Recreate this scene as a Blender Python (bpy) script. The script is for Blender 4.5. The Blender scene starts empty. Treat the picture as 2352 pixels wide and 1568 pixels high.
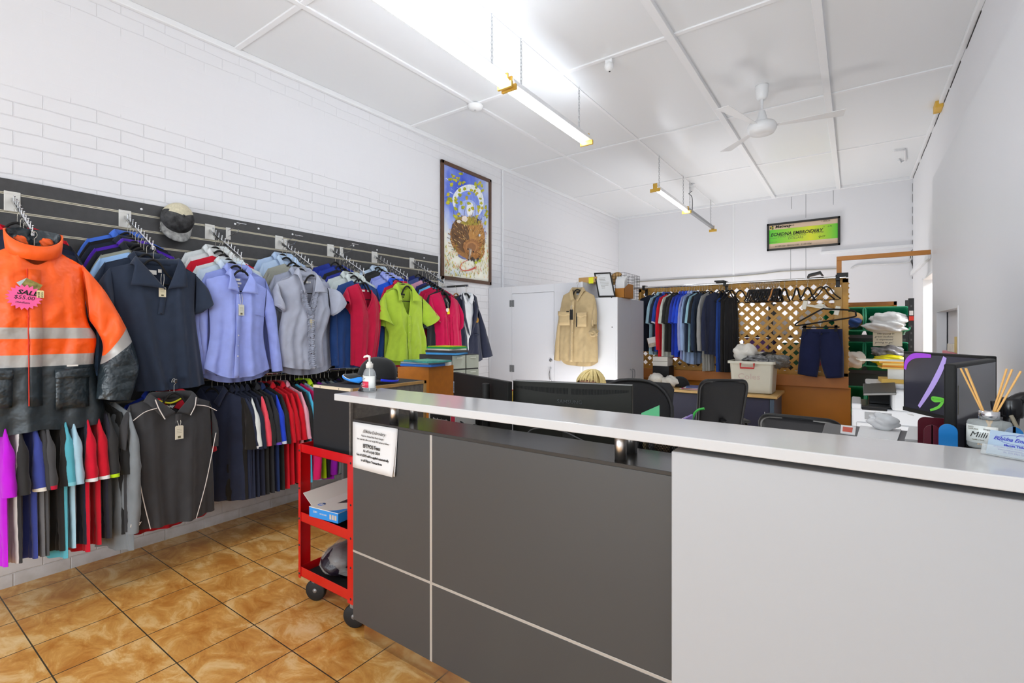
import bpy, math, random
import numpy as np
from mathutils import Vector, Matrix
PI = math.pi
SC = bpy.context.scene
COL = SC.collection
R = math.radians
# ---------------------------------------------------------------- camera model (used to read distances off the photograph)
F_PX, YAW, V0, CX, EYE = 1113.97, 0.614394, 760.87, 1176.0, 1.43
RV = (math.cos(YAW), math.sin(YAW)); DV = (-math.sin(YAW), math.cos(YAW))
def at(u, v, X=None, Y=None, Z=None):
    t = (u - CX) / F_PX
    wx, wy = DV[0] + t * RV[0], DV[1] + t * RV[1]
    if X is not None: D = X / wx
    elif Y is not None: D = Y / wy
    else: D = F_PX * (EYE - Z) / (v - V0)
    return Vector((D * wx, D * wy, EYE - (v - V0) * D / F_PX))
# ---------------------------------------------------------------- materials
def s2l(c):
    c /= 255.0
    return c / 12.92 if c <= 0.04045 else ((c + 0.055) / 1.055) ** 2.4
def col(c):
    if isinstance(c, str):
        c = c.lstrip('#'); c = tuple(int(c[i:i + 2], 16) for i in (0, 2, 4))
    return (s2l(c[0]), s2l(c[1]), s2l(c[2]), 1.0)
MATS = {}
def mat(name, c=(200, 200, 200), rough=0.6, metal=0.0, var=0.0, vscale=8.0, bump=0.0, bscale=300.0, spec=0.5,
        emit=0.0, alpha=1.0, trans=0.0, sheen=0.0, ior=1.45, dist=0.002, coat=0.0):
    if name in MATS: return MATS[name]
    m = bpy.data.materials.new(name); m.use_nodes = True
    nt = m.node_tree; b = nt.nodes['Principled BSDF']
    cc = col(c)
    b.inputs['Base Color'].default_value = cc
    b.inputs['Roughness'].default_value = rough
    b.inputs['Metallic'].default_value = metal
    b.inputs['Specular IOR Level'].default_value = spec
    b.inputs['IOR'].default_value = ior
    b.inputs['Alpha'].default_value = alpha
    b.inputs['Transmission Weight'].default_value = trans
    b.inputs['Sheen Weight'].default_value = sheen
    b.inputs['Coat Weight'].default_value = coat
    if emit:
        b.inputs['Emission Color'].default_value = cc
        b.inputs['Emission Strength'].default_value = emit
    tc = None
    if var or bump:
        tc = nt.nodes.new('ShaderNodeTexCoord')
    if var:
        n = nt.nodes.new('ShaderNodeTexNoise'); n.inputs['Scale'].default_value = vscale
        n.inputs['Detail'].default_value = 5
        nt.links.new(tc.outputs['Object'], n.inputs['Vector'])
        r = nt.nodes.new('ShaderNodeValToRGB')
        r.color_ramp.elements[0].position = 0.3; r.color_ramp.elements[1].position = 0.7
        r.color_ramp.elements[0].color = tuple(x * (1 - var) for x in cc[:3]) + (1,)
        r.color_ramp.elements[1].color = tuple(min(1, x * (1 + var)) for x in cc[:3]) + (1,)
        nt.links.new(n.outputs['Fac'], r.inputs['Fac']); nt.links.new(r.outputs['Color'], b.inputs['Base Color'])
    if bump:
        n2 = nt.nodes.new('ShaderNodeTexNoise'); n2.inputs['Scale'].default_value = bscale
        n2.inputs['Detail'].default_value = 3
        nt.links.new(tc.outputs['Object'], n2.inputs['Vector'])
        bp = nt.nodes.new('ShaderNodeBump'); bp.inputs['Strength'].default_value = bump
        bp.inputs['Distance'].default_value = dist
        nt.links.new(n2.outputs['Fac'], bp.inputs['Height']); nt.links.new(bp.outputs['Normal'], b.inputs['Normal'])
    MATS[name] = m
    return m
def fab(c, name=None, rough=0.85):
    """cloth of one colour, a fine weave bump"""
    c = c if isinstance(c, str) else '%02x%02x%02x' % tuple(c)
    return mat(name or 'cloth_' + c.lstrip('#'), c, rough=rough, var=0.07, vscale=14, bump=0.25, bscale=420, spec=0.25, sheen=0.15, dist=0.001)
def glass(name, c=(255, 255, 255), rough=0.0, ior=1.45):
    return mat(name, c, rough=rough, trans=1.0, ior=ior, spec=0.5)
# ---------------------------------------------------------------- mesh builder
class MB:
    def __init__(s): s.v = []; s.f = []; s.m = []; s.s = []
    def add(s, verts, faces, mi=0, smooth=False, M=None):
        o = len(s.v)
        for p in verts:
            p = Vector(p)
            s.v.append(tuple(M @ p if M is not None else p))
        for f in faces:
            s.f.append(tuple(i + o for i in f)); s.m.append(mi); s.s.append(smooth)
        return s
    def box(s, a, b, mi=0, M=None):
        x0, y0, z0 = a; x1, y1, z1 = b
        V = [(x0, y0, z0), (x1, y0, z0), (x1, y1, z0), (x0, y1, z0), (x0, y0, z1), (x1, y0, z1), (x1, y1, z1), (x0, y1, z1)]
        return s.add(V, [(0, 3, 2, 1), (4, 5, 6, 7), (0, 1, 5, 4), (1, 2, 6, 5), (2, 3, 7, 6), (3, 0, 4, 7)], mi, False, M)
    def hexa(s, V, mi=0):
        return s.add(V, [(0, 3, 2, 1), (4, 5, 6, 7), (0, 1, 5, 4), (1, 2, 6, 5), (2, 3, 7, 6), (3, 0, 4, 7)], mi)
    def quad(s, a, b, c, d, mi=0): return s.add([a, b, c, d], [(0, 1, 2, 3)], mi)
    def grid(s, P, mi=0, smooth=True, wrap=False, M=None, flip=False):
        P = np.asarray(P, float); nu, nv = P.shape[:2]
        F = []
        mm = mi if callable(mi) else None
        o = len(s.v)
        pts = P.reshape(-1, 3)
        for p in pts:
            p = Vector(p); s.v.append(tuple(M @ p if M is not None else p))
        for i in range(nu - 1):
            for j in range(nv if wrap else nv - 1):
                k = (j + 1) % nv
                f = (o + i * nv + j, o + i * nv + k, o + (i + 1) * nv + k, o + (i + 1) * nv + j)
                s.f.append(f[::-1] if flip else f); s.m.append(mm(i, j) if mm else mi); s.s.append(smooth)
        return s
    def tube(s, pts, r, n=8, mi=0, closed=False, cap=True, sx=1.0, M=None):
        pts = [Vector(p) for p in pts]; N = len(pts)
        rs = r if isinstance(r, (list, tuple)) else [r] * N
        rings = []; up = None
        for i, p in enumerate(pts):
            if closed: t = pts[(i + 1) % N] - pts[i - 1]
            else: t = pts[min(i + 1, N - 1)] - pts[max(i - 1, 0)]
            t = t.normalized() if t.length > 1e-9 else Vector((0, 0, 1))
            if up is None:
                up = Vector((0, 0, 1)) if abs(t.z) < 0.9 else Vector((1, 0, 0))
            a = t.cross(up)
            a = a.normalized() if a.length > 1e-6 else t.orthogonal().normalized()
            up = a.cross(t).normalized()
            rings.append([p + (a * math.cos(2 * PI * k / n) * sx + up * math.sin(2 * PI * k / n)) * rs[i] for k in range(n)])
        V = [q for rg in rings for q in rg]; F = []
        for i in range(N if closed else N - 1):
            j = (i + 1) % N
            for k in range(n):
                l = (k + 1) % n
                F.append((i * n + k, i * n + l, j * n + l, j * n + k))
        s.add(V, F, mi, True, M)
        if cap and not closed:
            s.add(rings[0], [tuple(range(n))[::-1]], mi, False, M); s.add(rings[-1], [tuple(range(n))], mi, False, M)
        return s
    def lathe(s, prof, c=(0, 0, 0), n=24, mi=0, M=None, sx=1.0, sy=1.0):
        P = [[(c[0] + r * math.cos(2 * PI * k / n) * sx, c[1] + r * math.sin(2 * PI * k / n) * sy, c[2] + z) for k in range(n)] for r, z in prof]
        return s.grid(P, mi, True, True, M)
    def prism(s, poly, d0, d1, mi=0, M=None, axis='y', smooth=False):
        """polygon in two axes pulled along the third; axis names the pull"""
        n = len(poly)
        def mk(p, d):
            return {'y': (p[0], d, p[1]), 'x': (d, p[0], p[1]), 'z': (p[0], p[1], d)}[axis]
        V = [mk(p, d0) for p in poly] + [mk(p, d1) for p in poly]
        s.add(V, [tuple(range(n)), tuple(range(2 * n - 1, n - 1, -1))], mi, False, M)
        return s.add(V, [(i, i + n, (i + 1) % n + n, (i + 1) % n) for i in range(n)], mi, smooth, M)
    def blob(s, c, r, mi=0, seed=0, amp=0.15, nu=14, nv=20, M=None, k=3.0):
        """a lumpy closed ball with radii r"""
        rnd = random.Random(seed); ph = [(rnd.uniform(1, k), rnd.uniform(1, k), rnd.uniform(0, 6.3), rnd.uniform(0, 6.3)) for _ in range(6)]
        P = []
        for i in range(nu + 1):
            a = PI * i / nu; row = []
            for j in range(nv):
                b = 2 * PI * j / nv
                d = Vector((math.sin(a) * math.cos(b), math.sin(a) * math.sin(b), math.cos(a)))
                w = 1 + amp * sum(math.sin(p[0] * 2 * d.x + p[2] + p[1] * 2.3 * d.z) * math.cos(p[1] * 2 * d.y + p[3]) for p in ph) / 3
                row.append((c[0] + r[0] * d.x * w, c[1] + r[1] * d.y * w, c[2] + r[2] * d.z * w))
            P.append(row)
        return s.grid(P, mi, True, True, M)
    def build(s, name, mats, parent=None, bevel=0.0, world=False, solid=0.0, sub=0, seg=2, loc=None):
        me = bpy.data.meshes.new(name)
        me.from_pydata(s.v, [], s.f)
        mats = mats if isinstance(mats, (list, tuple)) else [mats]
        for m in mats: me.materials.append(m)
        me.polygons.foreach_set('material_index', s.m)
        me.polygons.foreach_set('use_smooth', s.s)
        me.update()
        o = bpy.data.objects.new(name, me); COL.objects.link(o)
        if loc is not None: o.location = loc
        if parent is not None:
            o.parent = parent
            if world: o.matrix_parent_inverse = parent.matrix_basis.inverted()
        if solid:
            md = o.modifiers.new('thickness', 'SOLIDIFY'); md.thickness = solid; md.offset = 0
        if bevel:
            md = o.modifiers.new('edge', 'BEVEL'); md.width = bevel; md.segments = seg; md.limit_method = 'ANGLE'; md.angle_limit = R(40)
        if sub:
            md = o.modifiers.new('round', 'SUBSURF'); md.levels = sub; md.render_levels = sub
        return o
def tag(o, label, cat, group=None, kind=None):
    o['label'] = label; o['category'] = cat
    if group: o['group'] = group
    if kind: o['kind'] = kind
    return o
def thing(name, label, cat, loc=(0, 0, 0), rz=0.0, group=None):
    o = bpy.data.objects.new(name, None); COL.objects.link(o)
    o.empty_display_size = 0.05
    o.location = loc; o.rotation_euler = (0, 0, rz)
    o.matrix_basis = Matrix.Translation(Vector(loc)) @ Matrix.Rotation(rz, 4, 'Z')
    return tag(o, label, cat, group)
def struct(o): o['kind'] = 'structure'; return o
KIDS = {}
def copy_tree(o, parent=None, remat=None):
    c = o.copy(); COL.objects.link(c)
    if parent is not None:
        c.parent = parent; c.matrix_parent_inverse = o.matrix_parent_inverse.copy()
    if remat and c.type == 'MESH':
        remat(c)
    for ch in o.children: copy_tree(ch, c, remat)
    return c
def omat(o, *ms):
    for i, m in enumerate(ms):
        if m is not None and i < len(o.material_slots):
            o.material_slots[i].link = 'OBJECT'; o.material_slots[i].material = m
def write(lines, m, parent, M, name='lettering', world=False, ext=0.0003):
    """lines: (string, size, x, y[, shear[, squeeze]]); laid in the local XY plane of M, merged into one mesh"""
    mb = MB()
    for ln in lines:
        st, size, x, y = ln[:4]; sh = ln[4] if len(ln) > 4 else 0.0; sq = ln[5] if len(ln) > 5 else 1.0
        bold = ln[6] if len(ln) > 6 else 0.0
        cu = bpy.data.curves.new('txt', 'FONT'); cu.body = st; cu.size = size; cu.align_x = 'CENTER'; cu.align_y = 'CENTER'
        cu.shear = sh; cu.resolution_u = 2; cu.extrude = ext; cu.offset = bold
        ob = bpy.data.objects.new('txt', cu)
        me = bpy.data.meshes.new_from_object(ob)
        mb.add([(v.co.x * sq + x, v.co.y + y, v.co.z) for v in me.vertices], [tuple(p.vertices) for p in me.polygons], 0, False, M)
        bpy.data.objects.remove(ob); bpy.data.curves.remove(cu); bpy.data.meshes.remove(me)
    return mb.build(name, m, parent, world=world)
def frame_of(o, xdir, ydir):
    """matrix whose X, Y axes lie along the given world directions at origin o"""
    x = Vector(xdir).normalized(); y = Vector(ydir); y = (y - x * y.dot(x)).normalized(); z = x.cross(y)
    M = Matrix((x, y, z)).transposed().to_4x4(); M.translation = Vector(o)
    return M
def bez(pts, n=12):
    """smooth curve through the points (Catmull-Rom)"""
    P = [Vector(p) for p in pts]; out = []
    for i in range(len(P) - 1):
        a = P[max(i - 1, 0)]; b = P[i]; c = P[i + 1]; d = P[min(i + 2, len(P) - 1)]
        for k in range(n):
            t = k / n
            out.append(0.5 * ((2 * b) + (c - a) * t + (2 * a - 5 * b + 4 * c - d) * t * t + (3 * b - a - 3 * c + d) * t ** 3))
    out.append(P[-1]); return out
def rrect(w, h, r, n=5):
    out = []
    for cx, cy, a in ((w / 2 - r, h / 2 - r, 0), (-w / 2 + r, h / 2 - r, 90), (-w / 2 + r, -h / 2 + r, 180), (w / 2 - r, -h / 2 + r, 270)):
        for k in range(n + 1):
            t = R(a + 90 * k / n); out.append((cx + r * math.cos(t), cy + r * math.sin(t)))
    return out
# ================================================================ the room
XL, XR, YB, YF = -3.86, 0.70, 9.16, -3.2
def cz(y): return 3.552 + 0.0158 * y
def nodes(m): return m.node_tree.nodes, m.node_tree.links, m.node_tree.nodes['Principled BSDF']
def floor_material():
    m = mat('terracotta_tiles', (205, 150, 80), rough=0.32, spec=0.5)
    N, L, b = nodes(m)
    tc = N.new('ShaderNodeTexCoord'); mp = N.new('ShaderNodeMapping')
    mp.inputs['Location'].default_value = (3.384 - 0.0025, -0.8737 - 0.0025, 0)
    L.new(tc.outputs['Object'], mp.inputs['Vector'])
    br = N.new('ShaderNodeTexBrick'); br.offset = 0; br.squash = 1
    br.inputs['Scale'].default_value = 1; br.inputs['Brick Width'].default_value = 0.331; br.inputs['Row Height'].default_value = 0.331
    br.inputs['Mortar Size'].default_value = 0.0028; br.inputs['Mortar Smooth'].default_value = 0.1
    br.inputs['Color1'].default_value = (0.42, 0.42, 0.42, 1); br.inputs['Color2'].default_value = (0.58, 0.58, 0.58, 1)
    L.new(mp.outputs['Vector'], br.inputs['Vector'])
    n1 = N.new('ShaderNodeTexNoise'); n1.inputs['Scale'].default_value = 5.5; n1.inputs['Detail'].default_value = 8; n1.inputs['Roughness'].default_value = 0.68; n1.inputs['Distortion'].default_value = 0.6
    mp2 = N.new('ShaderNodeMapping'); mp2.inputs['Scale'].default_value = (1, 1.6, 1); mp2.inputs['Rotation'].default_value = (0, 0, 0.5)
    L.new(tc.outputs['Object'], mp2.inputs['Vector']); L.new(mp2.outputs['Vector'], n1.inputs['Vector'])
    ad = N.new('ShaderNodeMath'); ad.operation = 'ADD'; L.new(n1.outputs['Fac'], ad.inputs[0])
    ms = N.new('ShaderNodeMath'); ms.operation = 'MULTIPLY_ADD'; ms.inputs[1].default_value = 0.5; ms.inputs[2].default_value = -0.25
    L.new(br.outputs['Color'], ms.inputs[0]); L.new(ms.outputs[0], ad.inputs[1])
    rp = N.new('ShaderNodeValToRGB'); e = rp.color_ramp.elements
    e[0].position = 0.34; e[0].color = col((188, 120, 48)); e[1].position = 0.72; e[1].color = col((238, 204, 150))
    x = e.new(0.5); x.color = col((214, 156, 80)); x = e.new(0.58); x.color = col((228, 184, 118))
    L.new(ad.outputs[0], rp.inputs['Fac'])
    mx = N.new('ShaderNodeMixRGB'); mx.inputs['Color2'].default_value = col((66, 58, 44))
    L.new(rp.outputs['Color'], mx.inputs['Color1']); L.new(br.outputs['Fac'], mx.inputs['Fac']); L.new(mx.outputs['Color'], b.inputs['Base Color'])
    bp = N.new('ShaderNodeBump'); bp.invert = True; bp.inputs['Strength'].default_value = 0.5; bp.inputs['Distance'].default_value = 0.004
    L.new(br.outputs['Fac'], bp.inputs['Height']); L.new(bp.outputs['Normal'], b.inputs['Normal'])
    return m
def brick_material():
    m = mat('painted_brick', (226, 226, 228), rough=0.55, spec=0.35)
    N, L, b = nodes(m)
    tc = N.new('ShaderNodeTexCoord'); sp = N.new('ShaderNodeSeparateXYZ'); cb = N.new('ShaderNodeCombineXYZ')
    L.new(tc.outputs['Object'], sp.inputs[0])
    nz = N.new('ShaderNodeTexNoise'); nz.inputs['Scale'].default_value = 3.0; nz.inputs['Detail'].default_value = 4
    L.new(tc.outputs['Object'], nz.inputs['Vector'])
    wob = N.new('ShaderNodeMath'); wob.operation = 'MULTIPLY_ADD'; wob.inputs[1].default_value = 0.03; L.new(nz.outputs['Fac'], wob.inputs[0]); L.new(sp.outputs['Z'], wob.inputs[2])
    L.new(sp.outputs['Y'], cb.inputs['X']); L.new(wob.outputs[0], cb.inputs['Y'])
    br = N.new('ShaderNodeTexBrick'); br.inputs['Scale'].default_value = 1; br.inputs['Brick Width'].default_value = 0.245; br.inputs['Row Height'].default_value = 0.083
    br.inputs['Mortar Size'].default_value = 0.0035; br.inputs['Mortar Smooth'].default_value = 0.6
    L.new(cb.outputs[0], br.inputs['Vector'])
    # a rendered band between two courses hides the joints
    rp = N.new('ShaderNodeValToRGB'); e = rp.color_ramp.elements
    mr = N.new('ShaderNodeMapRange'); mr.inputs['From Min'].default_value = 2.6; mr.inputs['From Max'].default_value = 3.6
    w2 = N.new('ShaderNodeMath'); w2.operation = 'MULTIPLY_ADD'; w2.inputs[1].default_value = 0.14; L.new(nz.outputs['Fac'], w2.inputs[0]); L.new(sp.outputs['Z'], w2.inputs[2])
    L.new(w2.outputs[0], mr.inputs['Value'])
    e[0].position = 0.0; e[0].color = (1, 1, 1, 1); e[1].position = 1; e[1].color = (0.5, 0.5, 0.5, 1)
    for p, c in ((0.27, 1.0), (0.31, 0.05), (0.80, 0.05), (0.84, 0.45)):
        x = e.new(p); x.color = (c, c, c, 1)
    L.new(mr.outputs['Result'], rp.inputs['Fac'])
    n2 = N.new('ShaderNodeTexNoise'); n2.inputs['Scale'].default_value = 9; n2.inputs['Detail'].default_value = 6; L.new(tc.outputs['Object'], n2.inputs['Vector'])
    pw = N.new('ShaderNodeMath'); pw.operation = 'MULTIPLY'; L.new(br.outputs['Fac'], pw.inputs[0]); L.new(rp.outputs['Color'], pw.inputs[1])
    h = N.new('ShaderNodeMath'); h.operation = 'MULTIPLY_ADD'; h.inputs[1].default_value = -1; L.new(pw.outputs[0], h.inputs[0])
    hs = N.new('ShaderNodeMath'); hs.operation = 'MULTIPLY'; hs.inputs[1].default_value = 0.22; L.new(n2.outputs['Fac'], hs.inputs[0]); L.new(hs.outputs[0], h.inputs[2])
    bp = N.new('ShaderNodeBump'); bp.inputs['Strength'].default_value = 0.7; bp.inputs['Distance'].default_value = 0.007
    L.new(h.outputs[0], bp.inputs['Height']); L.new(bp.outputs['Normal'], b.inputs['Normal'])
    # greyer towards the foot of the wall, along a noisy edge
    r2 = N.new('ShaderNodeValToRGB'); r2.color_ramp.elements[0].position = 0.05; r2.color_ramp.elements[0].color = col((176, 170, 162)); r2.color_ramp.elements[1].position = 0.22; r2.color_ramp.elements[1].color = col((226, 226, 229))
    nn = N.new('ShaderNodeMath'); nn.operation = 'MULTIPLY_ADD'; nn.inputs[1].default_value = 0.25; L.new(n2.outputs['Fac'], nn.inputs[0]); L.new(sp.outputs['Z'], nn.inputs[2])
    L.new(nn.outputs[0], r2.inputs['Fac']); L.new(r2.outputs['Color'], b.inputs['Base Color'])
    return m
WHITE = mat('wall_paint', (228, 228, 231), rough=0.5, bump=0.12, bscale=30, spec=0.4, dist=0.004)
CEIL = mat('ceiling_paint', (226, 228, 230), rough=0.28, bump=0.05, bscale=6, spec=0.5, dist=0.004)
BATT = mat('batten_paint', (232, 233, 235), rough=0.35, bump=0.1, bscale=40, dist=0.002)
DARKGAP = mat('dark_gap', (40, 38, 36), rough=0.9)
b = MB(); b.box((XL - 0.2, YF - 0.2, -0.12), (XR + 2.2, YB + 0.2, 0)); struct(b.build('floor', floor_material()))
b = MB(); b.box((XL - 0.2, YF, 0), (XL, YB, 4.0)); struct(b.build('wall_left', brick_material()))
b = MB(); b.box((XL - 0.2, YB, 0), (XR + 0.2, YB + 0.2, 4.0))
struct(b.build('wall_back', WHITE))
# thin cover strips on the back wall's sheets
b = MB()
for X_, z0, z1 in ((at(1685, 450, Y=YB).x, 2.25, 3.68), (at(1422, 500, Y=YB).x, 1.9, 3.7)):
    b.box((X_ - 0.018, YB - 0.008, z0), (X_ + 0.018, YB, z1))
b.box((at(1885, 600, Y=YB).x, YB - 0.03, 2.66), (XR, YB, 2.70))
struct(b.build('trim_1', BATT, bevel=0.002))
b = MB()
for u, v0_, v1_ in ((1851, 445, 500), (1851, 570, 660), (1818, 452, 480), (1914, 437, 470), (1816, 572, 640)):
    p, q = at(u, v0_, Y=YB), at(u, v1_, Y=YB)
    b.box((p.x - 0.003, YB - 0.002, q.z), (p.x + 0.003, YB + 0.001, p.z))
struct(b.build('trim_2', mat('seam_grey', (150, 150, 155))))
# right wall with a doorway
DY0, DY1, DZ = 6.62, 7.79, 2.09
b = MB(); b.box((XR, YF, 0), (XR + 0.14, DY0, 4.0)); b.box((XR, DY1, 0), (XR + 0.14, YB, 4.0)); b.box((XR, DY0, DZ), (XR + 0.14, DY1, 4.0))
struct(b.build('wall_right', WHITE))
b = MB(); b.box((XR + 0.14, DY0 - 0.6, 0), (XR + 2.0, DY0 - 0.5, 2.6)); b.box((XR + 0.14, DY1 + 0.5, 0), (XR + 2.0, DY1 + 0.6, 2.6)); b.box((XR + 2.0, DY0 - 0.6, 0), (XR + 2.1, DY1 + 0.6, 2.6)); b.box((XR + 0.14, DY0 - 0.6, 2.6), (XR + 2.1, DY1 + 0.6, 2.7))
struct(b.build('wall_passage', WHITE))
b = MB()
for y in (DY0, DY1 - 0.03): b.box((XR - 0.012, y, 0), (XR + 0.15, y + 0.03, DZ))
b.box((XR - 0.012, DY0, DZ - 0.03), (XR + 0.15, DY1, DZ))
struct(b.build('door_1', BATT, bevel=0.003))
# the smooth boxed lining in front of the right wall, with a pass-through niche
BX = 0.62; NY0, NY1, NZ0, NZ1 = 4.80, 5.90, 1.03, 1.605; BT = 2.91
b = MB(); b.box((BX, YF, 0), (XR - 0.01, NY0, BT)); b.box((BX, NY1, 0), (XR - 0.01, 6.2, BT)); b.box((BX, NY0, NZ1), (XR - 0.01, NY1, BT)); b.box((BX, NY0, 0), (XR - 0.01, NY1, NZ0))
struct(b.build('wall_right_lining', mat('lining_paint', (222, 223, 226), rough=0.45), bevel=0.002))
b = MB(); b.box((XR + 0.001, NY0 - 0.1, NZ0 - 0.1), (XR + 0.01, NY1 + 0.1, NZ1 + 0.1)); struct(b.build('trim_3', BATT))
b = MB(); b.box((BX - 0.003, NY0 - 0.05, 0.9), (BX, NY0 - 0.01, 1.62)); struct(b.build('trim_4', BATT, bevel=0.004))
p, q = at(2097, 628, X=XR), at(2139, 594, X=XR)
b = MB(); b.hexa([(XR - 0.03, q.y, p.z - 0.03), (XR, q.y, p.z - 0.03), (XR, 9.14, p.z - 0.03), (XR - 0.03, 9.14, p.z - 0.03), (XR - 0.03, q.y, p.z + 0.03), (XR, q.y, p.z + 0.03), (XR, 9.14, p.z + 0.03), (XR - 0.03, 9.14, p.z + 0.03)])
struct(b.build('trim_5', BATT, bevel=0.004))
# ceiling of sheets that climbs very slightly towards the back
b = MB(); b.hexa([(XL - .2, YF, cz(YF)), (XR + .2, YF, cz(YF)), (XR + .2, YB + .1, cz(YB)), (XL - .2, YB + .1, cz(YB)), (XL - .2, YF, cz(YF) + .1), (XR + .2, YF, cz(YF) + .1), (XR + .2, YB + .1, cz(YB) + .1), (XL - .2, YB + .1, cz(YB) + .1)])
struct(b.build('ceiling', CEIL))
def along_y(x0, x1, d, y0=YF, y1=YB):
    m = MB(); m.hexa([(x0, y0, cz(y0) - d), (x1, y0, cz(y0) - d), (x1, y1, cz(y1) - d), (x0, y1, cz(y1) - d), (x0, y0, cz(y0)), (x1, y0, cz(y0)), (x1, y1, cz(y1)), (x0, y1, cz(y1))]); return m
k = 10
for x, w, d in ((-2.97, 0.022, 0.014), (-2.03, 0.014, 0.010), (-1.10, 0.028, 0.040), (-0.20, 0.028, 0.045)):
    struct(along_y(x - w, x + w, d).build('trim_%d' % k, BATT, bevel=0.003)); k += 1
struct(along_y(XL, XL + 0.035, 0.045).build('trim_%d' % k, BATT, bevel=0.006)); k += 1
struct(along_y(XR - 0.035, XR, 0.035).build('trim_%d' % k, BATT, bevel=0.006)); k += 1
for y in (-1.8, 0.0, 1.805, 3.59, 5.39, 7.23):
    m = MB(); d = 0.012
    m.box((XL, y - 0.02, cz(y) - d), (XR, y + 0.02, cz(y) + 0.004)); struct(m.build('trim_%d' % k, BATT, bevel=0.003)); k += 1
m = MB(); m.box((XL, YB - 0.035, cz(YB) - 0.045), (XR, YB, cz(YB))); struct(m.build('trim_%d' % k, BATT, bevel=0.005)); k += 1
m = MB(); 
rr = random.Random(4)
y = 0.8
while y < YB - 0.1:
    l = rr.uniform(0.15, 0.6); m.box((XR - 0.003, y, cz(y) - 0.045), (XR + 0.001, min(y + l, YB), cz(y) - 0.034)); y += l + rr.uniform(0.02, 0.3)
for z in np.arange(2.35, 3.5, 0.16): m.box((XR - 0.003, YB - 0.02, z), (XR - 0.0005, YB - 0.006, z + rr.uniform(0.05, 0.13)))
struct(m.build('trim_%d' % k, DARKGAP)); k += 1
# vertical conduit on the brick wall beside the picture
m = MB(); m.tube([(XL + 0.012, 5.24, 1.98), (XL + 0.012, 5.24, 3.60)], 0.012, 8); struct(m.build('trim_%d' % k, BATT)); k += 1
# shop front behind the camera: a wall with a big window
b = MB(); b.box((XL, YF - 0.2, 0), (XR + .1, YF, 0.35)); b.box((XL, YF - 0.2, 3.0), (XR + .1, YF, 4.0)); b.box((XL, YF - .2, .35), (XL + .15, YF, 3.0)); b.box((XR - .05, YF - .2, .35), (XR + .1, YF, 3.0))
struct(b.build('wall_front', WHITE))
b = MB()
for x in (XL + .15, -2.2, -0.75, XR - .11): b.box((x, YF - .12, .35), (x + .06, YF - .06, 3.0))
for z in (.35, 2.94): b.box((XL + .15, YF - .12, z), (XR - .05, YF - .06, z + .06))
struct(b.build('window_1', mat('window_aluminium', (120, 122, 124), rough=.4, metal=.8), bevel=.004))
# ================================================================ ceiling fittings
TUBE = mat('lit_tube', (240, 247, 255), emit=20.0)
LAMPW = mat('lamp_enamel', (236, 237, 238), rough=0.3)
AGED = mat('aged_plastic', (214, 170, 66), rough=0.5, var=.15)
STEEL = mat('steel', (176, 178, 180), rough=0.28, metal=0.9)
GREYM = mat('dull_zinc', (150, 152, 154), rough=0.45, metal=0.6)
def chain(parent, x, y, z0, z1, m):
    mb = MB(); z = z1; i = 0
    while z > z0:
        pts = [(0.0075 * math.cos(a) * (1 if i % 2 else 0), 0.0075 * math.cos(a) * (0 if i % 2 else 1), 0.017 * math.sin(a)) for a in np.linspace(0, 2 * PI, 9)[:-1]]
        mb.tube([(x + p[0], y + p[1], z - 0.017 + p[2]) for p in pts], 0.0022, 5, closed=True)
        z -= 0.026; i += 1
    return mb.build('chain', m, parent, world=True)
def lamp(label, x, y0, y1, z, tubes, dark=False):
    r_ = thing('fluorescent_light', label, 'light', (x, (y0 + y1) / 2, z), 0, 'hanging fluorescent battens')
    m = MB(); m.prism([(-.017, .0), (-.02, .05), (.02, .05), (.017, .0)] if len(tubes) > 1 else [(-.016, .0), (-.016, .05), (.03, .05), (.05, .0)] if tubes and tubes[0] < 0 else [(-.024, .01), (-.024, .05), (.024, .05), (.024, .01)], y0 + .015, y1 - .015, 0, Matrix.Translation((x, 0, z - .004)), 'y')
    m.build('housing', GREYM if dark else LAMPW, r_, bevel=.002, world=True)
    for s in tubes:
        t = MB(); t.tube([(x + s, y0 + .03, z - .012), (x + s, y1 - .03, z - .012)], 0.0155, 12); t.build('tube', TUBE, r_, world=True)
    for y in (y0, y1 - .02):
        c = MB(); c.box((x - .062, y, z - .045), (x + .062, y + .02, z - .004)); c.box((x - .026, y + .004, z - .01), (x + .026, y + .018, z + .06)); c.tube([(x - .02, y - .001, z + .04), (x - .02, y + .004, z + .04)], .006, 8)
        c.build('end_cap', AGED, r_, bevel=.004, world=True)
    for y in (y0 + .16, y1 - .16):
        chain(r_, x, y, z + .045, cz(y) - .012, STEEL)
        h = MB(); h.tube([(x, y, cz(y)), (x, y, cz(y) - .012), (x + .012, y, cz(y) - .024), (x, y, cz(y) - .036), (x - .01, y, cz(y) - .026)], .003, 6); h.build('ceiling_hook', LAMPW, r_, world=True)
    return r_
lamp('twin tube batten light hanging nearest the camera', -2.0, 1.50, 2.76, 3.175, (-.034, .034))
lamp('single tube batten light with grey side in the middle of the row', -2.0, 2.79, 4.03, 3.175, (-.034,))
lamp('lit batten light at the far end with ochre end plate', -2.0, 5.88, 7.25, 3.19, (0.0,))
lamp('unlit grey batten hanging last, nearest the back wall', -2.0, 7.27, 8.88, 3.20, (), True)
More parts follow.
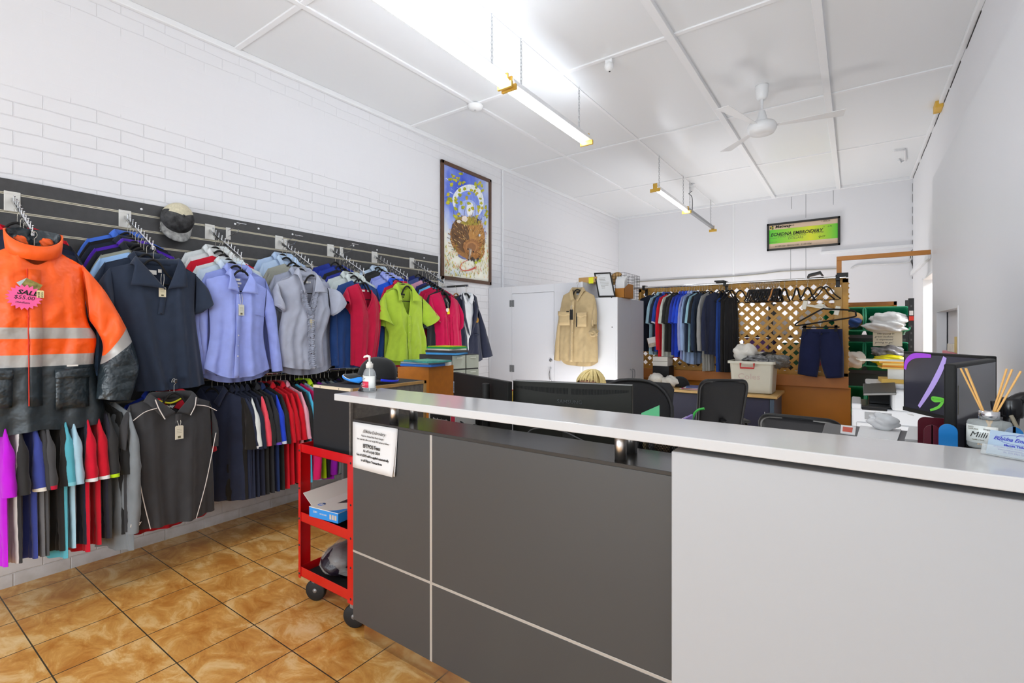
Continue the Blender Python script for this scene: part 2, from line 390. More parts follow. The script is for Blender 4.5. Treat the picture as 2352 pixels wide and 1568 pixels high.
# ceiling fan, blades at rest
FANW = mat('fan_enamel', (232, 233, 234), rough=0.3)
fx, fy = -0.675, 4.84; fz = cz(fy)
f_ = thing('ceiling_fan', 'white ceiling fan with a short rod and three thin blades', 'fan', (fx, fy, fz))
m = MB(); m.lathe([(0.0, 0), (.055, 0), (.056, -.012), (.048, -.10), (.03, -.125), (0, -.125)], n=28); m.build('canopy', FANW, f_)
m = MB(); m.tube([(0, 0, -.11), (0, 0, -.24)], .011, 10); m.build('rod', FANW, f_)
m = MB(); m.lathe([(.012, -.215), (.026, -.23), (.045, -.30), (.056, -.325), (.056, -.33), (.104, -.338), (.118, -.36), (.118, -.395), (.10, -.425), (.05, -.437), (0, -.44)], n=32); m.build('motor', FANW, f_)
for k_ in range(3):
    M = Matrix.Rotation(R(10 + 120 * k_), 4, 'Z')
    m = MB(); m.hexa([M @ Vector(p) for p in ((.10, -.02, -.368), (.62, -.058, -.352), (.62, .058, -.364), (.10, .02, -.372), (.10, -.02, -.364), (.62, -.058, -.348), (.62, .058, -.360), (.10, .02, -.368))])
    m.build('blade', FANW, f_, bevel=.0015)
sd = thing('smoke_detector', 'round white smoke detector at a ceiling batten crossing', 'detector', (-2.97, 3.60, cz(3.6) - .012))
m = MB(); m.lathe([(0, 0), (.075, 0), (.075, -.014), (.066, -.018), (.062, -.034), (.03, -.042), (0, -.043)], n=32); m.build('body', FANW, sd)
m = MB(); m.lathe([(.0, -.044), (.012, -.044), (.012, -.047), (0, -.048)], n=16); m.build('test_button', mat('button_grey', (200, 200, 202)), sd)
q = at(1400, 143, Z=3.58)
pr_ = thing('motion_sensor', 'small white ball shaped sensor on the ceiling batten', 'sensor', (q.x, q.y, cz(q.y) - .012))
m = MB(); m.box((-.03, -.022, -.03), (.03, .022, 0)); m.build('bracket', FANW, pr_, bevel=.004)
m = MB(); m.blob((0, -.01, -.055), (.037, .037, .036), amp=0); m.build('ball', FANW, pr_)
m = MB(); m.lathe([(0, -.0935), (.008, -.092)], n=10); m.build('lens', mat('black_gloss', (22, 22, 24), rough=.15), pr_)
q = at(1590, 430, Z=3.62)
lh = thing('lamp_holder', 'white batten lamp holder with loose cord near the far light', 'lamp holder', (q.x, q.y, cz(q.y) - .04))
m = MB(); m.lathe([(0, .0), (.05, 0), (.05, -.02), (.03, -.035), (.026, -.07), (0, -.072)], n=20); m.build('socket', FANW, lh)
m = MB(); m.tube(bez([(0, 0, -.07), (-.05, .0, -.10), (-.02, .0, -.13), (0, 0, -.19), (.0, .0, -.38)], 6), .006, 6); m.build('cord', mat('cord_grey', (92, 92, 94)), lh)
p = [at(u, v, Z=3.60) for u, v in ((2052, 357), (2078, 354), (2080, 380), (2068, 384), (2064, 378))]
jh = MB(); jh.tube([(q.x, q.y, cz(q.y) - .02) for q in p], .012, 8)
tag(jh.build('ceiling_hook', BATT), 'white bent pipe hook under the ceiling by the right wall', 'hook')
q = at(2155, 244, X=XR - .03)
eb = thing('junction_box', 'small ochre plastic box at the top of the right wall', 'box', (q.x, q.y, q.z))
m = MB(); m.box((-.03, -.09, -.04), (.03, .09, .045)); m.build('cover', AGED, eb, bevel=.006)
m = MB(); m.box((-.02, -.03, .045), (.03, .04, .062)); m.build('clip', DARKGAP, eb, bevel=.002)
# ================================================================ slat wall and its fittings
SLAT = mat('slat_grey', (64, 64, 65), rough=0.5, var=.10, vscale=30, bump=.1, bscale=200)
ALU = mat('aluminium_channel', (196, 190, 170), rough=0.35, metal=0.55)
SX = -3.842
sl = thing('slatwall_panel', 'dark grey slotted display wall panel with aluminium channels', 'display panel', (XL, 1.7, .75))
m = MB(); zs = [2.197 - .1018 * i for i in range(15)]
tops = [2.278] + [z - .006 for z in zs]; bots = [z + .006 for z in zs] + [.74]
for a, b_ in zip(tops, bots):
    if a > b_: m.box((XL + .001, -1.2, b_), (SX, 4.0, a))
m.box((XL + .001, -1.2, .74), (XL + .008, 4.0, 2.27))
m.build('board', SLAT, sl, world=True)
for z in zs:
    c = MB(); c.box((XL + .009, -1.2, z - .0065), (SX + .0012, 4.0, z - .0015)); c.box((XL + .009, -1.2, z + .0015), (SX + .0012, 4.0, z + .0065)); c.box((XL + .009, -1.2, z - .002), (SX - .010, 4.0, z + .002))
    c.build('channel', ALU, sl, world=True)
m = MB(); m.box((XL, 4.0, .74), (SX + .003, 4.018, 2.28)); m.build('edge_strip', BATT, sl, bevel=.002, world=True)
for u, v in ((325, 480), (540, 514), (594, 525), (672, 538), (812, 564), (866, 574), (974, 592)):
    m = MB(); q = at(u, v, X=SX); m.lathe([(.0, .003), (.007, .0025), (.008, 0)], n=10, M=Matrix.Translation(q) @ Matrix.Rotation(R(90), 4, 'Y')); m.build('screw_cap', BATT, sl, world=True)
CHROME = mat('chrome', (205, 206, 208), rough=0.14, metal=1.0)
PLATE = mat('plate_white', (214, 213, 208), rough=0.35)
ARMY = [0.604, 1.116, 1.62, 2.141, 2.617, 3.105, 3.597]
ARM_L, ARM_D = 0.47, 0.245; PIN = None
whose = ['orange jacket', 'navy polo', 'lilac blue shirt', 'grey ruffled blouse', 'red V neck blouse', 'lime green shirt', 'crimson blouse']
def arm(y, who):
    a = thing('display_arm', 'sloping chrome display arm above the ' + who, 'display arm', (SX, y, 2.165), 0, 'sloping arms on the slat wall')
    m = MB(); m.box((0, -.033, -.065), (.005, .033, .045)); m.box((-.006, -.033, .028), (.006, .033, .040)); m.build('base_plate', PLATE, a, bevel=.002)
    n = Vector((ARM_L, 0, -ARM_D)).normalized()
    m = MB(); p0, p1 = Vector((.002, 0, .0)), Vector((ARM_L, 0, -ARM_D))
    m.hexa([p0 + Vector((0, -.006, -.011)), p1 + Vector((0, -.006, -.011)), p1 + Vector((0, .006, -.011)), p0 + Vector((0, .006, -.011)), p0 + Vector((0, -.006, .011)), p1 + Vector((0, -.006, .011)), p1 + Vector((0, .006, .011)), p0 + Vector((0, .006, .011))])
    m.build('bar', CHROME, a, bevel=.002)
    global PIN
    for i in range(10):
        q = p0 + (p1 - p0) * (.1 + .098 * i)
        if PIN is None:
            m = MB(); m.tube([(0, 0, .008), (.006, 0, .034)], .0028, 6); m.blob((.006, 0, .036), (.005, .005, .005), amp=0, nu=6, nv=8); PIN = m.build('pin', CHROME, a); c = PIN
        else: c = PIN.copy(); COL.objects.link(c); c.parent = a
        c.location = q
    return a
for y, wh in zip(ARMY, whose): arm(y, wh)
def prong(u, v, label):
    q = at(u, v, X=SX)
    a = thing('cap_hook', label, 'hook', (SX, q.y, q.z), 0, 'small empty hooks on the slat wall')
    m = MB(); m.box((0, -.017, -.05), (.004, .017, .04)); m.build('base_plate', PLATE, a, bevel=.0015)
    m = MB(); m.tube([(.003, 0, .02), (.2, .0, .045)], .003, 6); m.tube([(.2, -.035, .045), (.2, .035, .045)], .0035, 6); m.tube([(.003, 0, -.025), (.14, 0, -.012), (.16, 0, .006)], .003, 6); m.build('prong', CHROME, a)
prong(524, 535, 'small empty hook right of the lilac shirt arm'); prong(655, 560, 'small empty hook beside the grey blouse arm'); prong(784, 577, 'small empty hook beside the red blouse arm')
q = at(374, 515, X=SX)
m = MB(); m.box((SX, q.y - .016, q.z - .05), (SX + .004, q.y + .016, q.z + .04)); m.tube([(SX, q.y, q.z + .015), (SX + .1, q.y + .05, q.z + .03)], .003, 6)
tag(m.build('cap_hook', PLATE, bevel=.001), 'small hook behind the grey trucker cap', 'hook', 'small empty hooks on the slat wall')
# grey trucker cap hung by its back, crown towards the room
CAPG = mat('distressed_canvas', (62, 62, 63), rough=.9, var=.75, vscale=26); CAPM = mat('beige_net', (198, 190, 164), rough=.8, var=.12, vscale=80, bump=.5, bscale=260)
CAPB = mat('distressed_brim', (150, 150, 148), rough=.9, var=.6, vscale=30)
q = at(414, 505, X=-3.76)
cp = thing('trucker_cap', 'grey distressed trucker cap with beige net on slat wall hook', 'cap', (SX + .004, q.y, q.z))
P = []
for i in range(13):
    a = PI / 2 * i / 12; row = []
    for j in range(36):
        t = 2 * PI * j / 36
        row.append((.02 + .115 * math.sin(a) ** .9, .098 * math.cos(a) * math.cos(t), .105 * math.cos(a) * math.sin(t) * (1.12 if math.sin(t) > 0 else .82) + .02 * math.sin(a)))
    P.append(row)
def cm(i, j):
    t = 2 * PI * (j + .5) / 36; return 0 if (math.sin(t) < .28 + .25 * abs(math.cos(t)) - .02 * i and True) else 1
m = MB(); m.grid(P, cm, True, True); m.build('crown', [CAPG, CAPM], cp, solid=.003)
P = []
for i in range(7):
    row = []
    for j in range(17):
        t = PI + PI * (.08 + .84 * j / 16); e = i / 6
        row.append((.035 + .02 * math.sin(PI * j / 16) - .035 * e + .045 * e * math.sin(PI * j / 16), .096 * math.cos(t) * (1 + .0 * e), .086 * math.sin(t) * (1 - .1 * e) - .07 * e * (math.sin(PI * (.08 + .84 * j / 16))) ** .35))
    P.append(row)
m = MB(); m.grid(P); m.build('brim', CAPB, cp, solid=.004)
m = MB(); m.blob((.138, 0, .02), (.006, .009, .009), amp=0, nu=8, nv=10); m.build('top_button', CAPG, cp)
EYE_B = mat('eyelet_blue', (60, 160, 220), rough=.4)
m = MB(); m.blob((.113, -.036, -.012), (.005, .006, .006), amp=0, nu=6, nv=8); m.blob((.113, .036, -.012), (.005, .006, .006), amp=0, nu=6, nv=8); m.build('eyelet', EYE_B, cp)
# ================================================================ framed painting of an echidna
FRB = mat('frame_walnut', (86, 60, 44), rough=.35, var=.15, vscale=20)
py0, py1, pz0, pz1 = 4.045, 4.972, 2.028, 3.390
pt = thing('framed_painting', 'tall framed painting of an echidna under a blue sky, on brick wall', 'picture', (XL, (py0 + py1) / 2, pz0))
m = MB(); w = .042
for a, b_ in (((py0, pz0), (py0 + w, pz1)), ((py1 - w, pz0), (py1, pz1)), ((py0, pz0), (py1, pz0 + w)), ((py0, pz1 - w), (py1, pz1))):
    m.box((XL + .004, a[0], a[1]), (XL + .032, b_[0], b_[1]))
m.build('frame', FRB, pt, bevel=.006, world=True)
iy0, iy1, iz0, iz1 = py0 + w, py1 - w, pz0 + w, pz1 - w
m = MB(); m.box((XL + .004, iy0 - .01, iz0 - .01), (XL + .012, iy1 + .01, iz1 + .01))
PCS = [mat('canvas_paint', (235, 236, 226), rough=.5)]
N, L, bs = nodes(PCS[0])
tc = N.new('ShaderNodeTexCoord'); sp = N.new('ShaderNodeSeparateXYZ'); L.new(tc.outputs['Generated'], sp.inputs[0])
nz = N.new('ShaderNodeTexNoise'); nz.inputs['Scale'].default_value = 7; nz.inputs['Detail'].default_value = 5; L.new(tc.outputs['Generated'], nz.inputs['Vector'])
ds = N.new('ShaderNodeVectorMath'); ds.operation = 'DISTANCE'; ds.inputs[1].default_value = (.5, .34, .80)
mpp = N.new('ShaderNodeMapping'); mpp.inputs['Scale'].default_value = (0, .75, 1); mpp.inputs['Location'].default_value = (.5, .02, 0); L.new(tc.outputs['Generated'], mpp.inputs['Vector']); L.new(mpp.outputs['Vector'], ds.inputs[0])
ad = N.new('ShaderNodeMath'); ad.operation = 'MULTIPLY_ADD'; ad.inputs[1].default_value = .35; L.new(nz.outputs['Fac'], ad.inputs[0]); L.new(ds.outputs['Value'], ad.inputs[2])
rp = N.new('ShaderNodeValToRGB'); e = rp.color_ramp.elements
e[0].position = .25; e[0].color = col((62, 84, 205)); e[1].position = .72; e[1].color = col((240, 240, 226)); x = e.new(.42); x.color = col((104, 128, 224)); x = e.new(.58); x.color = col((186, 200, 238))
L.new(ad.outputs[0], rp.inputs['Fac']); L.new(rp.outputs['Color'], bs.inputs['Base Color'])
m.build('canvas', PCS, pt, world=True)
PX = [XL + .0125]
def pc(x, y):
    a = (x - 172) / 478; a2 = a * 1.25 / (1 + .25 * a)
    t = 165 + 185 * a; b_ = 1375 + 45 * a; f = 1 - (y - t) / (b_ - t)
    return (iy0 + (iy1 - iy0) * min(max(a2, 0), 1), iz0 + (iz1 - iz0) * min(max(f, 0), 1))
pm = MB(); pcol = []
def pcm(c):
    mm_ = mat('paint_%02x%02x%02x' % c, c, rough=.5, var=.12, vscale=25)
    if mm_ not in pcol: pcol.append(mm_)
    return pcol.index(mm_)
def poly(pts, c):
    PX[0] += 0.000012
    pm.add([(PX[0],) + pc(*p) for p in pts], [tuple(range(len(pts)))], pcm(c))
def ell(cx_, cy_, rx, ry, c, n=28, rot=0, jit=0, rr=random.Random(1)):
    pts = []
    for k_ in range(n):
        t = 2 * PI * k_ / n; j = 1 + rr.uniform(-jit, jit)
        dx, dy = rx * math.cos(t) * j, ry * math.sin(t) * j
        pts.append((cx_ + dx * math.cos(rot) - dy * math.sin(rot), cy_ + dx * math.sin(rot) + dy * math.cos(rot)))
    poly(pts, c)
rr = random.Random(7)
for i in range(60):   # sky strokes
    x, y = rr.uniform(185, 640), rr.uniform(230, 760); an = math.atan2(y - 560, x - 410); l = rr.uniform(25, 60); w_ = rr.uniform(3, 8)
    c = rr.choice([(66, 92, 214), (120, 146, 232), (214, 222, 244), (150, 170, 236)])
    poly([(x, y), (x + l * math.cos(an) + w_, y + l * math.sin(an)), (x + l * math.cos(an) - w_, y + l * math.sin(an) + w_)], c)
ell(413, 552, 168, 188, (234, 240, 246), 40); ell(398, 600, 128, 168, (124, 146, 230), 40); ell(400, 660, 105, 130, (172, 188, 240), 30)
ell(418, 640, 40, 82, (246, 248, 250), 30)
for x0, y0, x1, y1 in ((300, 720, 285, 590), (350, 720, 370, 560), (470, 720, 480, 560), (540, 800, 560, 700), (520, 740, 500, 600), (260, 720, 250, 640), (440, 700, 460, 580), (600, 820, 590, 700)):
    poly([(x0 - 3, y0), (x0 + 3, y0), (x1 + 1, y1), (x1 - 1, y1)], (92, 96, 130))
for x, y in ((320, 260), (250, 280), (268, 325), (296, 305), (225, 330), (238, 375), (345, 345), (305, 358), (480, 360), (515, 365), (555, 380), (560, 430), (490, 390), (530, 350), (355, 410), (312, 430), (430, 430), (405, 460), (465, 440), (490, 470), (375, 510), (310, 490), (275, 530), (272, 565), (215, 490), (210, 580), (222, 535), (235, 555), (320, 570), (345, 615), (268, 632), (535, 525), (545, 575), (560, 625), (510, 605), (530, 610), (512, 650), (600, 612), (605, 690), (625, 720), (600, 785), (620, 665), (495, 715), (295, 700), (270, 725), (448, 730), (408, 645), (438, 630), (405, 580)):
    for k_ in range(4):
        ell(x + rr.uniform(-10, 10), y + rr.uniform(-12, 12), rr.uniform(8, 15), rr.uniform(9, 16), rr.choice([(176, 178, 30), (196, 192, 44), (150, 156, 24), (206, 176, 40)]), 10, 0, .2, rr)
ell(360, 1120, 75, 60, (120, 124, 170), 20, 0, .12, rr); ell(330, 1090, 45, 50, (86, 88, 130), 16, 0, .12, rr)
ell(300, 1330, 90, 30, (226, 232, 236), 16, 0, .1, rr)
ell(412, 955, 186, 232, (152, 104, 50), 50, -.12, .03, rr); ell(330, 930, 92, 180, (104, 72, 42), 30, -.2, .05, rr); ell(490, 900, 95, 140, (188, 134, 66), 30, -.1, .06, rr)
ell(500, 1080, 90, 100, (170, 112, 50), 30, -.3, .06, rr); ell(400, 765, 130, 45, (168, 150, 50), 24, .1, .15, rr)
for i in range(420):  # spines
    t = rr.uniform(0, 2 * PI); k_ = math.sqrt(rr.uniform(0.05, 1.1)); x, y = 412 + 178 * k_ * math.cos(t), 945 + 222 * k_ * math.sin(t)
    if y > 1000 and x < 470 and x > 330: continue
    an = math.atan2(y - 1080, x - 420); l = rr.uniform(18, 38); w_ = 3.2
    poly([(x, y), (x + l * math.cos(an) - w_ * math.sin(an), y + l * math.sin(an) + w_ * math.cos(an)), (x + l * math.cos(an) + w_ * math.sin(an), y + l * math.sin(an) - w_ * math.cos(an))], rr.choice([(222, 176, 108), (206, 150, 82), (92, 60, 34), (130, 88, 44), (236, 204, 140), (74, 50, 32)]))
ell(425, 1040, 88, 82, (158, 104, 54), 26, -.2, .04, rr); ell(428, 1045, 66, 60, (184, 128, 72), 24, -.2, .04, rr); ell(428, 1050, 48, 46, (146, 98, 56), 20, 0, .04, rr)
for i in range(90):
    t = rr.uniform(0, 2 * PI); x, y = 425 + 70 * math.cos(t), 1045 + 66 * math.sin(t)
    poly([(x, y), (x + 22 * math.cos(t) + 3, y + 22 * math.sin(t)), (x + 22 * math.cos(t) - 3, y + 22 * math.sin(t) + 3)], rr.choice([(206, 150, 88), (120, 80, 44), (190, 134, 70)]))
poly([(395, 1060), (430, 1070), (418, 1130), (402, 1195), (388, 1190), (398, 1120)], (150, 132, 118)); poly([(412, 1075), (428, 1080), (412, 1140), (404, 1150)], (196, 180, 160))
ell(393, 1188, 7, 9, (40, 34, 34), 10); ell(445, 1098, 10, 9, (26, 22, 22), 12); ell(386, 1072, 8, 12, (50, 36, 30), 10)
for x, y in ((440, 1175), (455, 1190), (492, 1185), (505, 1180), (425, 1182)): ell(x, y, 9, 22, (58, 46, 40), 10)
ell(520, 917, 13, 16, (206, 210, 214), 10); ell(355, 745, 34, 32, (236, 222, 208), 14, 0, .2, rr); ell(300, 775, 20, 18, (226, 216, 204), 10, 0, .2, rr)
poly([(488, 790), (496, 790), (504, 745), (498, 735)], (44, 40, 44)); ell(500, 750, 14, 9, (50, 50, 70), 10)
for i in range(330):   # grass
    x, y = rr.uniform(180, 640), rr.uniform(1040, 1385)
    if 290 < x < 520 and y < 1215: continue
    l = rr.uniform(18, 46); d = rr.uniform(-.5, .5)
    poly([(x - 3, y), (x + 3, y), (x + l * d, y - l)], rr.choice([(206, 192, 52), (228, 214, 100), (150, 150, 50), (226, 150, 70), (222, 120, 66), (120, 140, 60), (240, 236, 190), (186, 170, 40)]))
ell(475, 1215, 16, 14, (186, 196, 30), 10, 0, .2, rr); ell(520, 1195, 18, 16, (176, 186, 40), 10, 0, .2, rr)
tg = bez([(384, 1190, 0), (330, 1225, 0), (308, 1265, 0), (325, 1302, 0), (370, 1306, 0), (420, 1292, 0), (470, 1268, 0)], 6)
for i in range(len(tg) - 1):
    a, b_ = tg[i], tg[i + 1]; d = (b_ - a).normalized(); wa, wb = 3 + 9 * (i / len(tg)) ** 3, 3 + 9 * ((i + 1) / len(tg)) ** 3
    poly([(a.x - d.y * wa, a.y + d.x * wa), (b_.x - d.y * wb, b_.y + d.x * wb), (b_.x + d.y * wb, b_.y - d.x * wb), (a.x + d.y * wa, a.y - d.x * wa)], (196, 84, 70))
pm.build('brushwork', pcol, pt, world=True)
# ================================================================ framed giant cheque on the back wall
c0, c1 = at(1762, 577, Y=YB), at(1930, 496, Y=YB)
cx0, cx1, cz0, cz1 = c0.x, c1.x, 2.779, 3.231
ch = thing('framed_cheque', 'giant green and yellow bank cheque in a black frame', 'framed cheque', ((cx0 + cx1) / 2, YB, cz0))
BLK = mat('frame_black', (30, 29, 27), rough=.4)
m = MB(); w = .032
for a, b_ in (((cx0, cz0), (cx0 + w, cz1)), ((cx1 - w, cz0), (cx1, cz1)), ((cx0, cz0), (cx1, cz0 + w)), ((cx0, cz1 - w), (cx1, cz1))):
    m.box((a[0], YB - .034, a[1]), (b_[0], YB - .004, b_[1]))
m.build('frame', BLK, ch, bevel=.004, world=True)
PAP = mat('cheque_paper', (216, 190, 164), rough=.5)
m = MB(); m.box((cx0 + .02, YB - .016, cz0 + .02), (cx1 - .02, YB - .006, cz1 - .02)); m.build('paper', PAP, ch, world=True)
GY = mat('cheque_green', (160, 210, 60), rough=.5); N, L, bs = nodes(GY)
tc = N.new('ShaderNodeTexCoord'); sp = N.new('ShaderNodeSeparateXYZ'); L.new(tc.outputs['Generated'], sp.inputs[0]); rp = N.new('ShaderNodeValToRGB'); e = rp.color_ramp.elements
e[0].position = 0; e[0].color = col((84, 196, 56)); e[1].position = 1; e[1].color = col((84, 196, 56)); x = e.new(.62); x.color = col((214, 220, 50)); x = e.new(.3); x.color = col((150, 210, 62))
L.new(sp.outputs['X'], rp.inputs['Fac']); L.new(rp.outputs['Color'], bs.inputs['Base Color'])
bw, bh = cx1 - cx0, cz1 - cz0
gz0, gz1 = cz0 + .115, cz1 - .105
m = MB(); m.box((cx0 + .021, YB - .0172, gz0), (cx1 - .021, YB - .016, gz1)); m.build('colour_band', GY, ch, world=True)
M = frame_of((cx0, YB - .0175, cz0), (1, 0, 0), (0, 0, 1))
INK = mat('ink_black', (26, 26, 24), rough=.6); INKS = mat('ink_soft', (96, 92, 66), rough=.6)
write([('Metway', .062, .235, bh - .064, .15, 1.15, .002), ('ECHIDNA EMBROIDERY', .070, .42, .262, .25, .98, .002), ('-2-96', .03, .88, .312, .1)], INK, ch, M, world=True)
write([('128526', .04, .83, bh - .05), ('TWO THOUSAND', .05, .36, .22), ('DOLLARS', .05, .42, .18), ('$ 2000.00', .04, .72, .232, .3), ('Bank', .04, .36, bh - .062), ('Pay', .024, .065, .235), ('The sum of', .024, .09, .205), ('DRAWER BANK', .018, .09, .14), ('#128526#  0840124 00:  0165100#', .036, .38, .066), ('12', .03, .80, .312, .2)], INKS, ch, M, 'fine_print', world=True)
m = MB(); m.tube([M @ Vector(p) for p in bez([(.73, .165, 0), (.76, .17, 0), (.74, .14, 0), (.78, .165, 0), (.82, .17, 0), (.80, .15, 0), (.77, .155, 0)], 5)], .0022, 5); m.build('signature', INK, ch, world=True)
m = MB()
LOGO = [mat('logo_yellow', (232, 200, 40)), mat('logo_green', (40, 130, 60)), INK]
for k_ in range(9):
    a = 2 * PI * k_ / 9; M2 = M @ Matrix.Translation((.075, bh - .07, .0003)) @ Matrix.Rotation(a, 4, 'Z'); m.add([M2 @ Vector(p) for p in ((.006, -.004, 0), (.03, -.010, 0), (.034, .006, 0), (.008, .005, 0))], [(0, 1, 2, 3)], (0, 1, 2)[k_ % 3])
m.build('emblem', LOGO, ch, world=True)
# cables on the back wall and the timber beam on the right
def cable(pts, r_, m_, label, Yp=YB - .01):
    mb = MB(); mb.tube(bez([at(u, v, Y=Yp) for u, v in pts], 5), r_, 6); return tag(mb.build('cable', m_), label, 'cable', 'cables along the back wall')
cable([(1462, 647), (1560, 641), (1650, 637), (1740, 630), (1800, 623), (1921, 617)], .011, mat('cable_grey', (160, 158, 150), rough=.6), 'long cable along back wall above the lattice screen')
cable([(1955, 617), (1972, 609), (2030, 606), (2080, 603), (2092, 596), (2097, 575)], .011, mat('cable_white', (214, 214, 214), rough=.6), 'white cable on back wall under the timber beam')
cable([(2094, 575), (2092, 595), (2099, 618), (2097, 640)], .008, mat('cable_dark', (80, 80, 82), rough=.6), 'dark cable hanging in the right back corner')
TIMB = mat('varnished_pine', (190, 122, 40), rough=.35, var=.12, vscale=6)
# ================================================================ reception counter
LAM = mat('charcoal_laminate', (70, 71, 72), rough=.3, spec=.6, bump=.06, bscale=500, dist=.001)
LEDGE = mat('charcoal_ledge', (52, 51, 50), rough=.22, spec=.5)
WHT = mat('white_laminate', (180, 182, 185), rough=.35, spec=.5)
STONE = mat('white_stone', (206, 206, 206), rough=.12, spec=.6, var=.03, vscale=3)
CY = 1.41; CX0 = -1.895; CTZ = 1.148; WX = -0.415
rc = thing('reception_counter', 'long reception counter with charcoal front and white side panel', 'counter', (CX0, CY, 0))
def part(nm, a, b_, m_, bev=.0015, par=None):
    m = MB(); m.box(a, b_); return m.build(nm, m_, par or rc, bevel=bev, world=True)
part('front_panel', (CX0, CY, .10), (-1.401, CY + .02, .411), LAM)
part('front_panel', (CX0, CY, .421), (-1.401, CY + .02, 1.012), LAM)
part('front_panel', (-1.388, CY, .10), (1.2 - .56, CY + .02, .411), LAM)
part('front_panel', (-1.388, CY, .421), (1.2 - .56, CY + .02, 1.012), LAM)
JN = mat('joint_strip', (188, 184, 178), rough=.3, metal=.3)
part('joint_strip', (-1.401, CY - .0005, .10), (-1.388, CY + .015, 1.012), JN, .0004)
part('joint_strip', (CX0, CY - .0006, .411), (.64, CY + .015, .421), JN, .0004)
part('ledge', (CX0, CY + .0005, 1.012), (.64, 1.632, 1.024), LEDGE, .001)
part('end_panel', (CX0, CY + .02, .10), (CX0 + .02, 1.632, 1.012), LAM)
part('back_panel', (CX0, 1.612, .10), (.64, 1.632, 1.012), LAM)
part('kickboard', (CX0 + .03, CY + .04, 0), (.64, CY + .05, .10), mat('brushed_kick', (214, 206, 196), rough=.16, metal=1.0), .0005)
part('kickboard', (CX0 + .03, CY + .05, 0), (CX0 + .04, 1.62, .10), mat('brushed_kick'), .0005)
part('side_panel', (WX, 1.355, .0), (.64, 1.60, 1.098), WHT, .004)
INOX = mat('polished_post', (232, 231, 230), rough=.32, metal=1.0)
for x, y in ((-1.665, 1.455), (-1.655, 1.56), (-.605, 1.455), (-.612, 1.565)):
    m = MB(); m.lathe([(.0, 1.024), (.019, 1.024), (.019, 1.118), (0, 1.118)], (x, y, 0), 24); m.build('standoff_post', INOX, rc, world=True)
m = MB(); m.box((-1.925, 1.33, 1.118), (.64, 1.60, CTZ)); tag(m.build('countertop', STONE, bevel=.003), 'glossy white stone counter top on steel posts', 'counter top')
# ---- A4 notice stapled to the front
PAPER = mat('white_paper', (226, 226, 226), rough=.7)
p0, p1, p2, p3 = (at(u, v, Y=CY - .003) for u, v in ((811, 968), (912, 984), (907, 1094), (811, 1072)))
nt_ = thing('paper_notice', 'white paper notice about payment fees hung on charcoal panel', 'notice', p3)
def sheet(nm, dx, dy, par, curl, sz=1.0):
    P = []
    for i in range(9):
        row = []
        for j in range(9):
            a, c_ = j / 8, i / 8
            q = (p0 * (1 - a) + p1 * a) * (1 - c_) + (p3 * (1 - a) + p2 * a) * c_
            q = q + Vector((dx, dy - curl * c_ ** 2 * a ** 2 - .004 * c_ * math.sin(3 * a), 0)); row.append(q)
        P.append(row)
    m = MB(); m.grid(P); return m.build(nm, PAPER, par, world=True, solid=.0004)
sheet('back_sheet', .004, .0, nt_, .004); sheet('front_sheet', 0, -.002, nt_, .012)
ux = (p1 - p0).normalized(); wd, hg = (p1 - p0).length, (p0 - p3).length
M = frame_of(p0 + Vector((0, -.0098, 0)), (1, 0, 0), (0, 0, 1)) @ Matrix.Rotation(0.0, 4, 'Z')
write([('EFTPOS Fees', .0235, wd * .47, -hg * .47, 0, .9, .0006), ('As of 1st July 2024', .0155, wd * .47, -hg * .575, 0, .95, .0003), ('Fee of 0.870% will be applied automatically', .0150, wd * .49, -hg * .68, 0, .84, .0003), ('to all Eftpos Transactions', .0155, wd * .47, -hg * .785, 0, .9, .0003),
       ('Please be Advised New Bank Charges', .0115, wd * .49, -hg * .255, 0, .85), ('have come into effect as of 1st July 2024 and are as follows', .0115, wd * .5, -hg * .335, 0, .78), ('Echidna', .010, wd * .86, -hg * .895), ('Maggie T', .010, wd * .84, -hg * .95)], INK, nt_, M, world=True)
write([('Echidna Embroidery', .020, wd * .53, -hg * .155, .45, .9)], INK, nt_, M, 'logo_script', world=True)
m = MB(); m.tube([M @ Vector((wd * x, -hg * y, 0)) for x, y in ((.27, .19), (.30, .13), (.34, .12), (.37, .17))], .0007, 4); m.build('logo_arc', INK, nt_, world=True)
# ---- things on the counter top
bx = (at(823, 897, Z=CTZ) + at(866, 897, Z=CTZ)) / 2
bl = thing('service_bell', 'chrome push bell with black base on the counter top', 'bell', (bx.x, bx.y, CTZ))
m = MB(); m.lathe([(0, 0), (.043, 0), (.044, .004), (.037, .014), (.034, .017), (0, .018)], n=32); m.build('base', mat('black_gloss'), bl)
m = MB(); m.lathe([(.034, .017), (.0335, .026), (.028, .038), (.017, .046), (.006, .049), (0, .049)], n=32); m.build('dome', CHROME, bl)
m = MB(); m.lathe([(.0025, .048), (.0025, .054), (.005, .056), (.005, .060), (.003, .063), (0, .064)], n=14); m.build('plunger', mat('brass', (200, 176, 120), rough=.25, metal=1), bl)
sx = (at(862, 894, Z=CTZ) + at(905, 896, Z=CTZ)) / 2
sn = thing('sanitiser_bottle', 'clear hand sanitiser pump bottle with red and white label', 'bottle', (sx.x, 1.47, CTZ))
CLEAR = mat('clear_plastic', (226, 232, 234), rough=.06, alpha=.28, spec=.8)
def ov(prof, nm, m_, par, sx_=1, sy_=.62, n=28):
    m = MB(); m.lathe(prof, (0, 0, 0), n, 0, None, sx_, sy_); return m.build(nm, m_, par)
ov([(0, .001), (.036, .001), (.038, .005), (.038, .075), (.034, .092), (.024, .106), (.014, .113), (.013, .118)], 'bottle', CLEAR, sn)
LBW = mat('label_white', (226, 228, 224), rough=.5); LBR = mat('label_red', (214, 52, 78), rough=.5)
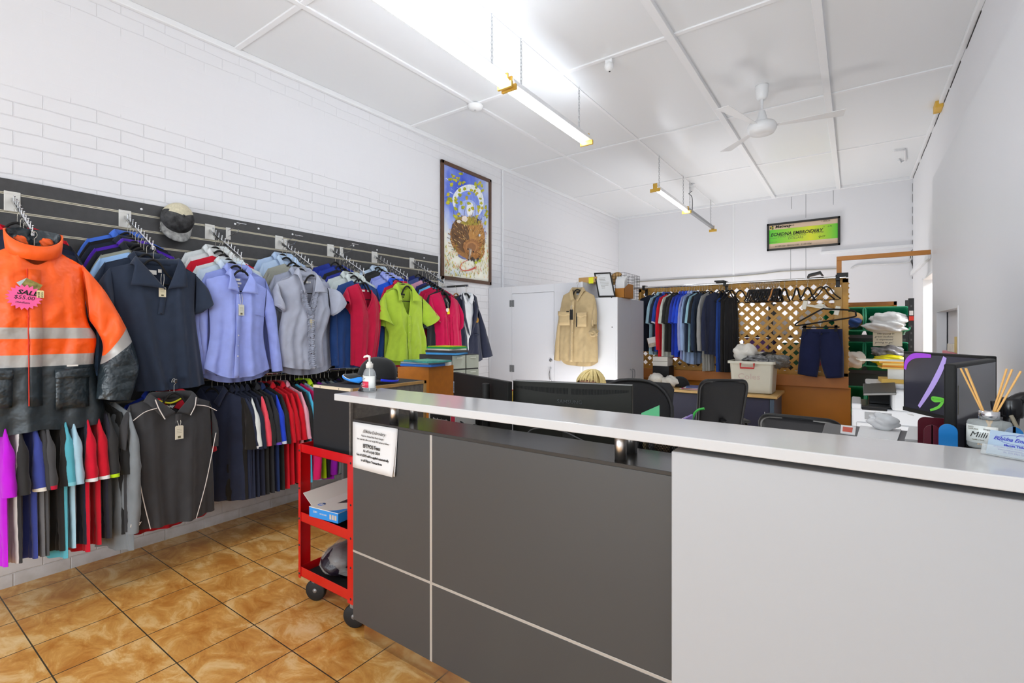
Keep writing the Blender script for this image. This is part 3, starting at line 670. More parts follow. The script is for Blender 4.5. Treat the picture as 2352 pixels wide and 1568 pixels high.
P = [[(.0386 * math.cos(t), .0386 * .63 * math.sin(t), z) for t in np.linspace(R(180), R(360), 20)] for z in (.02, .076)]
m = MB(); m.grid(P, 0); m.build('label', LBW, sn, solid=.0003)
P = [[(.0392 * math.cos(t), .0392 * .63 * math.sin(t), z) for t in np.linspace(R(185), R(300), 14)] for z in (.021, .05)]
m = MB(); m.grid(P, 0); m.build('label_band', LBR, sn, solid=.0003)
M = frame_of((-.012, -.0262, .0), (1, 0, 0), (0, 0, 1))
write([('Aqium', .006, -.006, .070), ('ANTI-BACTERIAL', .0042, -.002, .063), ('HAND GEL', .0042, -.002, .057)], INKS, sn, M)
write([('Hospital grade', .0045, 0, .038), ('kills germs', .0045, 0, .031)], LBW, sn, M, 'label_print')
PMP = mat('pump_white', (232, 230, 222), rough=.4)
m = MB(); m.lathe([(.0, .112), (.0165, .112), (.0165, .131), (.011, .133), (.011, .139), (.0045, .141), (.005, .160), (.006, .166), (0, .168)], n=20)
m.tube([(0, 0, .164), (-.012, -.004, .167), (-.026, -.008, .163), (-.029, -.009, .158)], [.006, .006, .005, .0035], 8); m.build('pump', PMP, sn)
m = MB(); m.tube([(0, 0, .11), (0, 0, .006)], .0022, 6); m.build('dip_tube', PMP, sn)
# reed diffuser
dx = (at(2222, 1025, Z=CTZ) + at(2310, 1033, Z=CTZ)) / 2
df = thing('reed_diffuser', 'glass reed diffuser bottle with chrome collar and white label', 'diffuser', (dx.x + .005, dx.y, CTZ))
GLS = mat('clear_glass', (220, 228, 226), rough=.04, alpha=.30, spec=.9)
ov([(0, .001), (.036, .001), (.040, .006), (.040, .062), (.037, .067), (.020, .070), (.017, .071)], 'bottle', GLS, df, 1, .7, 36)
ov([(.0, .070), (.019, .070), (.019, .090), (.017, .091), (.006, .091)], 'collar', CHROME, df, 1, 1)
ang = YAW; M0 = Matrix.Rotation(-.35, 4, 'Z')
P = [[M0 @ Vector((.0406 * math.cos(t), .0406 * .71 * math.sin(t), z)) for t in np.linspace(R(190), R(300), 18)] for z in (.014, .056)]
m = MB(); m.grid(P, 0); m.build('label', LBW, df, solid=.0003)
Mq = frame_of(M0 @ Vector((-.006, -.0300, 0)), M0 @ Vector((1, -.08, 0)), (0, 0, 1))
write([('Milli', .019, -.008, .034, .35, 1.0), ('Simply', .005, .008, .049)], INK, df, Mq)
write([('REED', .0045, -.021, .052), ('DIFFUSER', .0045, -.017, .047), ('Vanilla | Musk', .004, -.008, .022)], INKS, df, Mq, 'small_print')
REED = mat('reed_wood', (226, 176, 104), rough=.6)
rr = random.Random(3)
for a, b_ in ((-.052, .012), (-.046, -.01), (-.042, .008), (.034, .012), (.040, -.006), (.054, -.012)):
    m = MB(); m.tube([(-a * .35, -b_ * .3, .006), (a * .95, b_, .192 + rr.uniform(-.003, .003))], .0022, 7); m.build('reed', REED, df)
# business card holder
k0, k1 = at(2247, 1041, Z=CTZ), at(2362, 1062, Z=CTZ)
chd = thing('card_holder', 'clear acrylic holder with blue business cards beside the diffuser', 'card holder', k0)
ux = (k1 - k0); ux.z = 0; ux.normalize(); nrm = Vector((ux.y, -ux.x, 0))
up = (Vector((0, 0, 1)) * .93 - nrm * .36).normalized()
M = frame_of(k0 + Vector((0, 0, .004)) - nrm * .004 + ux * .012, ux, up)
ACR = mat('acrylic', (230, 236, 236), rough=.05, alpha=.25, spec=.8)
m = MB(); m.box((-.008, -.003, .002), (.094, .020, .004), M=M); m.box((-.008, -.004, -.012), (.094, -.002, .004), M=M); m.box((-.008, -.004, -.014), (-.006, .02, .004), M=M); m.box((-.008, -.006, -.03), (.094, -.004, .0), M=M); m.build('holder', ACR, chd, world=True)
CARD = mat('card_blue', (160, 180, 198), rough=.5); CBL = mat('card_ink', (52, 56, 170), rough=.5)
m = MB(); m.box((0, 0, -.006), (.090, .055, .0005), M=M); m.build('card_stack', CARD, chd, world=True)
Mc = M @ Matrix.Translation((.045, .0, .0008))
write([('Echidna Embroidery', .0115, .006, .038, .4, .92, .0002), ('Maggie Tickner', .0062, .004, .0245, 0, 1.1, .0002), ('97 Denham Street, Rockhampton Q 4700', .0045, .004, .0185), ('www.echidnaembroidery.com.au', .0045, .004, .0135), ('Ph: (07) 4922 7584', .0050, .004, .0080)], CBL, chd, Mc, world=True)
m = MB(); m.tube([Mc @ Vector((.006 + .036 * math.cos(t), .0385 + .0105 * math.sin(t), 0)) for t in np.linspace(0, 2 * PI, 33)[:-1]], .0004, 4, closed=True)
m.tube([Mc @ Vector((.010 + .009 * math.cos(t), .0455 + .006 * math.sin(t), 0)) for t in np.linspace(-.5, PI, 9)], .0005, 4); m.build('logo_oval', CBL, chd, world=True)
# ================================================================ garments and hangers
from mathutils import noise
def resample(pts, n, smooth=True):
    P = [Vector((p[0], p[1], 0)) for p in pts]
    if smooth and len(P) > 2: P = bez(P, 8)
    d = [0.0]
    for a, b_ in zip(P, P[1:]): d.append(d[-1] + (b_ - a).length)
    T = d[-1] or 1e-9; out = []; j = 0
    for i in range(n):
        s = T * i / (n - 1)
        while j < len(P) - 2 and d[j + 1] < s: j += 1
        f = (s - d[j]) / max(1e-9, d[j + 1] - d[j]); out.append(P[j].lerp(P[j + 1], min(max(f, 0), 1)))
    return [(p.x, p.y) for p in out]
NL, NN, NT = 17, 18, 44
FRONT = [None]
def ydep(x, z, y=-.05):
    """depth of the last garment's front at a point"""
    Q = FRONT[0]
    if Q is None: return y
    d = (Q[:, 0] - x) ** 2 + (Q[:, 2] - z) ** 2; k = np.argsort(d)[:4]
    return float(Q[k, 1].min())
def sheet_grid(L, Rr, top, hem):
    """transfinite sheet between a left edge, a right edge (both bottom to top), a top edge and a hem"""
    nx = len(top)
    B = resample(hem, nx); Lp = resample(L, NT); Rp = resample(Rr, NT)
    P = np.zeros((NT, nx, 2))
    T = np.array(top); B = np.array(B); Lp = np.array(Lp); Rp = np.array(Rp)
    for i in range(NT):
        t = i / (NT - 1)
        for j in range(nx):
            s = j / (nx - 1)
            P[i, j] = (1 - t) * B[j] + t * T[j] + (1 - s) * Lp[i] + s * Rp[i] - ((1 - s) * (1 - t) * B[0] + s * (1 - t) * B[-1] + (1 - s) * t * T[0] + s * t * T[-1])
    return P
def neck_top(sl, nl, neck, nr, sr):
    a = resample([sl, nl], NL, False); b_ = resample([nl] + neck + [nr], NN, len(neck) != 1); c = resample([nr, sr], NL, False)
    return a + b_[1:] + c[1:]
def body_mb(L, Rr, sl, nl, neck, nr, sr, hem, dep=.05, fold=.012, seed=0, bneck=.012, mf=None, wr=.006, hem_b=None, slit=None):
    """front and back of a hanging garment; coordinates are (across, up), the front faces -y"""
    ntop = neck_top(sl, nl, neck, nr, sr)
    mid = ((nl[0] + nr[0]) / 2, (nl[1] + nr[1]) / 2 - bneck)
    btop = neck_top(sl, nl, [(nl[0] * .6 + nr[0] * .4, mid[1]), (nl[0] * .4 + nr[0] * .6, mid[1])], nr, sr)
    rnd = random.Random(seed); ph = [rnd.uniform(0, 6.28) for _ in range(6)]; k1, k2 = rnd.uniform(2.2, 3.2), rnd.uniform(4.5, 6.5)
    mb = MB(); nx = len(ntop)
    for side in (0, 1):
        G = sheet_grid(L, Rr, ntop if side == 0 else btop, hem if side == 0 else (hem_b or hem))
        Q = np.zeros((NT, nx, 3))
        for i in range(NT):
            t = i / (NT - 1)
            for j in range(nx):
                s = j / (nx - 1); x, z = G[i, j]
                g = max(0, 1 - abs(2 * s - 1) ** 2.6) ** .6
                neckc = NL - 1 <= j <= NL + NN - 2
                tf = (0.55 + 0.45 * (1 - t ** 3)) if neckc else max(0.0, 1 - t ** 5) ** .7
                e = min(j - (NL - 1), NL + NN - 2 - j) / 3.0 if neckc else 0
                if neckc and e < 1: tf = tf * e + (1 - e) * max(0.0, 1 - t ** 5) ** .7
                y = dep * g * tf * (1 if side == 0 else .75)
                fl = fold * (1 - t) ** .7 * (math.sin(2 * PI * k1 * s + ph[0] + 1.2 * t) + .6 * math.sin(2 * PI * k2 * s + ph[1] - 1.5 * t)) * g ** .5
                w_ = wr * noise.noise(Vector((x * 9 + seed * 7.1, z * 5 + side * 3, seed))) * g + .5 * wr * noise.noise(Vector((x * 24 - z * 16 + seed, z * 13, seed * 2.0))) * g
                y = y + fl * .85 + w_ * 1.5
                Q[i, j] = (x, -y if side == 0 else y, z)
        if side == 0: FRONT[0] = Q.reshape(-1, 3)
        mb.grid(Q, (lambda i, j: mf(j / (nx - 1), i / (NT - 1), Q[i, j, 0], Q[i, j, 2], side)) if mf else 0, True, False, None, flip=(side == 1))
    return mb
def sleeve_mb(A, B, dep=.035, seed=0, y0=0.0, y1=0.0, nu=20, nv=18, mf=None, wr=.006, puff=0.0):
    """tube between an outer edge A and an inner edge B, both from the shoulder to the cuff"""
    a = resample(A, nu); b_ = resample(B, nu); P = []
    for i in range(nu):
        t = i / (nu - 1); row = []
        d = dep * (.35 + .65 * min(1, t * 2.5)) * (1 + puff * math.sin(PI * t))
        for k in range(nv):
            an = 2 * PI * k / nv; w = (1 - math.cos(an)) / 2
            x = a[i][0] * (1 - w) + b_[i][0] * w; z = a[i][1] * (1 - w) + b_[i][1] * w
            nn = noise.noise(Vector((x * 16 + seed, z * 11, an + seed))) + .6 * noise.noise(Vector((x * 30 + seed, z * 22, seed - an)))
            y = math.sin(an) * d + y0 + (y1 - y0) * t + wr * nn
            row.append((x + wr * .4 * nn, y, z))
        P.append(row)
    mb = MB(); mb.grid(P, (lambda i, j: mf(i / (nu - 1))) if mf else 0, True, True); return mb
def collar_mb(nl, nr, fl, fr, tl, tr, dep, h=.03, wid=.05, thick=.0025):
    """folded shirt collar: nl/nr neck sides, fl/fr front ends, tl/tr points"""
    cx_ = (nl[0] + nr[0]) / 2; zb = (nl[1] + nr[1]) / 2
    fold = [(fl[0], -dep * 1.0, fl[1]), (nl[0] + .004, -dep * .55, nl[1] + h * .55), (nl[0] + .012, dep * .25, nl[1] + h), (cx_, dep * .72, zb + h * .95), (nr[0] - .012, dep * .25, nr[1] + h), (nr[0] - .004, -dep * .55, nr[1] + h * .55), (fr[0], -dep * 1.0, fr[1])]
    out = [(tl[0], -dep * 1.0 - .010, tl[1]), (nl[0] - .022, -dep * .85 - .008, nl[1] + h * .3 - wid * .62), (nl[0] - .022, dep * .2, nl[1] + h - wid * .75), (cx_, dep * .72 + .014, zb + h - wid * .9), (nr[0] + .022, dep * .2, nr[1] + h - wid * .75), (nr[0] + .022, -dep * .85 - .008, nr[1] + h * .3 - wid * .62), (tr[0], -dep * 1.0 - .010, tr[1])]
    inn = [(fl[0], -dep * .9, fl[1] - .008), (nl[0] + .004, -dep * .5, nl[1] - .015), (nl[0] + .012, dep * .2, nl[1] - .012), (cx_, dep * .66, zb - .012), (nr[0] - .012, dep * .2, nr[1] - .012), (nr[0] - .004, -dep * .5, nr[1] - .015), (fr[0], -dep * .9, fr[1] - .008)]
    f_, o_, i_ = bez(fold, 6), bez(out, 6), bez(inn, 6)
    P = []
    for v in (0, .5, 1.0): P.append([tuple(i_[k].lerp(f_[k], v)) for k in range(len(f_))])
    for v in (.08, .4, .7, 1.0):
        P.append([tuple(f_[k].lerp(o_[k], v) + Vector((0, -.004 * math.sin(PI * v) if abs(k - len(f_) / 2) > 9 else .004 * math.sin(PI * v), .003 * math.sin(PI * v)))) for k in range(len(f_))])
    mb = MB(); mb.grid(P); return mb
HANGB = mat('hanger_velvet', (24, 23, 23), rough=.8); HOOKM = mat('hook_wire', (196, 192, 180), rough=.25, metal=.9)
def hanger_bodies(w=.19, bar=True):
    m = MB()
    m.tube(bez([(-w, 0, -.125), (-w * .85, 0, -.11), (-.10, 0, -.068), (-.052, 0, -.014), (0, 0, .006), (.052, 0, -.014), (.10, 0, -.068), (w * .85, 0, -.11), (w, 0, -.125)], 5), .0075, 8, sx=1.25)
    if bar: m.tube([(-w * .96, 0, -.12), (-w * .85, 0, -.135), (w * .85, 0, -.135), (w * .96, 0, -.12)], .004, 6)
    return m
def hook_body(hh=.09):
    m = MB(); r_ = .0165
    pts = [(0, 0, .005), (0, 0, hh - r_ * 2.3)] + [(r_ * math.cos(a) + .0, 0, hh - r_ + r_ * math.sin(a)) for a in np.linspace(R(-50), R(195), 12)]
    m.tube(pts, .0021, 6); return m
HPROTO = None
def hanger(loc, rz, label, group, hh=.09, body=None, hookm=None, w=None):
    global HPROTO
    if HPROTO is None:
        HPROTO = thing('clothes_hanger', '', 'hanger'); hanger_bodies().build('arms', HANGB, HPROTO); hook_body().build('hook', HOOKM, HPROTO)
        h = HPROTO
    else: h = copy_tree(HPROTO)
    h.location = loc; h.rotation_euler = (0, 0, rz); tag(h, label, 'hanger', group)
    if 'hanger holding' in label: h.scale = (.68, 1, 1)
    if body or hookm:
        for c in h.children: omat(c, body if c.name.startswith('arms') else hookm)
    return h
BTN = mat('button_pearl', (226, 224, 216), rough=.25); LBLW = mat('woven_label', (232, 230, 224), rough=.7); TAGC = mat('tag_card', (214, 206, 176), rough=.7); STRG = mat('tag_string', (220, 218, 208), rough=.7)
def buttons(root, pts, m_=BTN, r_=.005):
    for i, p in enumerate(pts):
        p = Vector((p[0], ydep(p[0], p[2]) - .006, p[2])); mb = MB(); mb.lathe([(0, .0025), (r_ * .8, .0022), (r_, .0012), (r_, 0)], n=10, M=Matrix.Translation(p) @ Matrix.Rotation(R(90), 4, 'X')); mb.build('button', m_, root)
def hang_tag(root, top, w, h, y, m_=TAGC, tilt=0.0, string=None, marks=True, name='swing_tag'):
    if y < 0: y = min(ydep(top[0], top[1]), ydep(top[0], top[1] - h), ydep(top[0], top[1] - h / 2)) - .010
    M = Matrix.Translation((top[0], y, top[1])) @ Matrix.Rotation(tilt, 4, 'Y')
    mb = MB(); mb.prism([(-w / 2, -h), (w / 2, -h), (w / 2, -h * .06), (w / 2 - w * .15, 0), (-w / 2 + w * .15, 0), (-w / 2, -h * .06)], -.0008, .0008, 0, M)
    t = mb.build(name, m_, root)
    if marks:
        k = MB()
        for i in range(3): k.box((-w * .3, -.0013, -h * (.3 + .11 * i)), (w * .3, -.0009, -h * (.285 + .11 * i)), 0, M)
        k.box((-w * .18, -.0013, -h * .92), (w * .18, -.0009, -h * .76), 0, M); k.build('printed_lines', INKS, t)
    if string:
        s = MB(); s.tube(bez([(string[0] - .006, y * .8, string[1]), (top[0] - .008, y, (top[1] + string[1]) / 2), (top[0], y - .001, top[1] - .004), (top[0] + .008, y, (top[1] + string[1]) / 2), (string[0] + .006, y * .8, string[1])], 5), .0011, 5); s.build('string', STRG, root)
    return t
def placket(root, pts, y, m_, w=.016, name='placket'):
    L_ = [(p[0] - w, p[1]) for p in pts]; R_ = [(p[0] + w, p[1]) for p in pts]
    a_, b_ = resample(L_, 26), resample(R_, 26)
    P = [[(l[0], ydep(l[0], l[1]) - .003, l[1]) for l in a_], [((l[0] + r_[0]) / 2, ydep((l[0] + r_[0]) / 2, l[1]) - .0045, (l[1] + r_[1]) / 2) for l, r_ in zip(a_, b_)], [(r_[0], ydep(r_[0], r_[1]) - .003, r_[1]) for r_ in b_]]
    mb = MB(); mb.grid(P); return mb.build(name, m_, root, solid=.003)
class Hero:
    """front-facing garment on a sloping arm; pixel outlines are turned into its own plane"""
    def __init__(s, name, label, cat, Xp, Yc, vz, group=None, plane='X', rz=R(90)):
        s.plane, s.Xp, s.Yc = plane, Xp, Yc
        s.zn = vz
        s.root = thing(name, label, cat, (Xp, Yc, vz) if plane == 'X' else (Yc, Xp, vz), rz, group)
    def p(s, u, v):
        q = at(u, v, X=s.Xp) if s.plane == 'X' else at(u, v, Y=s.Xp)
        return ((q.y if s.plane == 'X' else q.x) - s.Yc, q.z - s.zn)
    def ps(s, pts): return [s.p(*q) for q in pts]
    def body(s, L, Rr, sl, nl, neck, nr, sr, hem, ms, **k):
        o = body_mb(s.ps(L), s.ps(Rr), s.p(*sl), s.p(*nl), s.ps(neck), s.p(*nr), s.p(*sr), s.ps(hem), **k)
        return o.build('body', ms, s.root)
    def sleeve(s, A, B, ms, **k): return sleeve_mb(s.ps(A), s.ps(B), **k).build('sleeve', ms, s.root)
    def collar(s, nl, nr, fl, fr, tl, tr, dep, m_, **k): return collar_mb(s.p(*nl), s.p(*nr), s.p(*fl), s.p(*fr), s.p(*tl), s.p(*tr), dep, **k).build('collar', m_, s.root, solid=.002)
    def label(s, u, v, w, h, m_=LBLW, y=.02, name='neck_label'):
        x, z = s.p(u, v); mb = MB(); mb.box((x - w / 2, y - .001, z - h / 2), (x + w / 2, y, z + h / 2)); return mb.build(name, m_, s.root)
    def line(s, pts, y, r_, m_, name='piping'):
        mb = MB(); mb.tube([(q.x, (ydep(q.x, q.z) - .001) if not callable(y) and y < -.03 or callable(y) else y, q.z) for q in bez([(x, 0, z) for x, z in s.ps(pts)], 8)], r_, 5); return mb.build(name, m_, s.root)
# ---------------------------------------------------------------- garments of the racks, one of each cut
def generic(kind, seed, dep=.022, L_=.72, wd=1.0):
    rt = thing({'polo': 'polo_shirt', 'tee': 'tee_shirt', 'shirt': 'dress_shirt', 'shell': 'dress_shirt', 'jumper': 'long_sleeve_shirt', 'trouser': 'trousers'}[kind], '', 'shirt')
    f0 = fab('8a8a8a'); w = wd
    rnd = random.Random(seed)
    if kind == 'shell':
        body_mb([(-.17, -.60), (-.17, -.3), (-.15, -.07)], [(.17, -.60), (.17, -.3), (.15, -.07)], (-.15, -.07), (-.07, .0), [(-.02, -.05), (0, -.09), (.02, -.05)], (.07, 0), (.15, -.07), [(-.17, -.6), (0, -.61), (.17, -.6)], dep=.03, seed=seed).build('body', [f0], rt)
        collar_mb((-.07, 0), (.07, 0), (-.012, -.075), (.012, -.075), (-.055, -.105), (.055, -.105), dep, h=.03, wid=.05).build('collar', [f0], rt, solid=.002); return rt
    if kind == 'trouser':
        b_ = body_mb([(-.11, -.95), (-.115, -.5), (-.10, -.08)], [(.12, -.95), (.12, -.5), (.10, -.08)], (-.10, -.075), (-.05, -.07), [(0, -.07)], (.05, -.07), (.10, -.075), [(-.11, -.95), (0, -.95), (.12, -.95)], dep=dep, seed=seed, fold=.01)
        b_.build('body', [f0], rt); return rt
    hd = L_
    L = [(-.235 * w, -hd), (-.225 * w, -hd * .6), (-.225 * w, -.25), (-.205 * w, -.055)]
    Rr = [(-x, z) for x, z in L]
    hem = [L[0], (-.1, -hd - .008), (.1, -hd - .008), Rr[0]] if kind != 'shirt' else [L[0], (-.1, -hd - .05), (.1, -hd - .05), Rr[0]]
    col_ = kind in ('polo', 'shirt')
    body_mb(L, Rr, L[-1], (-.07, .0), [(-.03, -.06), (0, -.075), (.03, -.06)] if not col_ else [(-.02, -.05), (0, -.09), (.02, -.05)], (.07, 0), Rr[-1], hem, dep=dep, seed=seed, fold=.014).build('body', [f0], rt)
    for sx_ in (-1, 1):
        if kind in ('polo', 'tee'):
            A = [(.2 * w, -.047), (.255 * w, -.16), (.30 * w, -.36 - rnd.uniform(0, .03))]; B = [(.222 * w, -.24), (.222 * w, -.33), (.215 * w, -.385)]
        else:
            A = [(.2 * w, -.047), (.262 * w, -.2), (.285 * w, -.45), (.272 * w, -.70)]; B = [(.222 * w, -.24), (.215 * w, -.45), (.205 * w, -.705)]
        sleeve_mb([(sx_ * x, z) for x, z in A], [(sx_ * x, z) for x, z in B], dep=dep * 1.05, seed=seed + sx_, y1=-.006, mf=lambda t: 1 if t > .91 else 0).build('sleeve', [f0, f0], rt)
    if col_:
        collar_mb((-.07, 0), (.07, 0), (-.012, -.075), (.012, -.075), (-.055, -.105), (.055, -.105), dep, h=.03, wid=.05).build('collar', [f0], rt, solid=.002)
    return rt
PROTO = {}; PLACED = set()
def rack(kind, c, loc, rz, label, group, sc=None, trim=None, cc=None, L_=.72, seed=0, dep=.022, wd=1.0, cat=None, tilt=0.0):
    key = (kind, seed, L_, dep, wd)
    if key not in PROTO:
        PROTO[key] = generic(kind, seed * 11 + 3, dep, L_, wd); g = PROTO[key]
    else: g = copy_tree(PROTO[key])
    m_ = fab(c); ms = fab(sc) if sc else m_; mt = fab(trim) if trim else ms; mc = fab(cc) if cc else m_
    for ch in g.children:
        n = ch.name.split('.')[0]
        if n == 'body': omat(ch, m_)
        elif n == 'sleeve': omat(ch, ms, mt)
        else: omat(ch, mc)
    g.location = loc; g.rotation_euler = (0, tilt, rz)
    tag(g, label, cat or {'trouser': 'trousers', 'jumper': 'top', 'tee': 'top'}.get(kind, 'shirt'), group)
    return g
# ================================================================ the garments shown face on
HX = -3.375
# ---- hi-vis jacket
ORG = mat('hivis_orange', (255, 98, 24), rough=.5, var=.05, vscale=9, bump=.5, bscale=9, sheen=.1, dist=.025); SIL = mat('reflective_tape', (172, 170, 166), rough=.4, metal=.25, var=.08); DKJ = mat('coated_navy', (42, 52, 58), rough=.3, var=.1, vscale=10, spec=.6, bump=.9, bscale=13, dist=.03)
h = Hero('rain_jacket', 'orange and dark hi-vis rain jacket with pink sale star', 'jacket', -3.35, .604, 1.835, 'garments facing the room')
zb = [h.p(50, v)[1] for v in (754, 778, 815, 842)]
BAND = mat('hivis_banded', (255, 98, 24), rough=.42, bump=.6, bscale=10, dist=.03)
N, L, bs = nodes(BAND)
tc = N.new('ShaderNodeTexCoord'); sp_ = N.new('ShaderNodeSeparateXYZ'); L.new(tc.outputs['Object'], sp_.inputs[0])
mr = N.new('ShaderNodeMapRange'); mr.inputs['From Min'].default_value = -1; mr.inputs['From Max'].default_value = 0; L.new(sp_.outputs['Z'], mr.inputs['Value'])
rp = N.new('ShaderNodeValToRGB'); rp.color_ramp.interpolation = 'CONSTANT'; e = rp.color_ramp.elements
e[0].position = 0; e[0].color = col((42, 52, 58)); e[1].position = 1 + zb[3]; e[1].color = col((176, 174, 170))
for z_, c_ in ((zb[2], (255, 98, 24)), (zb[1], (176, 174, 170)), (zb[0], (255, 98, 24))):
    x_ = e.new(1 + z_); x_.color = col(c_)
L.new(mr.outputs['Result'], rp.inputs['Fac']); L.new(rp.outputs['Color'], bs.inputs['Base Color'])
rt = [(241, 966), (238, 920), (216, 838), (221, 775), (200, 730), (192, 612)]
RR_ = h.ps(rt); LL = [(-x, z) for x, z in RR_]
mb = body_mb(LL, RR_, LL[-1], (-.095, .0), [(-.05, -.045), (.0, -.075), (.05, -.045)], (.095, 0), RR_[-1], [LL[0], (-.12, RR_[0][1] - .01), (.0, RR_[0][1] + .005), (.12, RR_[0][1] - .012), RR_[0]], dep=.075, seed=3, fold=.014, wr=.013)
mb.build('body', BAND, h.root)
A = h.ps([(186, 608), (236, 668), (285, 758), (309, 832), (302, 876), (288, 916)]); B = h.ps([(202, 735), (232, 790), (218, 860), (212, 913)])
def sm(t): return 0 if t < .47 else 1 if t < .56 else 2
for s_ in (1, -1):
    sleeve_mb([(s_ * x, z) for x, z in A], [(s_ * x, z) for x, z in B], dep=.06, seed=5 + s_, y0=-.02, y1=-.07, mf=sm, wr=.02, nu=60).build('sleeve', [ORG, SIL, DKJ], h.root)
P = []
for v, fl in ((0, 0.0), (.5, .004), (1, .006)):
    P.append([((.10 + fl) * math.sin(a), (-.055 - fl) * math.cos(a) if math.cos(a) > 0 else -.05 * math.cos(a), -.055 * max(0, math.cos(a)) + .07 * v + .02 * v * (1 - math.cos(a))) for a in np.linspace(-PI, PI, 33)])
m = MB(); m.grid(P, lambda i, j: 0 if 5 <= j <= 26 else 1); m.build('collar', [ORG, DKJ], h.root, solid=.006)
m = MB(); m.grid([[(p[0] * .93, p[1] * .9 + .002, p[2] + .002) for p in row] for row in P]); m.build('collar_lining', DKJ, h.root)
for x in (-.045, .05):
    m = MB(); m.blob((x, .02, .045), (.026, .012, .024), seed=int(100 * x) + 9, amp=.25); m.build('hood_tab', ORG, h.root)
x0 = h.p(56, 700)[0]
m = MB(); m.grid([[(x0 + dx, ydep(x0 + dx, z) - .006 - .003 * (dx > 0), z) for z in np.linspace(-.10, h.p(60, 930)[1], 14)] for dx in (0, .012, .05)])
m.build('zip_flap', BAND, h.root, solid=.002)
m = MB(); m.tube([(x0 - .001, ydep(x0, z) - .009, z) for z in np.linspace(-.10, h.p(60, 928)[1], 10)], .0022, 5); m.build('zip_piping', mat('piping_red', (220, 50, 22), rough=.6), h.root)
for a, b_ in (((118, 848), (196, 930)), ((-60, 850), (20, 932))):
    q0, q1 = h.p(*a), h.p(*b_); m = MB(); m.grid([[(x, ydep(x, z) - .006 - .006 * math.sin(PI * (x - q0[0]) / (q1[0] - q0[0])), z) for x in np.linspace(q0[0], q1[0], 8)] for z in np.linspace(q1[1], q0[1], 6)]); m.build('pocket', DKJ, h.root, solid=.003)
    m = MB(); m.grid([[(x, ydep(x, z) - .013 - .006 * math.sin(PI * (x - q0[0]) / (q1[0] - q0[0])), z) for x in np.linspace(q0[0] - .003, q1[0] + .003, 8)] for z in np.linspace(q0[1] - .045, q0[1] + .002, 4)]); m.build('pocket_flap', DKJ, h.root, solid=.003)
q = h.p(155, 838); m = MB(); yq = ydep(*q) - .012; m.box((q[0] - .022, yq - .003, q[1] - .003), (q[0] + .022, yq, q[1] + .005)); m.build('brand_tab', LBLW, h.root)
PINK = mat('star_pink', (255, 104, 168), rough=.6)
c = h.p(46, 684); pts = []; ys = min(ydep(c[0] + a_, c[1] + b_) for a_ in (-.05, 0, .05) for b_ in (-.05, 0, .05)) - .012
for k_ in range(40):
    a = 2 * PI * k_ / 40; rd = (.066 if k_ % 2 else .052); pts.append((c[0] + rd * math.sin(a), c[1] + .95 * rd * math.cos(a)))
m = MB(); m.prism(pts, ys - .002, ys); st = m.build('sale_star', PINK, h.root)
M = frame_of((c[0], ys - .0025, c[1]), (1, 0, -.12), (.12, 0, 1))
write([('SALE', .030, .008, .022, .25, 1.15, .001), ('$55.00', .025, .0, -.003, .1, 1.05)], INK, st, M); write([('medium', .014, -.004, -.026, .3, 1.1)], INK, st, M, 'handwriting')
FRONT_KEEP = FRONT[0]; FRONT[0] = np.array([[0, ys + .003, 0]]); t_ = hang_tag(h.root, h.p(81, 669), .026, .036, -.109, mat('tag_cream', (232, 218, 160), rough=.7), name='price_tag', marks=False)
M = frame_of((h.p(81, 669)[0], ys - .0085, h.p(81, 669)[1] - .02), (0, 0, -1), (1, 0, 0)); write([('$55.00', .010, .002, -.006), ('RAIN JKT', .007, .002, .006)], INK, t_, M)
q = h.p(62, 655); PH = mat('photo_card', (140, 130, 70), rough=.4, var=.5, vscale=60)
m = MB(); M = Matrix.Translation((q[0], ys + .003, q[1])) @ Matrix.Rotation(R(28), 4, 'Y'); m.box((-.028, -.001, -.028), (.036, .001, .018), 0, M); m.build('swing_tag', PH, h.root)
m = MB(); M = Matrix.Translation((q[0] - .02, ys + .006, q[1])) @ Matrix.Rotation(R(-35), 4, 'Y'); m.box((-.022, -.001, -.022), (.022, .001, .022), 0, M); m.build('swing_tag', mat('tag_blue', (190, 208, 212), rough=.5), h.root)
hanger((-3.35, .604, 1.84), R(90), 'hanger holding the orange hi-vis jacket', 'hangers on the sloping arms')
# ---- navy women's polo
NVP = fab('2a3446', 'cloth_navy_polo')
h = Hero('polo_shirt', 'navy polo shirt facing the room, cream swing tag at the neck', 'shirt', HX, 1.116, 1.835, 'garments facing the room')
h.body([(312, 899), (284, 811), (268, 724), (256, 680), (250, 615)], [(470, 882), (458, 800), (448, 728), (446, 690), (451, 630)], (250, 615), (312, 602), [(352, 650), (372, 672), (398, 640)], (408, 606), (451, 630), [(312, 899), (375, 894), (430, 888), (470, 882)], [NVP], dep=.06, fold=.016, seed=11)
h.sleeve([(449, 630), (474, 662), (485, 697)], [(447, 722), (460, 719), (464, 713)], [NVP], dep=.05, seed=2, y1=-.02); h.sleeve([(252, 615), (232, 640), (220, 672)], [(262, 706), (250, 706), (241, 704)], [NVP], dep=.05, seed=4, y1=.01)
h.collar((312, 602), (408, 606), (372, 664), (378, 664), (291, 655), (421, 661), .055, NVP, h=.03, wid=.06)
placket(h.root, h.ps([(372, 668), (366, 700), (362, 722)]), -.066, NVP, .014)
buttons(h.root, [Vector((h.p(362, 719)[0], -.07, h.p(362, 719)[1]))], mat('button_navy', (30, 36, 52), rough=.3))
h.label(352, 625, .04, .026, y=.012); h.label(369, 622, .018, .02, y=.012, name='size_label')
hang_tag(h.root, h.p(366, 660), .036, .058, -.075, string=h.p(368, 630))
hanger((HX, 1.116, 1.845), R(90), 'hanger holding the navy polo with cream tag', 'hangers on the sloping arms')
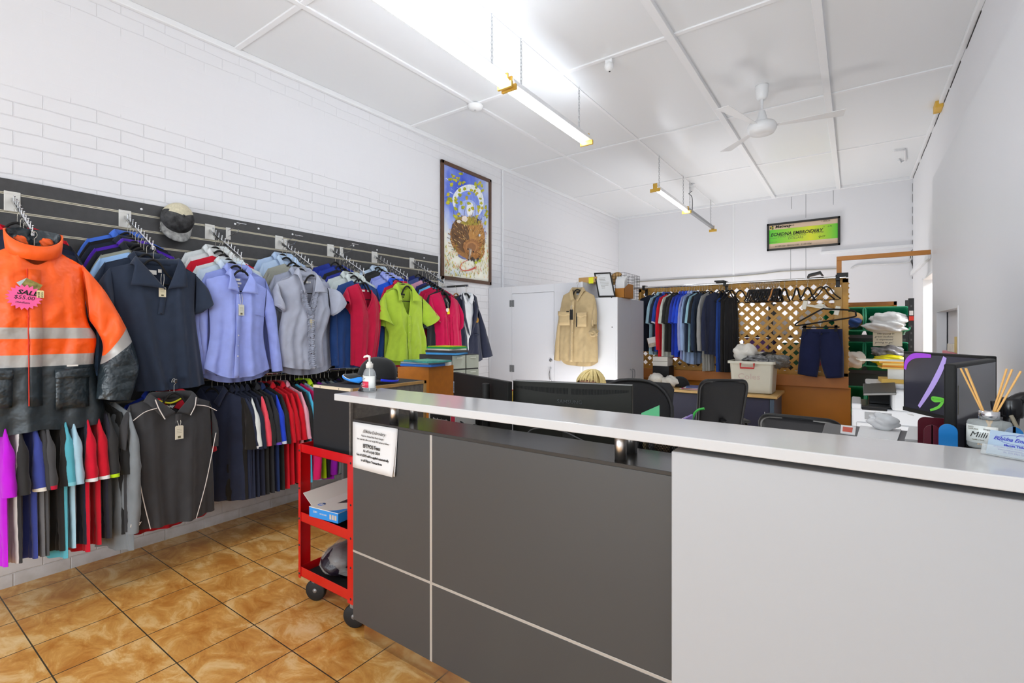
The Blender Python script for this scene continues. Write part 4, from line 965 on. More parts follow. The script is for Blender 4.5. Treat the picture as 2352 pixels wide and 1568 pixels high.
# ---- lilac blue long sleeved shirt
BLU = fab('96a4e6', 'cloth_lilac_blue')
h = Hero('dress_shirt', 'lilac blue long sleeved shirt with three white neck labels', 'shirt', HX, 1.62, 1.825, 'garments facing the room')
h.body([(468, 846), (482, 770), (480, 712), (476, 680), (474, 640)], [(618, 845), (604, 775), (607, 719), (610, 690), (613, 664)], (474, 640), (527, 628), [(540, 650), (543, 676), (556, 668)], (570, 638), (613, 664), [(468, 846), (490, 858), (520, 867), (560, 864), (600, 853), (618, 845)], [BLU], dep=.06, fold=.014, seed=21)
h.sleeve([(612, 660), (629, 696), (637, 779), (645, 850)], [(607, 719), (616, 779), (622, 853)], [BLU], dep=.035, seed=6, y1=-.02, nu=30, wr=.012); h.sleeve([(475, 641), (462, 720), (464, 780), (470, 850)], [(481, 715), (482, 780), (485, 850)], [BLU], dep=.03, seed=7, y0=.02, y1=.05, nu=30)
h.collar((527, 628), (570, 638), (541, 671), (546, 672), (513, 665), (582, 677), .055, BLU, h=.032, wid=.055)
placket(h.root, h.ps([(543, 676), (537, 760), (532, 866)]), -.066, BLU, .017)
buttons(h.root, [Vector((h.p(u, v)[0], -.071, h.p(u, v)[1])) for u, v in ((541, 700), (537, 770), (536, 793), (535, 817))])
h.label(548, 642, .034, .014, y=.013); h.label(547, 650, .052, .013, y=.012); h.label(546, 657, .034, .009, y=.012)
q0, q1 = h.p(580, 715), h.p(606, 755); placket(h.root, h.ps([(575, 722), (606, 727)]), -.063, BLU, .002, 'pocket_seam')
hang_tag(h.root, h.p(545, 700), .036, .072, -.078, mat('tag_pale', (206, 208, 196), rough=.7), string=h.p(545, 676))
hanger((HX, 1.62, 1.835), R(90), 'hanger holding the lilac blue long sleeved shirt', 'hangers on the sloping arms')
# ---- grey ruffled blouse
GRY = fab('a6abbb', 'cloth_blouse_grey')
h = Hero('ruffled_blouse', 'pale grey short sleeved blouse with ruffled front', 'blouse', HX, 2.141, 1.84, 'garments facing the room')
h.body([(644, 841), (638, 780), (648, 715), (650, 690), (634, 648)], [(743, 833), (741, 779), (757, 725), (755, 700), (753, 664)], (634, 648), (682, 627), [(690, 668), (700, 721), (712, 668)], (722, 637), (753, 664), [(644, 841), (670, 846), (700, 847), (725, 843), (743, 833)], [GRY], dep=.065, fold=.014, seed=31, wr=.009)
h.sleeve([(752, 661), (773, 668), (788, 693)], [(757, 724), (758, 724), (760, 724)], [GRY], dep=.06, seed=8, puff=.3, wr=.012, y1=-.03); h.sleeve([(636, 648), (628, 668), (628, 702)], [(650, 715), (650, 716), (650, 717)], [GRY], dep=.055, seed=9, puff=.3, wr=.012, y1=-.01)
for A_, B_ in (([(788, 693), (785, 690)], [(760, 726), (755, 722)]), ([(627, 701), (628, 696)], [(650, 718), (651, 712)])): sleeve_mb(h.ps(A_), h.ps(B_), dep=.062, y0=-.028 if A_[0][0] > 700 else -.008, y1=-.028 if A_[0][0] > 700 else -.008, nu=6, wr=.002).build('sleeve_cuff', GRY, h.root)
h.collar((682, 627), (722, 637), (691, 668), (712, 672), (688, 676), (739, 674), .06, GRY, h=.035, wid=.065)
def ruffle(pts, w, y, n=60, amp=.018):
    c_ = resample(h.ps(pts), n); P = []
    for e in (-1, -.5, 0, .5, 1):
        row = []
        for i, (x, z) in enumerate(c_):
            ph = math.sin(i * 1.9) ; row.append((x + e * w + .004 * e * math.sin(i * 1.3), ydep(x, z) - .006 - amp * abs(e) * (.6 + .6 * ph), z + .006 * ph * abs(e)))
        P.append(row)
    mb = MB(); mb.grid(P); return mb.build('ruffle', GRY, h.root, solid=.0015)
ruffle([(686, 668), (692, 700), (700, 724)], .020, -.062); ruffle([(716, 672), (710, 702), (702, 726)], .020, -.062); ruffle([(701, 724), (701, 780), (701, 846)], .024, -.068, 90)
buttons(h.root, [Vector((h.p(701, v)[0], -.094, h.p(701, v)[1])) for v in (722, 775, 793, 811)], mat('button_plum', (60, 30, 46), rough=.3))
h.label(701, 647, .07, .016, y=.013); h.label(714, 648, .012, .012, y=.012, name='size_label')
hang_tag(h.root, h.p(704, 733), .034, .072, -.098, mat('tag_sand', (206, 196, 164), rough=.7), tilt=.02)
hanger((HX, 2.141, 1.852), R(90), 'hanger holding the pale grey ruffled blouse', 'hangers on the sloping arms')
# ---- red V neck
RED = fab('b8123a', 'cloth_berry_red')
h = Hero('v_neck_blouse', 'berry red V neck blouse with cream tag inside the neck', 'blouse', HX, 2.617, 1.825, 'garments facing the room')
h.body([(806, 838), (806, 780), (805, 722), (803, 700), (797, 660)], [(860, 838), (868, 780), (872, 735), (868, 705), (864, 680)], (797, 660), (820, 651), [(838, 712)], (852, 667), (864, 680), [(806, 838), (828, 844), (845, 842), (860, 838)], [RED], dep=.06, fold=.016, seed=41)
h.sleeve([(797, 660), (791, 672), (787, 690)], [(804, 722), (797, 707), (793, 698)], [RED], dep=.05, seed=10, y1=-.02); h.sleeve([(864, 679), (871, 706), (873, 734)], [(866, 720), (868, 728), (868, 735)], [RED], dep=.04, seed=12)
h.line([(820, 651), (829, 685), (838, 712)], -.055, .005, RED, 'neck_band'); h.line([(838, 712), (846, 690), (852, 667)], -.055, .005, RED, 'neck_band')
h.label(834, 667, .055, .016, y=.013); h.label(848, 668, .02, .016, y=.013, name='size_label')
hang_tag(h.root, h.p(837, 690), .032, .054, .022, mat('tag_cream2', (222, 214, 186), rough=.7), marks=False)
hanger((HX, 2.617, 1.835), R(90), 'hanger holding the berry red V neck blouse', 'hangers on the sloping arms')
# ---- lime shirt
LIM = fab('a9c63c', 'cloth_lime')
h = Hero('lime_shirt', 'lime green short sleeved shirt with open collar', 'shirt', HX, 3.105, 1.83, 'garments facing the room')
h.body([(884, 824), (893, 772), (886, 748), (886, 715), (882, 674)], [(981, 824), (977, 777), (970, 745), (970, 715), (970, 682)], (882, 674), (908, 661), [(916, 690), (931, 724), (937, 692)], (942, 663), (970, 682), [(884, 824), (905, 828), (960, 828), (981, 824)], [LIM], dep=.06, fold=.013, seed=51, wr=.010)
h.sleeve([(969, 682), (988, 707), (1003, 728)], [(968, 738), (971, 744), (975, 750)], [LIM], dep=.055, seed=13, y1=-.03); h.sleeve([(883, 674), (869, 700), (867, 733)], [(887, 742), (894, 746), (900, 749)], [LIM], dep=.055, seed=14, y1=-.02)
h.collar((908, 661), (942, 663), (915, 690), (939, 692), (905, 692), (959, 694), .055, LIM, h=.036, wid=.06)
placket(h.root, h.ps([(931, 726), (931, 780), (932, 827)]), -.066, LIM, .017)
buttons(h.root, [Vector((h.p(931, v)[0], -.071, h.p(931, v)[1])) for v in (725, 746, 763, 783, 803)], mat('button_lime', (196, 204, 110), rough=.3))
h.label(928, 676, .04, .016, INK, y=.013); h.label(928, 682, .014, .012, INK, y=.012, name='size_label')
hanger((HX, 3.105, 1.842), R(90), 'hanger holding the lime green shirt', 'hangers on the sloping arms')
# ---- crimson blouse
CRM = fab('c4064a', 'cloth_crimson')
h = Hero('crimson_blouse', 'crimson pleated V neck blouse with yellow and white tag', 'blouse', HX, 3.597, 1.815, 'garments facing the room')
h.body([(999, 826), (998, 780), (995, 735), (994, 710), (987, 678)], [(1060, 826), (1058, 780), (1055, 745), (1054, 720), (1051, 690)], (987, 678), (1008, 671), [(1015, 705), (1021, 726), (1028, 705)], (1034, 679), (1051, 690), [(999, 826), (1020, 830), (1040, 830), (1060, 826)], [CRM], dep=.06, fold=.012, seed=61)
h.sleeve([(988, 678), (984, 700), (991, 737)], [(996, 725), (1000, 736), (1005, 741)], [CRM], dep=.045, seed=15, y1=-.03); h.sleeve([(1050, 689), (1058, 715), (1058, 745)], [(1054, 735), (1052, 748), (1047, 760)], [CRM], dep=.045, seed=16, y1=-.02)
h.line([(1008, 671), (1015, 705), (1021, 727)], -.055, .006, CRM, 'neck_band'); h.line([(1021, 727), (1028, 705), (1034, 679)], -.055, .006, CRM, 'neck_band')
for u in (1013, 1019, 1026, 1031): h.line([(u, 728), (u, 770), (u, 826)], -.066, .003, CRM, 'pleat')
h.label(1018, 683, .02, .03, mat('label_dark', (60, 70, 80)), y=.013)
hang_tag(h.root, h.p(1021, 708), .034, .060, -.074, mat('tag_yellow', (240, 226, 20), rough=.6), tilt=-.15, string=h.p(1018, 686), marks=False)
x, z = h.p(1019, 712); m = MB(); m.lathe([(0, 0), (.02, 0), (.02, .001), (0, .0012)], n=16, M=Matrix.Translation((x, ydep(x, z) - .014, z)) @ Matrix.Rotation(R(90), 4, 'X')); m.build('round_tag', LBLW, h.root)
hanger((HX, 3.597, 1.825), R(90), 'hanger holding the crimson pleated blouse', 'hangers on the sloping arms')
# ---- blazer on a straight chrome arm
BLZ = fab('272c40', 'cloth_blazer_navy')
q = at(1063, 657, Y=4.075)
ba = thing('display_arm', 'straight chrome arm at the right end, holding the blazer', 'display arm', (XL, 4.075, 1.935), 0, 'sloping arms on the slat wall')
m = MB(); m.box((0, -.03, -.05), (.005, .03, .05)); m.build('base_plate', PLATE, ba); m = MB(); m.box((.005, -.007, -.012), (.40, .007, .012)); m.build('bar', CHROME, ba, bevel=.002)
h = Hero('school_blazer', 'navy blazer with gold badge over a white shirt', 'blazer', -3.50, 4.075, 1.835, 'garments facing the room')
BR = [(1108, 824), (1103, 790), (1100, 750), (1096, 720), (1094, 693)]; bp = h.ps(BR); bl_ = [(-x, z) for x, z in bp]
body_mb(bl_, bp, bl_[-1], (-.085, .0), [(-.085, -.2), (0, -.46), (.085, -.2)], (.085, 0), bp[-1], [bl_[0], (-.1, bp[0][1] - .03), (.1, bp[0][1] - .03), bp[0]], dep=.06, fold=.006, seed=71).build('body', [BLZ], h.root)
A = h.ps([(1094, 693), (1112, 752), (1130, 816)]); B = h.ps([(1100, 745), (1104, 780), (1109, 822)])
for s_ in (1, -1): sleeve_mb([(s_ * x, z) for x, z in A], [(s_ * x, z) for x, z in B], dep=.045, seed=17, nu=26).build('sleeve', BLZ, h.root)
for s_ in (1, -1):
    P = [[(s_ * a[0], -.062 - a[1], a[2]) for a in row] for row in ([(.088, -.03, .012), (.09, 0, -.10), (.07, .004, -.25), (.004, .004, -.45)], [(.125, -.01, -.02), (.14, .008, -.14), (.11, .010, -.27), (.02, .006, -.45)])]
    m = MB(); m.grid(P); m.build('lapel', BLZ, h.root, solid=.003)
x, z = h.p(1086, 735); m = MB(); m.lathe([(0, .004), (.028, .003), (.03, .001), (.03, 0)], n=24, M=Matrix.Translation((x, ydep(x, z) - .004, z)) @ Matrix.Rotation(R(90), 4, 'X')); m.build('badge', mat('badge_gold', (196, 146, 52), rough=.35, metal=.6, var=.3, vscale=90), h.root)
m = MB(); m.box((x - .04, -.066, z - .17), (x + .04, -.064, z - .155)); m.build('pocket_welt', BLZ, h.root)
hanger((-3.50, 4.075, 1.842), R(90), 'black hanger holding the navy school blazer', 'hangers on the sloping arms')
WS = fab('e2e6ea')
rack('shell', 'e2e6ea', (-3.488, 4.075, 1.832), R(90), 'white shirt showing between the lapels of the blazer', 'garments behind the front ones', dep=.026)
rack('jumper', '5c5c44', (-3.64, 4.075, 1.84), R(90), 'olive jacket hanging behind the navy blazer', 'garments behind the front ones', dep=.03)
hanger((-3.64, 4.075, 1.848), R(90), 'wooden hanger behind the navy blazer', 'hangers on the sloping arms', body=mat('hanger_wood', (182, 122, 62), rough=.4))
hanger((-3.488, 4.075, 1.84), R(90), 'hanger of the white shirt inside the blazer', 'hangers on the sloping arms')
# ---- charcoal polo at knee height
CHA = fab('3b3b3d', 'cloth_charcoal'); PIP = mat('piping_white', (226, 218, 212), rough=.6)
h = Hero('polo_shirt', 'charcoal polo shirt with white piping hung low on the wall', 'shirt', -3.27, 1.185, 1.055, 'garments facing the room')
h.body([(286, 1222), (284, 1065), (290, 1000), (292, 968), (297, 930)], [(492, 1168), (489, 1090), (485, 1004), (484, 960), (482, 921)], (297, 930), (344, 915), [(370, 934), (396, 948), (420, 928)], (437, 909), (482, 921), [(286, 1222), (333, 1208), (413, 1191), (492, 1168)], [CHA], dep=.07, fold=.018, seed=81)
h.sleeve([(298, 930), (280, 975), (277, 1030)], [(291, 1000), (289, 1020), (288, 1034)], [CHA], dep=.06, seed=18, y1=.02); h.sleeve([(481, 921), (497, 970), (499, 1020)], [(485, 1000), (487, 1015), (488, 1024)], [CHA], dep=.06, seed=19, y1=.02)
h.collar((344, 915), (437, 909), (393, 944), (398, 943), (366, 959), (424, 950), .06, CHA, h=.032, wid=.062)
ydep = lambda x, z: -.080
h.line([(297, 1018), (312, 1120), (333, 1207)], lambda x, z: -.078, .0026, PIP); h.line([(482, 990), (460, 1100), (437, 1184)], lambda x, z: -.078, .0026, PIP)
h.line([(294, 962), (320, 943), (348, 934)], lambda x, z: -.052, .0024, PIP); h.line([(438, 927), (462, 930), (484, 940)], lambda x, z: -.050, .0024, PIP)
h.line([(344, 915), (352, 935), (366, 959)], -.074, .0030, PIP, 'collar_tipping'); h.line([(437, 909), (434, 930), (424, 950)], -.074, .0030, PIP, 'collar_tipping')
h.line([(367, 921), (395, 926), (419, 916)], .02, .006, mat('neck_tape_yellow', (226, 220, 40), rough=.6), 'neck_tape')
placket(h.root, h.ps([(396, 948), (396, 958), (396, 968)]), -.079, CHA, .014)
hang_tag(h.root, h.p(397, 973), .042, .078, -.090, mat('tag_ivory', (216, 210, 190), rough=.7), string=h.p(396, 957))
x, z = h.p(298, 1196); M = frame_of((x, ydep(x, z) - .004, z), (1, 0, .1), (0, 0, 1)); write([('Bisley', .022, 0, 0, .3, 1, .0006)], LBLW, h.root, M, 'hem_logo')
x, z = h.p(392, 934); M = frame_of((x, .025, z), (1, 0, 0), (0, 0, 1)); write([('Bisley', .022, 0, 0, .3, 1, .0006)], LBLW, h.root, M, 'neck_logo')
la = thing('display_arm', 'short arm carrying the low charcoal polo', 'display arm', (SX, 1.185, 1.14), 0, 'sloping arms on the slat wall')
m = MB(); m.box((0, -.03, -.04), (.005, .03, .04)); m.build('base_plate', PLATE, la); m = MB(); m.box((.005, -.007, -.011), (.6, .007, .011)); m.build('bar', CHROME, la, bevel=.002)
hanger((-3.27, 1.185, 1.062), R(90), 'black hanger holding the low charcoal polo', 'hangers on the lower rail')
for i, (dx, c, lab) in enumerate(((.06, 'b01828', 'red polo just behind the low charcoal polo'), (.13, '24262c', 'black polo second behind the low charcoal polo'), (.2, '1f3aa8', 'blue polo third behind the low charcoal polo'))):
    rack('polo', c, (-3.27 - dx, 1.185, 1.052), R(90), lab, 'garments behind the front ones', dep=.03, L_=.765, wd=.86)
    hanger((-3.27 - dx, 1.185, 1.06), R(90), 'hanger of the ' + lab, 'hangers on the lower rail')
# ---- garments behind each front one, stepping up the sloping arms
def behind(ai, names, items):
    y = ARMY[ai]; n = len(items)
    for i, it in enumerate(items):
        kind, c, lab = it[:3]; kw = it[3] if len(it) > 3 else {}
        f = kw.pop('f', None); f = (.10 + .68 * i / max(1, n - 1)) if f is None else f
        x = SX + ARM_L * f; z = 2.165 - ARM_D * f - .088
        rack(kind, c, (x, y + .008 * math.sin(3 * i), z - .010), R(90 + 5 * math.sin(5 * i + ai)), lab, 'garments behind the front ones', dep=.024, seed=i % 3, **kw)
        hanger((x, y, z), R(90), 'hanger of the ' + lab, 'hangers on the sloping arms')
behind(0, 0, [('jumper', 'd6142c', 'red top at the back of the orange jacket arm', {'f': .26}), ('tee', '22242c', 'black top behind the orange jacket', {'f': .42}), ('jumper', '20263e', 'navy jacket just behind the orange jacket', {'f': .58}), ('jumper', '2a2f42', 'dark navy coat second behind the orange jacket', {'f': .7})])
behind(1, 1, [('polo', '4a78e0', 'bright blue polo at the wall end of the navy polo arm'), ('tee', '1c1c20', 'black top next to the bright blue polo'), ('polo', '232a3a', 'dark navy polo between black top and purple polo'), ('polo', '5326b0', 'purple polo on the navy polo arm'), ('polo', '20242e', 'black polo with white collar tip behind the purple polo'), ('tee', '9a9e90', 'sage grey top behind the navy polo'), ('tee', '9cc4f0', 'sky blue top just behind the navy polo'), ('polo', '2a3446', 'second navy polo directly behind the front one')])
behind(2, 2, [('shirt', 'dfe4e4', 'white shirt at the wall end of the lilac shirt arm', {'f': .2}), ('shirt', 'e4e8e8', 'second white shirt on the lilac shirt arm', {'f': .33}), ('tee', 'cc1830', 'red top among the white shirts', {'f': .46}), ('shirt', 'dde5e6', 'white shirt in front of the red top', {'f': .62}), ('shirt', 'd2e2f0', 'palest blue shirt behind the lilac shirt', {'f': .72}), ('shirt', '94a2e2', 'second lilac shirt directly behind the front one', {'f': .84})])
behind(3, 3, [('shirt', 'b8d0ee', 'light blue shirt at the wall end of the grey blouse arm', {'f': .12}), ('shirt', 'bcd4f0', 'second light blue shirt beside the wall', {'f': .24}), ('tee', '9a9c92', 'sage grey blouse behind the light blue collar', {'f': .44}), ('tee', '94968c', 'darker sage blouse with gathered sleeve', {'f': .54}), ('shirt', 'a2a8ba', 'third pale grey blouse on the ruffled blouse arm', {'f': .68}), ('shirt', 'a6abbd', 'second pale grey blouse on the ruffled blouse arm', {'f': .80})])
behind(4, 4, [('tee', '23348c', 'royal navy top at the wall end of the red blouse arm', {'f': .16}), ('tee', '2a40a0', 'blue top beside the royal navy top', {'f': .3}), ('tee', '242426', 'black top on the red blouse arm', {'f': .42}), ('tee', '2c3690', 'indigo top beside the pale shirts', {'f': .52}), ('shirt', 'ccd6d4', 'pale mint shirt on the red blouse arm', {'f': .62}), ('shirt', 'd2dcda', 'second pale mint shirt on the red blouse arm', {'f': .72}), ('jumper', '24447e', 'teal navy long sleeved top just behind the red blouse', {'f': .86})])
behind(5, 5, [('shirt', 'c2d6ea', 'ice blue shirt at the wall end of the lime shirt arm', {'f': .12}), ('tee', '2c2c2e', 'black top beside the ice blue shirt', {'f': .21}), ('tee', '323230', 'second black top beside the ice blue shirt', {'f': .3}), ('shirt', '96a2e8', 'first lavender shirt on the lime shirt arm', {'f': .4}), ('shirt', 'a0acea', 'middle lavender shirt on the lime shirt arm', {'f': .5}), ('shirt', 'a8b2ee', 'front lavender shirt on the lime shirt arm', {'f': .58}), ('shirt', '1f5ae0', 'vivid blue shirt on the lime shirt arm', {'f': .68}), ('shirt', 'c41a44', 'crimson shirt just behind the lime shirts', {'f': .78}), ('polo', 'a4c238', 'second lime shirt directly behind the front one', {'f': .88})])
behind(6, 6, [('tee', '1e2a6a', 'deep blue top at the wall end of the crimson blouse arm', {'f': .22}), ('tee', '46568a', 'denim blue top on the crimson blouse arm', {'f': .34}), ('tee', 'd69cb0', 'dusty pink top on the crimson blouse arm', {'f': .46}), ('tee', '2a2c6a', 'indigo top beside the dusty pink one', {'f': .56}), ('tee', '222630', 'black top beside the sky blue sliver', {'f': .64}), ('tee', '6cb8e8', 'sky blue top on the crimson blouse arm', {'f': .70}), ('tee', 'b80c40', 'third crimson blouse from the front', {'f': .78}), ('tee', 'c00c46', 'second crimson blouse from the front', {'f': .86}), ('tee', '22282c', 'black top directly behind the front crimson blouse', {'f': .94})])
# ================================================================ lower rail
LR = thing('garment_rail', 'low chrome rail along the slat wall under the arms', 'clothes rail', (-3.5, 2.0, 1.125))
m = MB(); m.tube([(-3.5, -.6, 1.125), (-3.5, .93, 1.125)], .0125, 10); m.build('rail', CHROME, LR, world=True)
m = MB(); m.tube([(-3.5, 1.40, 1.125), (-3.5, 3.95, 1.125)], .0125, 10); m.build('rail', CHROME, LR, world=True)
for y in (-.4, .3, .9, 1.42, 2.6, 3.9):
    m = MB(); m.box((SX, y - .012, 1.105), (-3.49, y + .012, 1.118)); m.box((SX, y - .02, 1.06), (SX + .005, y + .02, 1.17)); m.build('bracket', CHROME, LR, world=True, bevel=.002)
def lower(y, kind, c, lab, yaw=12, **kw):
    kw.setdefault('seed', int(y * 97) % 3); zz = kw.pop('z', 1.036)
    rack(kind, c, (-3.5 + kw.pop('dx', 0), y, zz), R(yaw), lab, 'garments on the lower rail', **kw)
    hanger((-3.5, y, zz + .008), R(yaw), 'hanger of the ' + lab, 'hangers on the lower rail')
G = 'garments on the lower rail'
lowL = [('tee', 'b414c8', 'magenta top at the left edge under the orange jacket', {'L_': .72}), ('tee', 'cfcac6', 'off-white top beside the magenta one', {'L_': .72}), ('tee', '2e2d2d', 'charcoal top between off-white and blue', {}), ('polo', '3a4690', 'blue polo with white cuff under the jacket', {'trim': 'e6e0d4'}), ('tee', '6a6a6c', 'mid grey top with white band beside the blue polo', {'sc': '3a3a3c'}), ('polo', '4a4a4c', 'dark grey polo with red and blue cuff', {'trim': 'c01838'}), ('tee', '282828', 'large black top left of the aqua one', {}), ('polo', '55a8b8', 'aqua polo under the jacket', {'trim': '7cc4d0', 'L_': .76}), ('polo', 'a6c8d8', 'pale blue polo beside the aqua one', {}), ('tee', '262a3a', 'navy top left of the red mesh polos', {}), ('polo', 'c8102c', 'red polo with mesh side, left one of two', {'trim': 'e4e4e4', 'L_': .76}), ('polo', 'c01228', 'red polo with mesh side, right one of two', {'trim': 'e4e4e4', 'L_': .74}), ('tee', '2a2a36', 'navy top right of the red mesh polos', {}), ('tee', '303030', 'black top with green flash at the cuff', {'trim': 'b4d818'}), ('tee', '262626', 'black top beside the long grey one', {}), ('jumper', '787e82', 'long grey marle top right of the black ones', {'L_': .80, 'dx': .06})]
for i, (k_, c, lab, kw) in enumerate(lowL): lower(.444 + .0315 * i, k_, c, lab, 14 + 4 * math.sin(i * 2.3), **dict(kw))
lowR = [('polo', '2c3349', 'navy polo first on the lower rail, sleeve spread wide', 38, {'dx': .02, 'trim': '1c2130', 'wd': 1.05}), ('tee', '242220', 'black top behind the first navy polo', 24, {}), ('polo', '262b3e', 'navy polo with double white cuff stripe', 22, {'trim': 'dcdcdc'}), ('polo', '2a3044', 'navy polo with white side flash', 16, {'sc': 'e0e4e0', 'trim': '20263a'}), ('polo', '22283a', 'navy polo left of the coral sleeve', 14, {}), ('polo', '232738', 'navy polo with coral red sleeve', 14, {'sc': 'f05060', 'trim': 'f05060'}), ('tee', '2a2a2a', 'black top right of the coral sleeve', 12, {'cc': 'd02030'}), ('polo', '2e2f33', 'black polo with purple cuff edge', 12, {'trim': '6a50c0'}), ('polo', '20305a', 'navy polo with royal blue sleeve', 12, {'sc': '2444cc', 'trim': 'dde0f0'}), ('tee', '262a28', 'black top between royal blue and red', 12, {}), ('polo', 'd01426', 'first red polo on the lower rail', 12, {}), ('tee', 'c81022', 'second red top on the lower rail', 12, {'L_': .7}), ('polo', 'd40e24', 'third red top, next to the pink one', 14, {'L_': .7}), ('polo', 'e8a4b4', 'pink polo on the lower rail', 13, {'L_': .7}), ('tee', '252525', 'black top right of the pink polo', 12, {}), ('tee', '4cb4d8', 'aqua top sliver right of the black one', 10, {}), ('jumper', 'e01c68', 'hot pink top on the lower rail', 10, {'L_': .7}), ('tee', 'a8c0d8', 'light blue top left of the lime one', 10, {}), ('polo', 'c4ec18', 'lime and navy hi-vis polo on the lower rail', 12, {'trim': '223040', 'sc': 'c4ec18'}), ('tee', '2c2c2e', 'black top between lime and purple', 10, {}), ('jumper', '9014a4', 'purple top left of the black speaker box', 10, {'L_': .74}), ('jumper', '7e8684', 'grey top right of the purple one', 10, {}), ('tee', '28324a', 'navy top by the black speaker box', 10, {}), ('jumper', '8a928e', 'grey green top by the black speaker box', 10, {}), ('tee', '20304a', 'last navy top beside the black speaker box', 10, {})]
for i, (k_, c, lab, yaw, kw) in enumerate(lowR): lower(1.49 + .0365 * i, k_, c, lab, yaw, **dict(kw))
far = [('tee', '3a3a3c', 'black top above the speaker box, leftmost'), ('tee', '6a44b8', 'violet top above the speaker box'), ('jumper', '606466', 'grey top seen through the red trolley'), ('tee', '8c1020', 'dark red top above the speaker box'), ('jumper', '2a2b2c', 'black top seen through the red trolley'), ('tee', '2a7ce0', 'azure top beside the black cap'), ('jumper', '1e2226', 'black jacket seen through the red trolley'), ('shirt', 'd8c8a0', 'cream shirt beside the azure top'), ('tee', '303236', 'black top behind the cap, left of maroon'), ('tee', '6c1030', 'maroon top behind the cap'), ('jumper', '92b4e0', 'light blue shirt seen through the red trolley'), ('tee', '5a1458', 'plum top behind the cap'), ('tee', '2872d8', 'blue polo seen through the red trolley'), ('polo', 'b8e01c', 'lime top behind the cap'), ('jumper', 'b09a70', 'khaki shirt seen through the red trolley')]
for i, (k_, c, lab) in enumerate(far): lower(2.46 + .072 * i, k_, c, lab, 10, L_=.7)
# ================================================================ trolley, speaker box and the things near the counter's end
REDP = mat('trolley_red', (196, 14, 20), rough=.22, spec=.6, coat=.3)
RUB = mat('rubber_black', (26, 26, 27), rough=.6); MATB = mat('tray_mat', (30, 31, 31), rough=.8, bump=.3, bscale=300)
tx0, tx1, ty0, ty1 = -2.412, -1.945, 1.45, 2.02
tr = thing('tool_trolley', 'red three tier metal trolley on castors beside the counter', 'trolley', ((tx0 + tx1) / 2, (ty0 + ty1) / 2, 0))
def tpost(x, sx_, y, sy_, wf, ws):
    m = MB(); xx = sorted((x, x + sx_ * wf)); yy = sorted((y, y + sy_ * .003)); m.box((xx[0], yy[0], .125), (xx[1], yy[1], .832))
    xx = sorted((x, x + sx_ * .003)); yy = sorted((y, y + sy_ * ws)); m.box((xx[0], yy[0], .125), (xx[1], yy[1], .832))
    m.build('post', REDP, tr, bevel=.0015, world=True)
tpost(tx0, 1, ty0, 1, .020, .07); tpost(tx1, -1, ty0, 1, .048, .05); tpost(tx0, 1, ty1, -1, .03, .06); tpost(tx1, -1, ty1, -1, .03, .06)
for z, h_ in ((.79, .045), (.425, .05), (.135, .05)):
    m = MB(); a, b_ = (tx0 + .004, ty0 + .004), (tx1 - .004, ty1 - .004)
    m.box((a[0], a[1], z), (b_[0], a[1] + .003, z + h_)); m.box((a[0], b_[1] - .003, z), (b_[0], b_[1], z + h_)); m.box((a[0], a[1], z), (a[0] + .003, b_[1], z + h_)); m.box((b_[0] - .003, a[1], z), (b_[0], b_[1], z + h_)); m.box((a[0], a[1], z), (b_[0], b_[1], z + .003))
    s_ = m.build('shelf_tray', REDP, tr, bevel=.001, world=True)
    m = MB(); m.box((a[0] + .006, a[1] + .006, z + .003), (b_[0] - .006, b_[1] - .006, z + .010)); m.build('mat', MATB, s_, world=False).matrix_parent_inverse = s_.matrix_world.inverted() if False else Matrix.Translation(-Vector(tr.location)) if False else Matrix()
    s_.children[0].location = (0, 0, 0)
for x in (tx0 + .010, tx1 - .022):
    for z in (.15, .30, .44, .60, .80):
        m = MB(); m.lathe([(0, .003), (.004, .0025), (.006, 0)], n=10, M=Matrix.Translation((x, ty0 + .0, z)) @ Matrix.Rotation(R(90), 4, 'X')); m.build('bolt', RUB, tr, world=True)
for x, y in ((tx0 + .07, ty0 + .06), (tx1 - .03, ty0 + .03), (tx0 + .07, ty1 - .06), (tx1 - .06, ty1 - .06)):
    m = MB(); M = Matrix.Translation((x, y, .056)) @ Matrix.Rotation(R(25), 4, 'Z') @ Matrix.Rotation(R(90), 4, 'X')
    m.lathe([(.012, -.014), (.05, -.014), (.056, -.009), (.056, .009), (.05, .014), (.012, .014)], n=26, M=M); wl = m.build('castor', RUB, tr, world=True)
    m = MB(); m.box((x - .012, y - .02, .10), (x + .012, y + .02, .128)); m.lathe([(0, .016), (.012, .015), (.012, -.015), (0, -.016)], n=14, M=M); f_ = m.build('castor_fork', GREYM, tr, world=True)
# speaker cabinet on the trolley's top tray
bx0, bx1, by0, by1, bz0, bz1 = -2.352, -2.035, 1.50, 2.02, .803, 1.145
sb = thing('speaker_cabinet', 'black box cabinet with raw timber edges standing on the red trolley', 'cabinet', ((bx0 + bx1) / 2, (by0 + by1) / 2, bz0))
VIN = mat('black_vinyl', (27, 27, 30), rough=.75, bump=.4, bscale=700); RAW = mat('raw_timber', (178, 138, 82), rough=.7, var=.2, vscale=14); CHIP = mat('chipboard_grey', (110, 104, 98), rough=.8, var=.2, vscale=60)
m = MB(); m.box((bx0, by0, bz0), (bx1 - .012, by1, bz1)); m.build('body', VIN, sb, world=True, bevel=.001)
m = MB(); m.box((bx0, by0 - .001, bz1 - .0125), (bx1, by0 + .012, bz1 + .001)); st = m.build('edge_strip', mat('pale_timber', (216, 202, 176), rough=.7), sb, world=True)
for x in (-2.29, -2.13):
    m = MB(); m.lathe([(0, .001), (.003, .0005), (.003, 0)], n=8, M=Matrix.Translation((x, by0 - .001, bz1 - .006)) @ Matrix.Rotation(R(90), 4, 'X')); m.build('nail_head', RUB, sb, world=True)
m = MB()
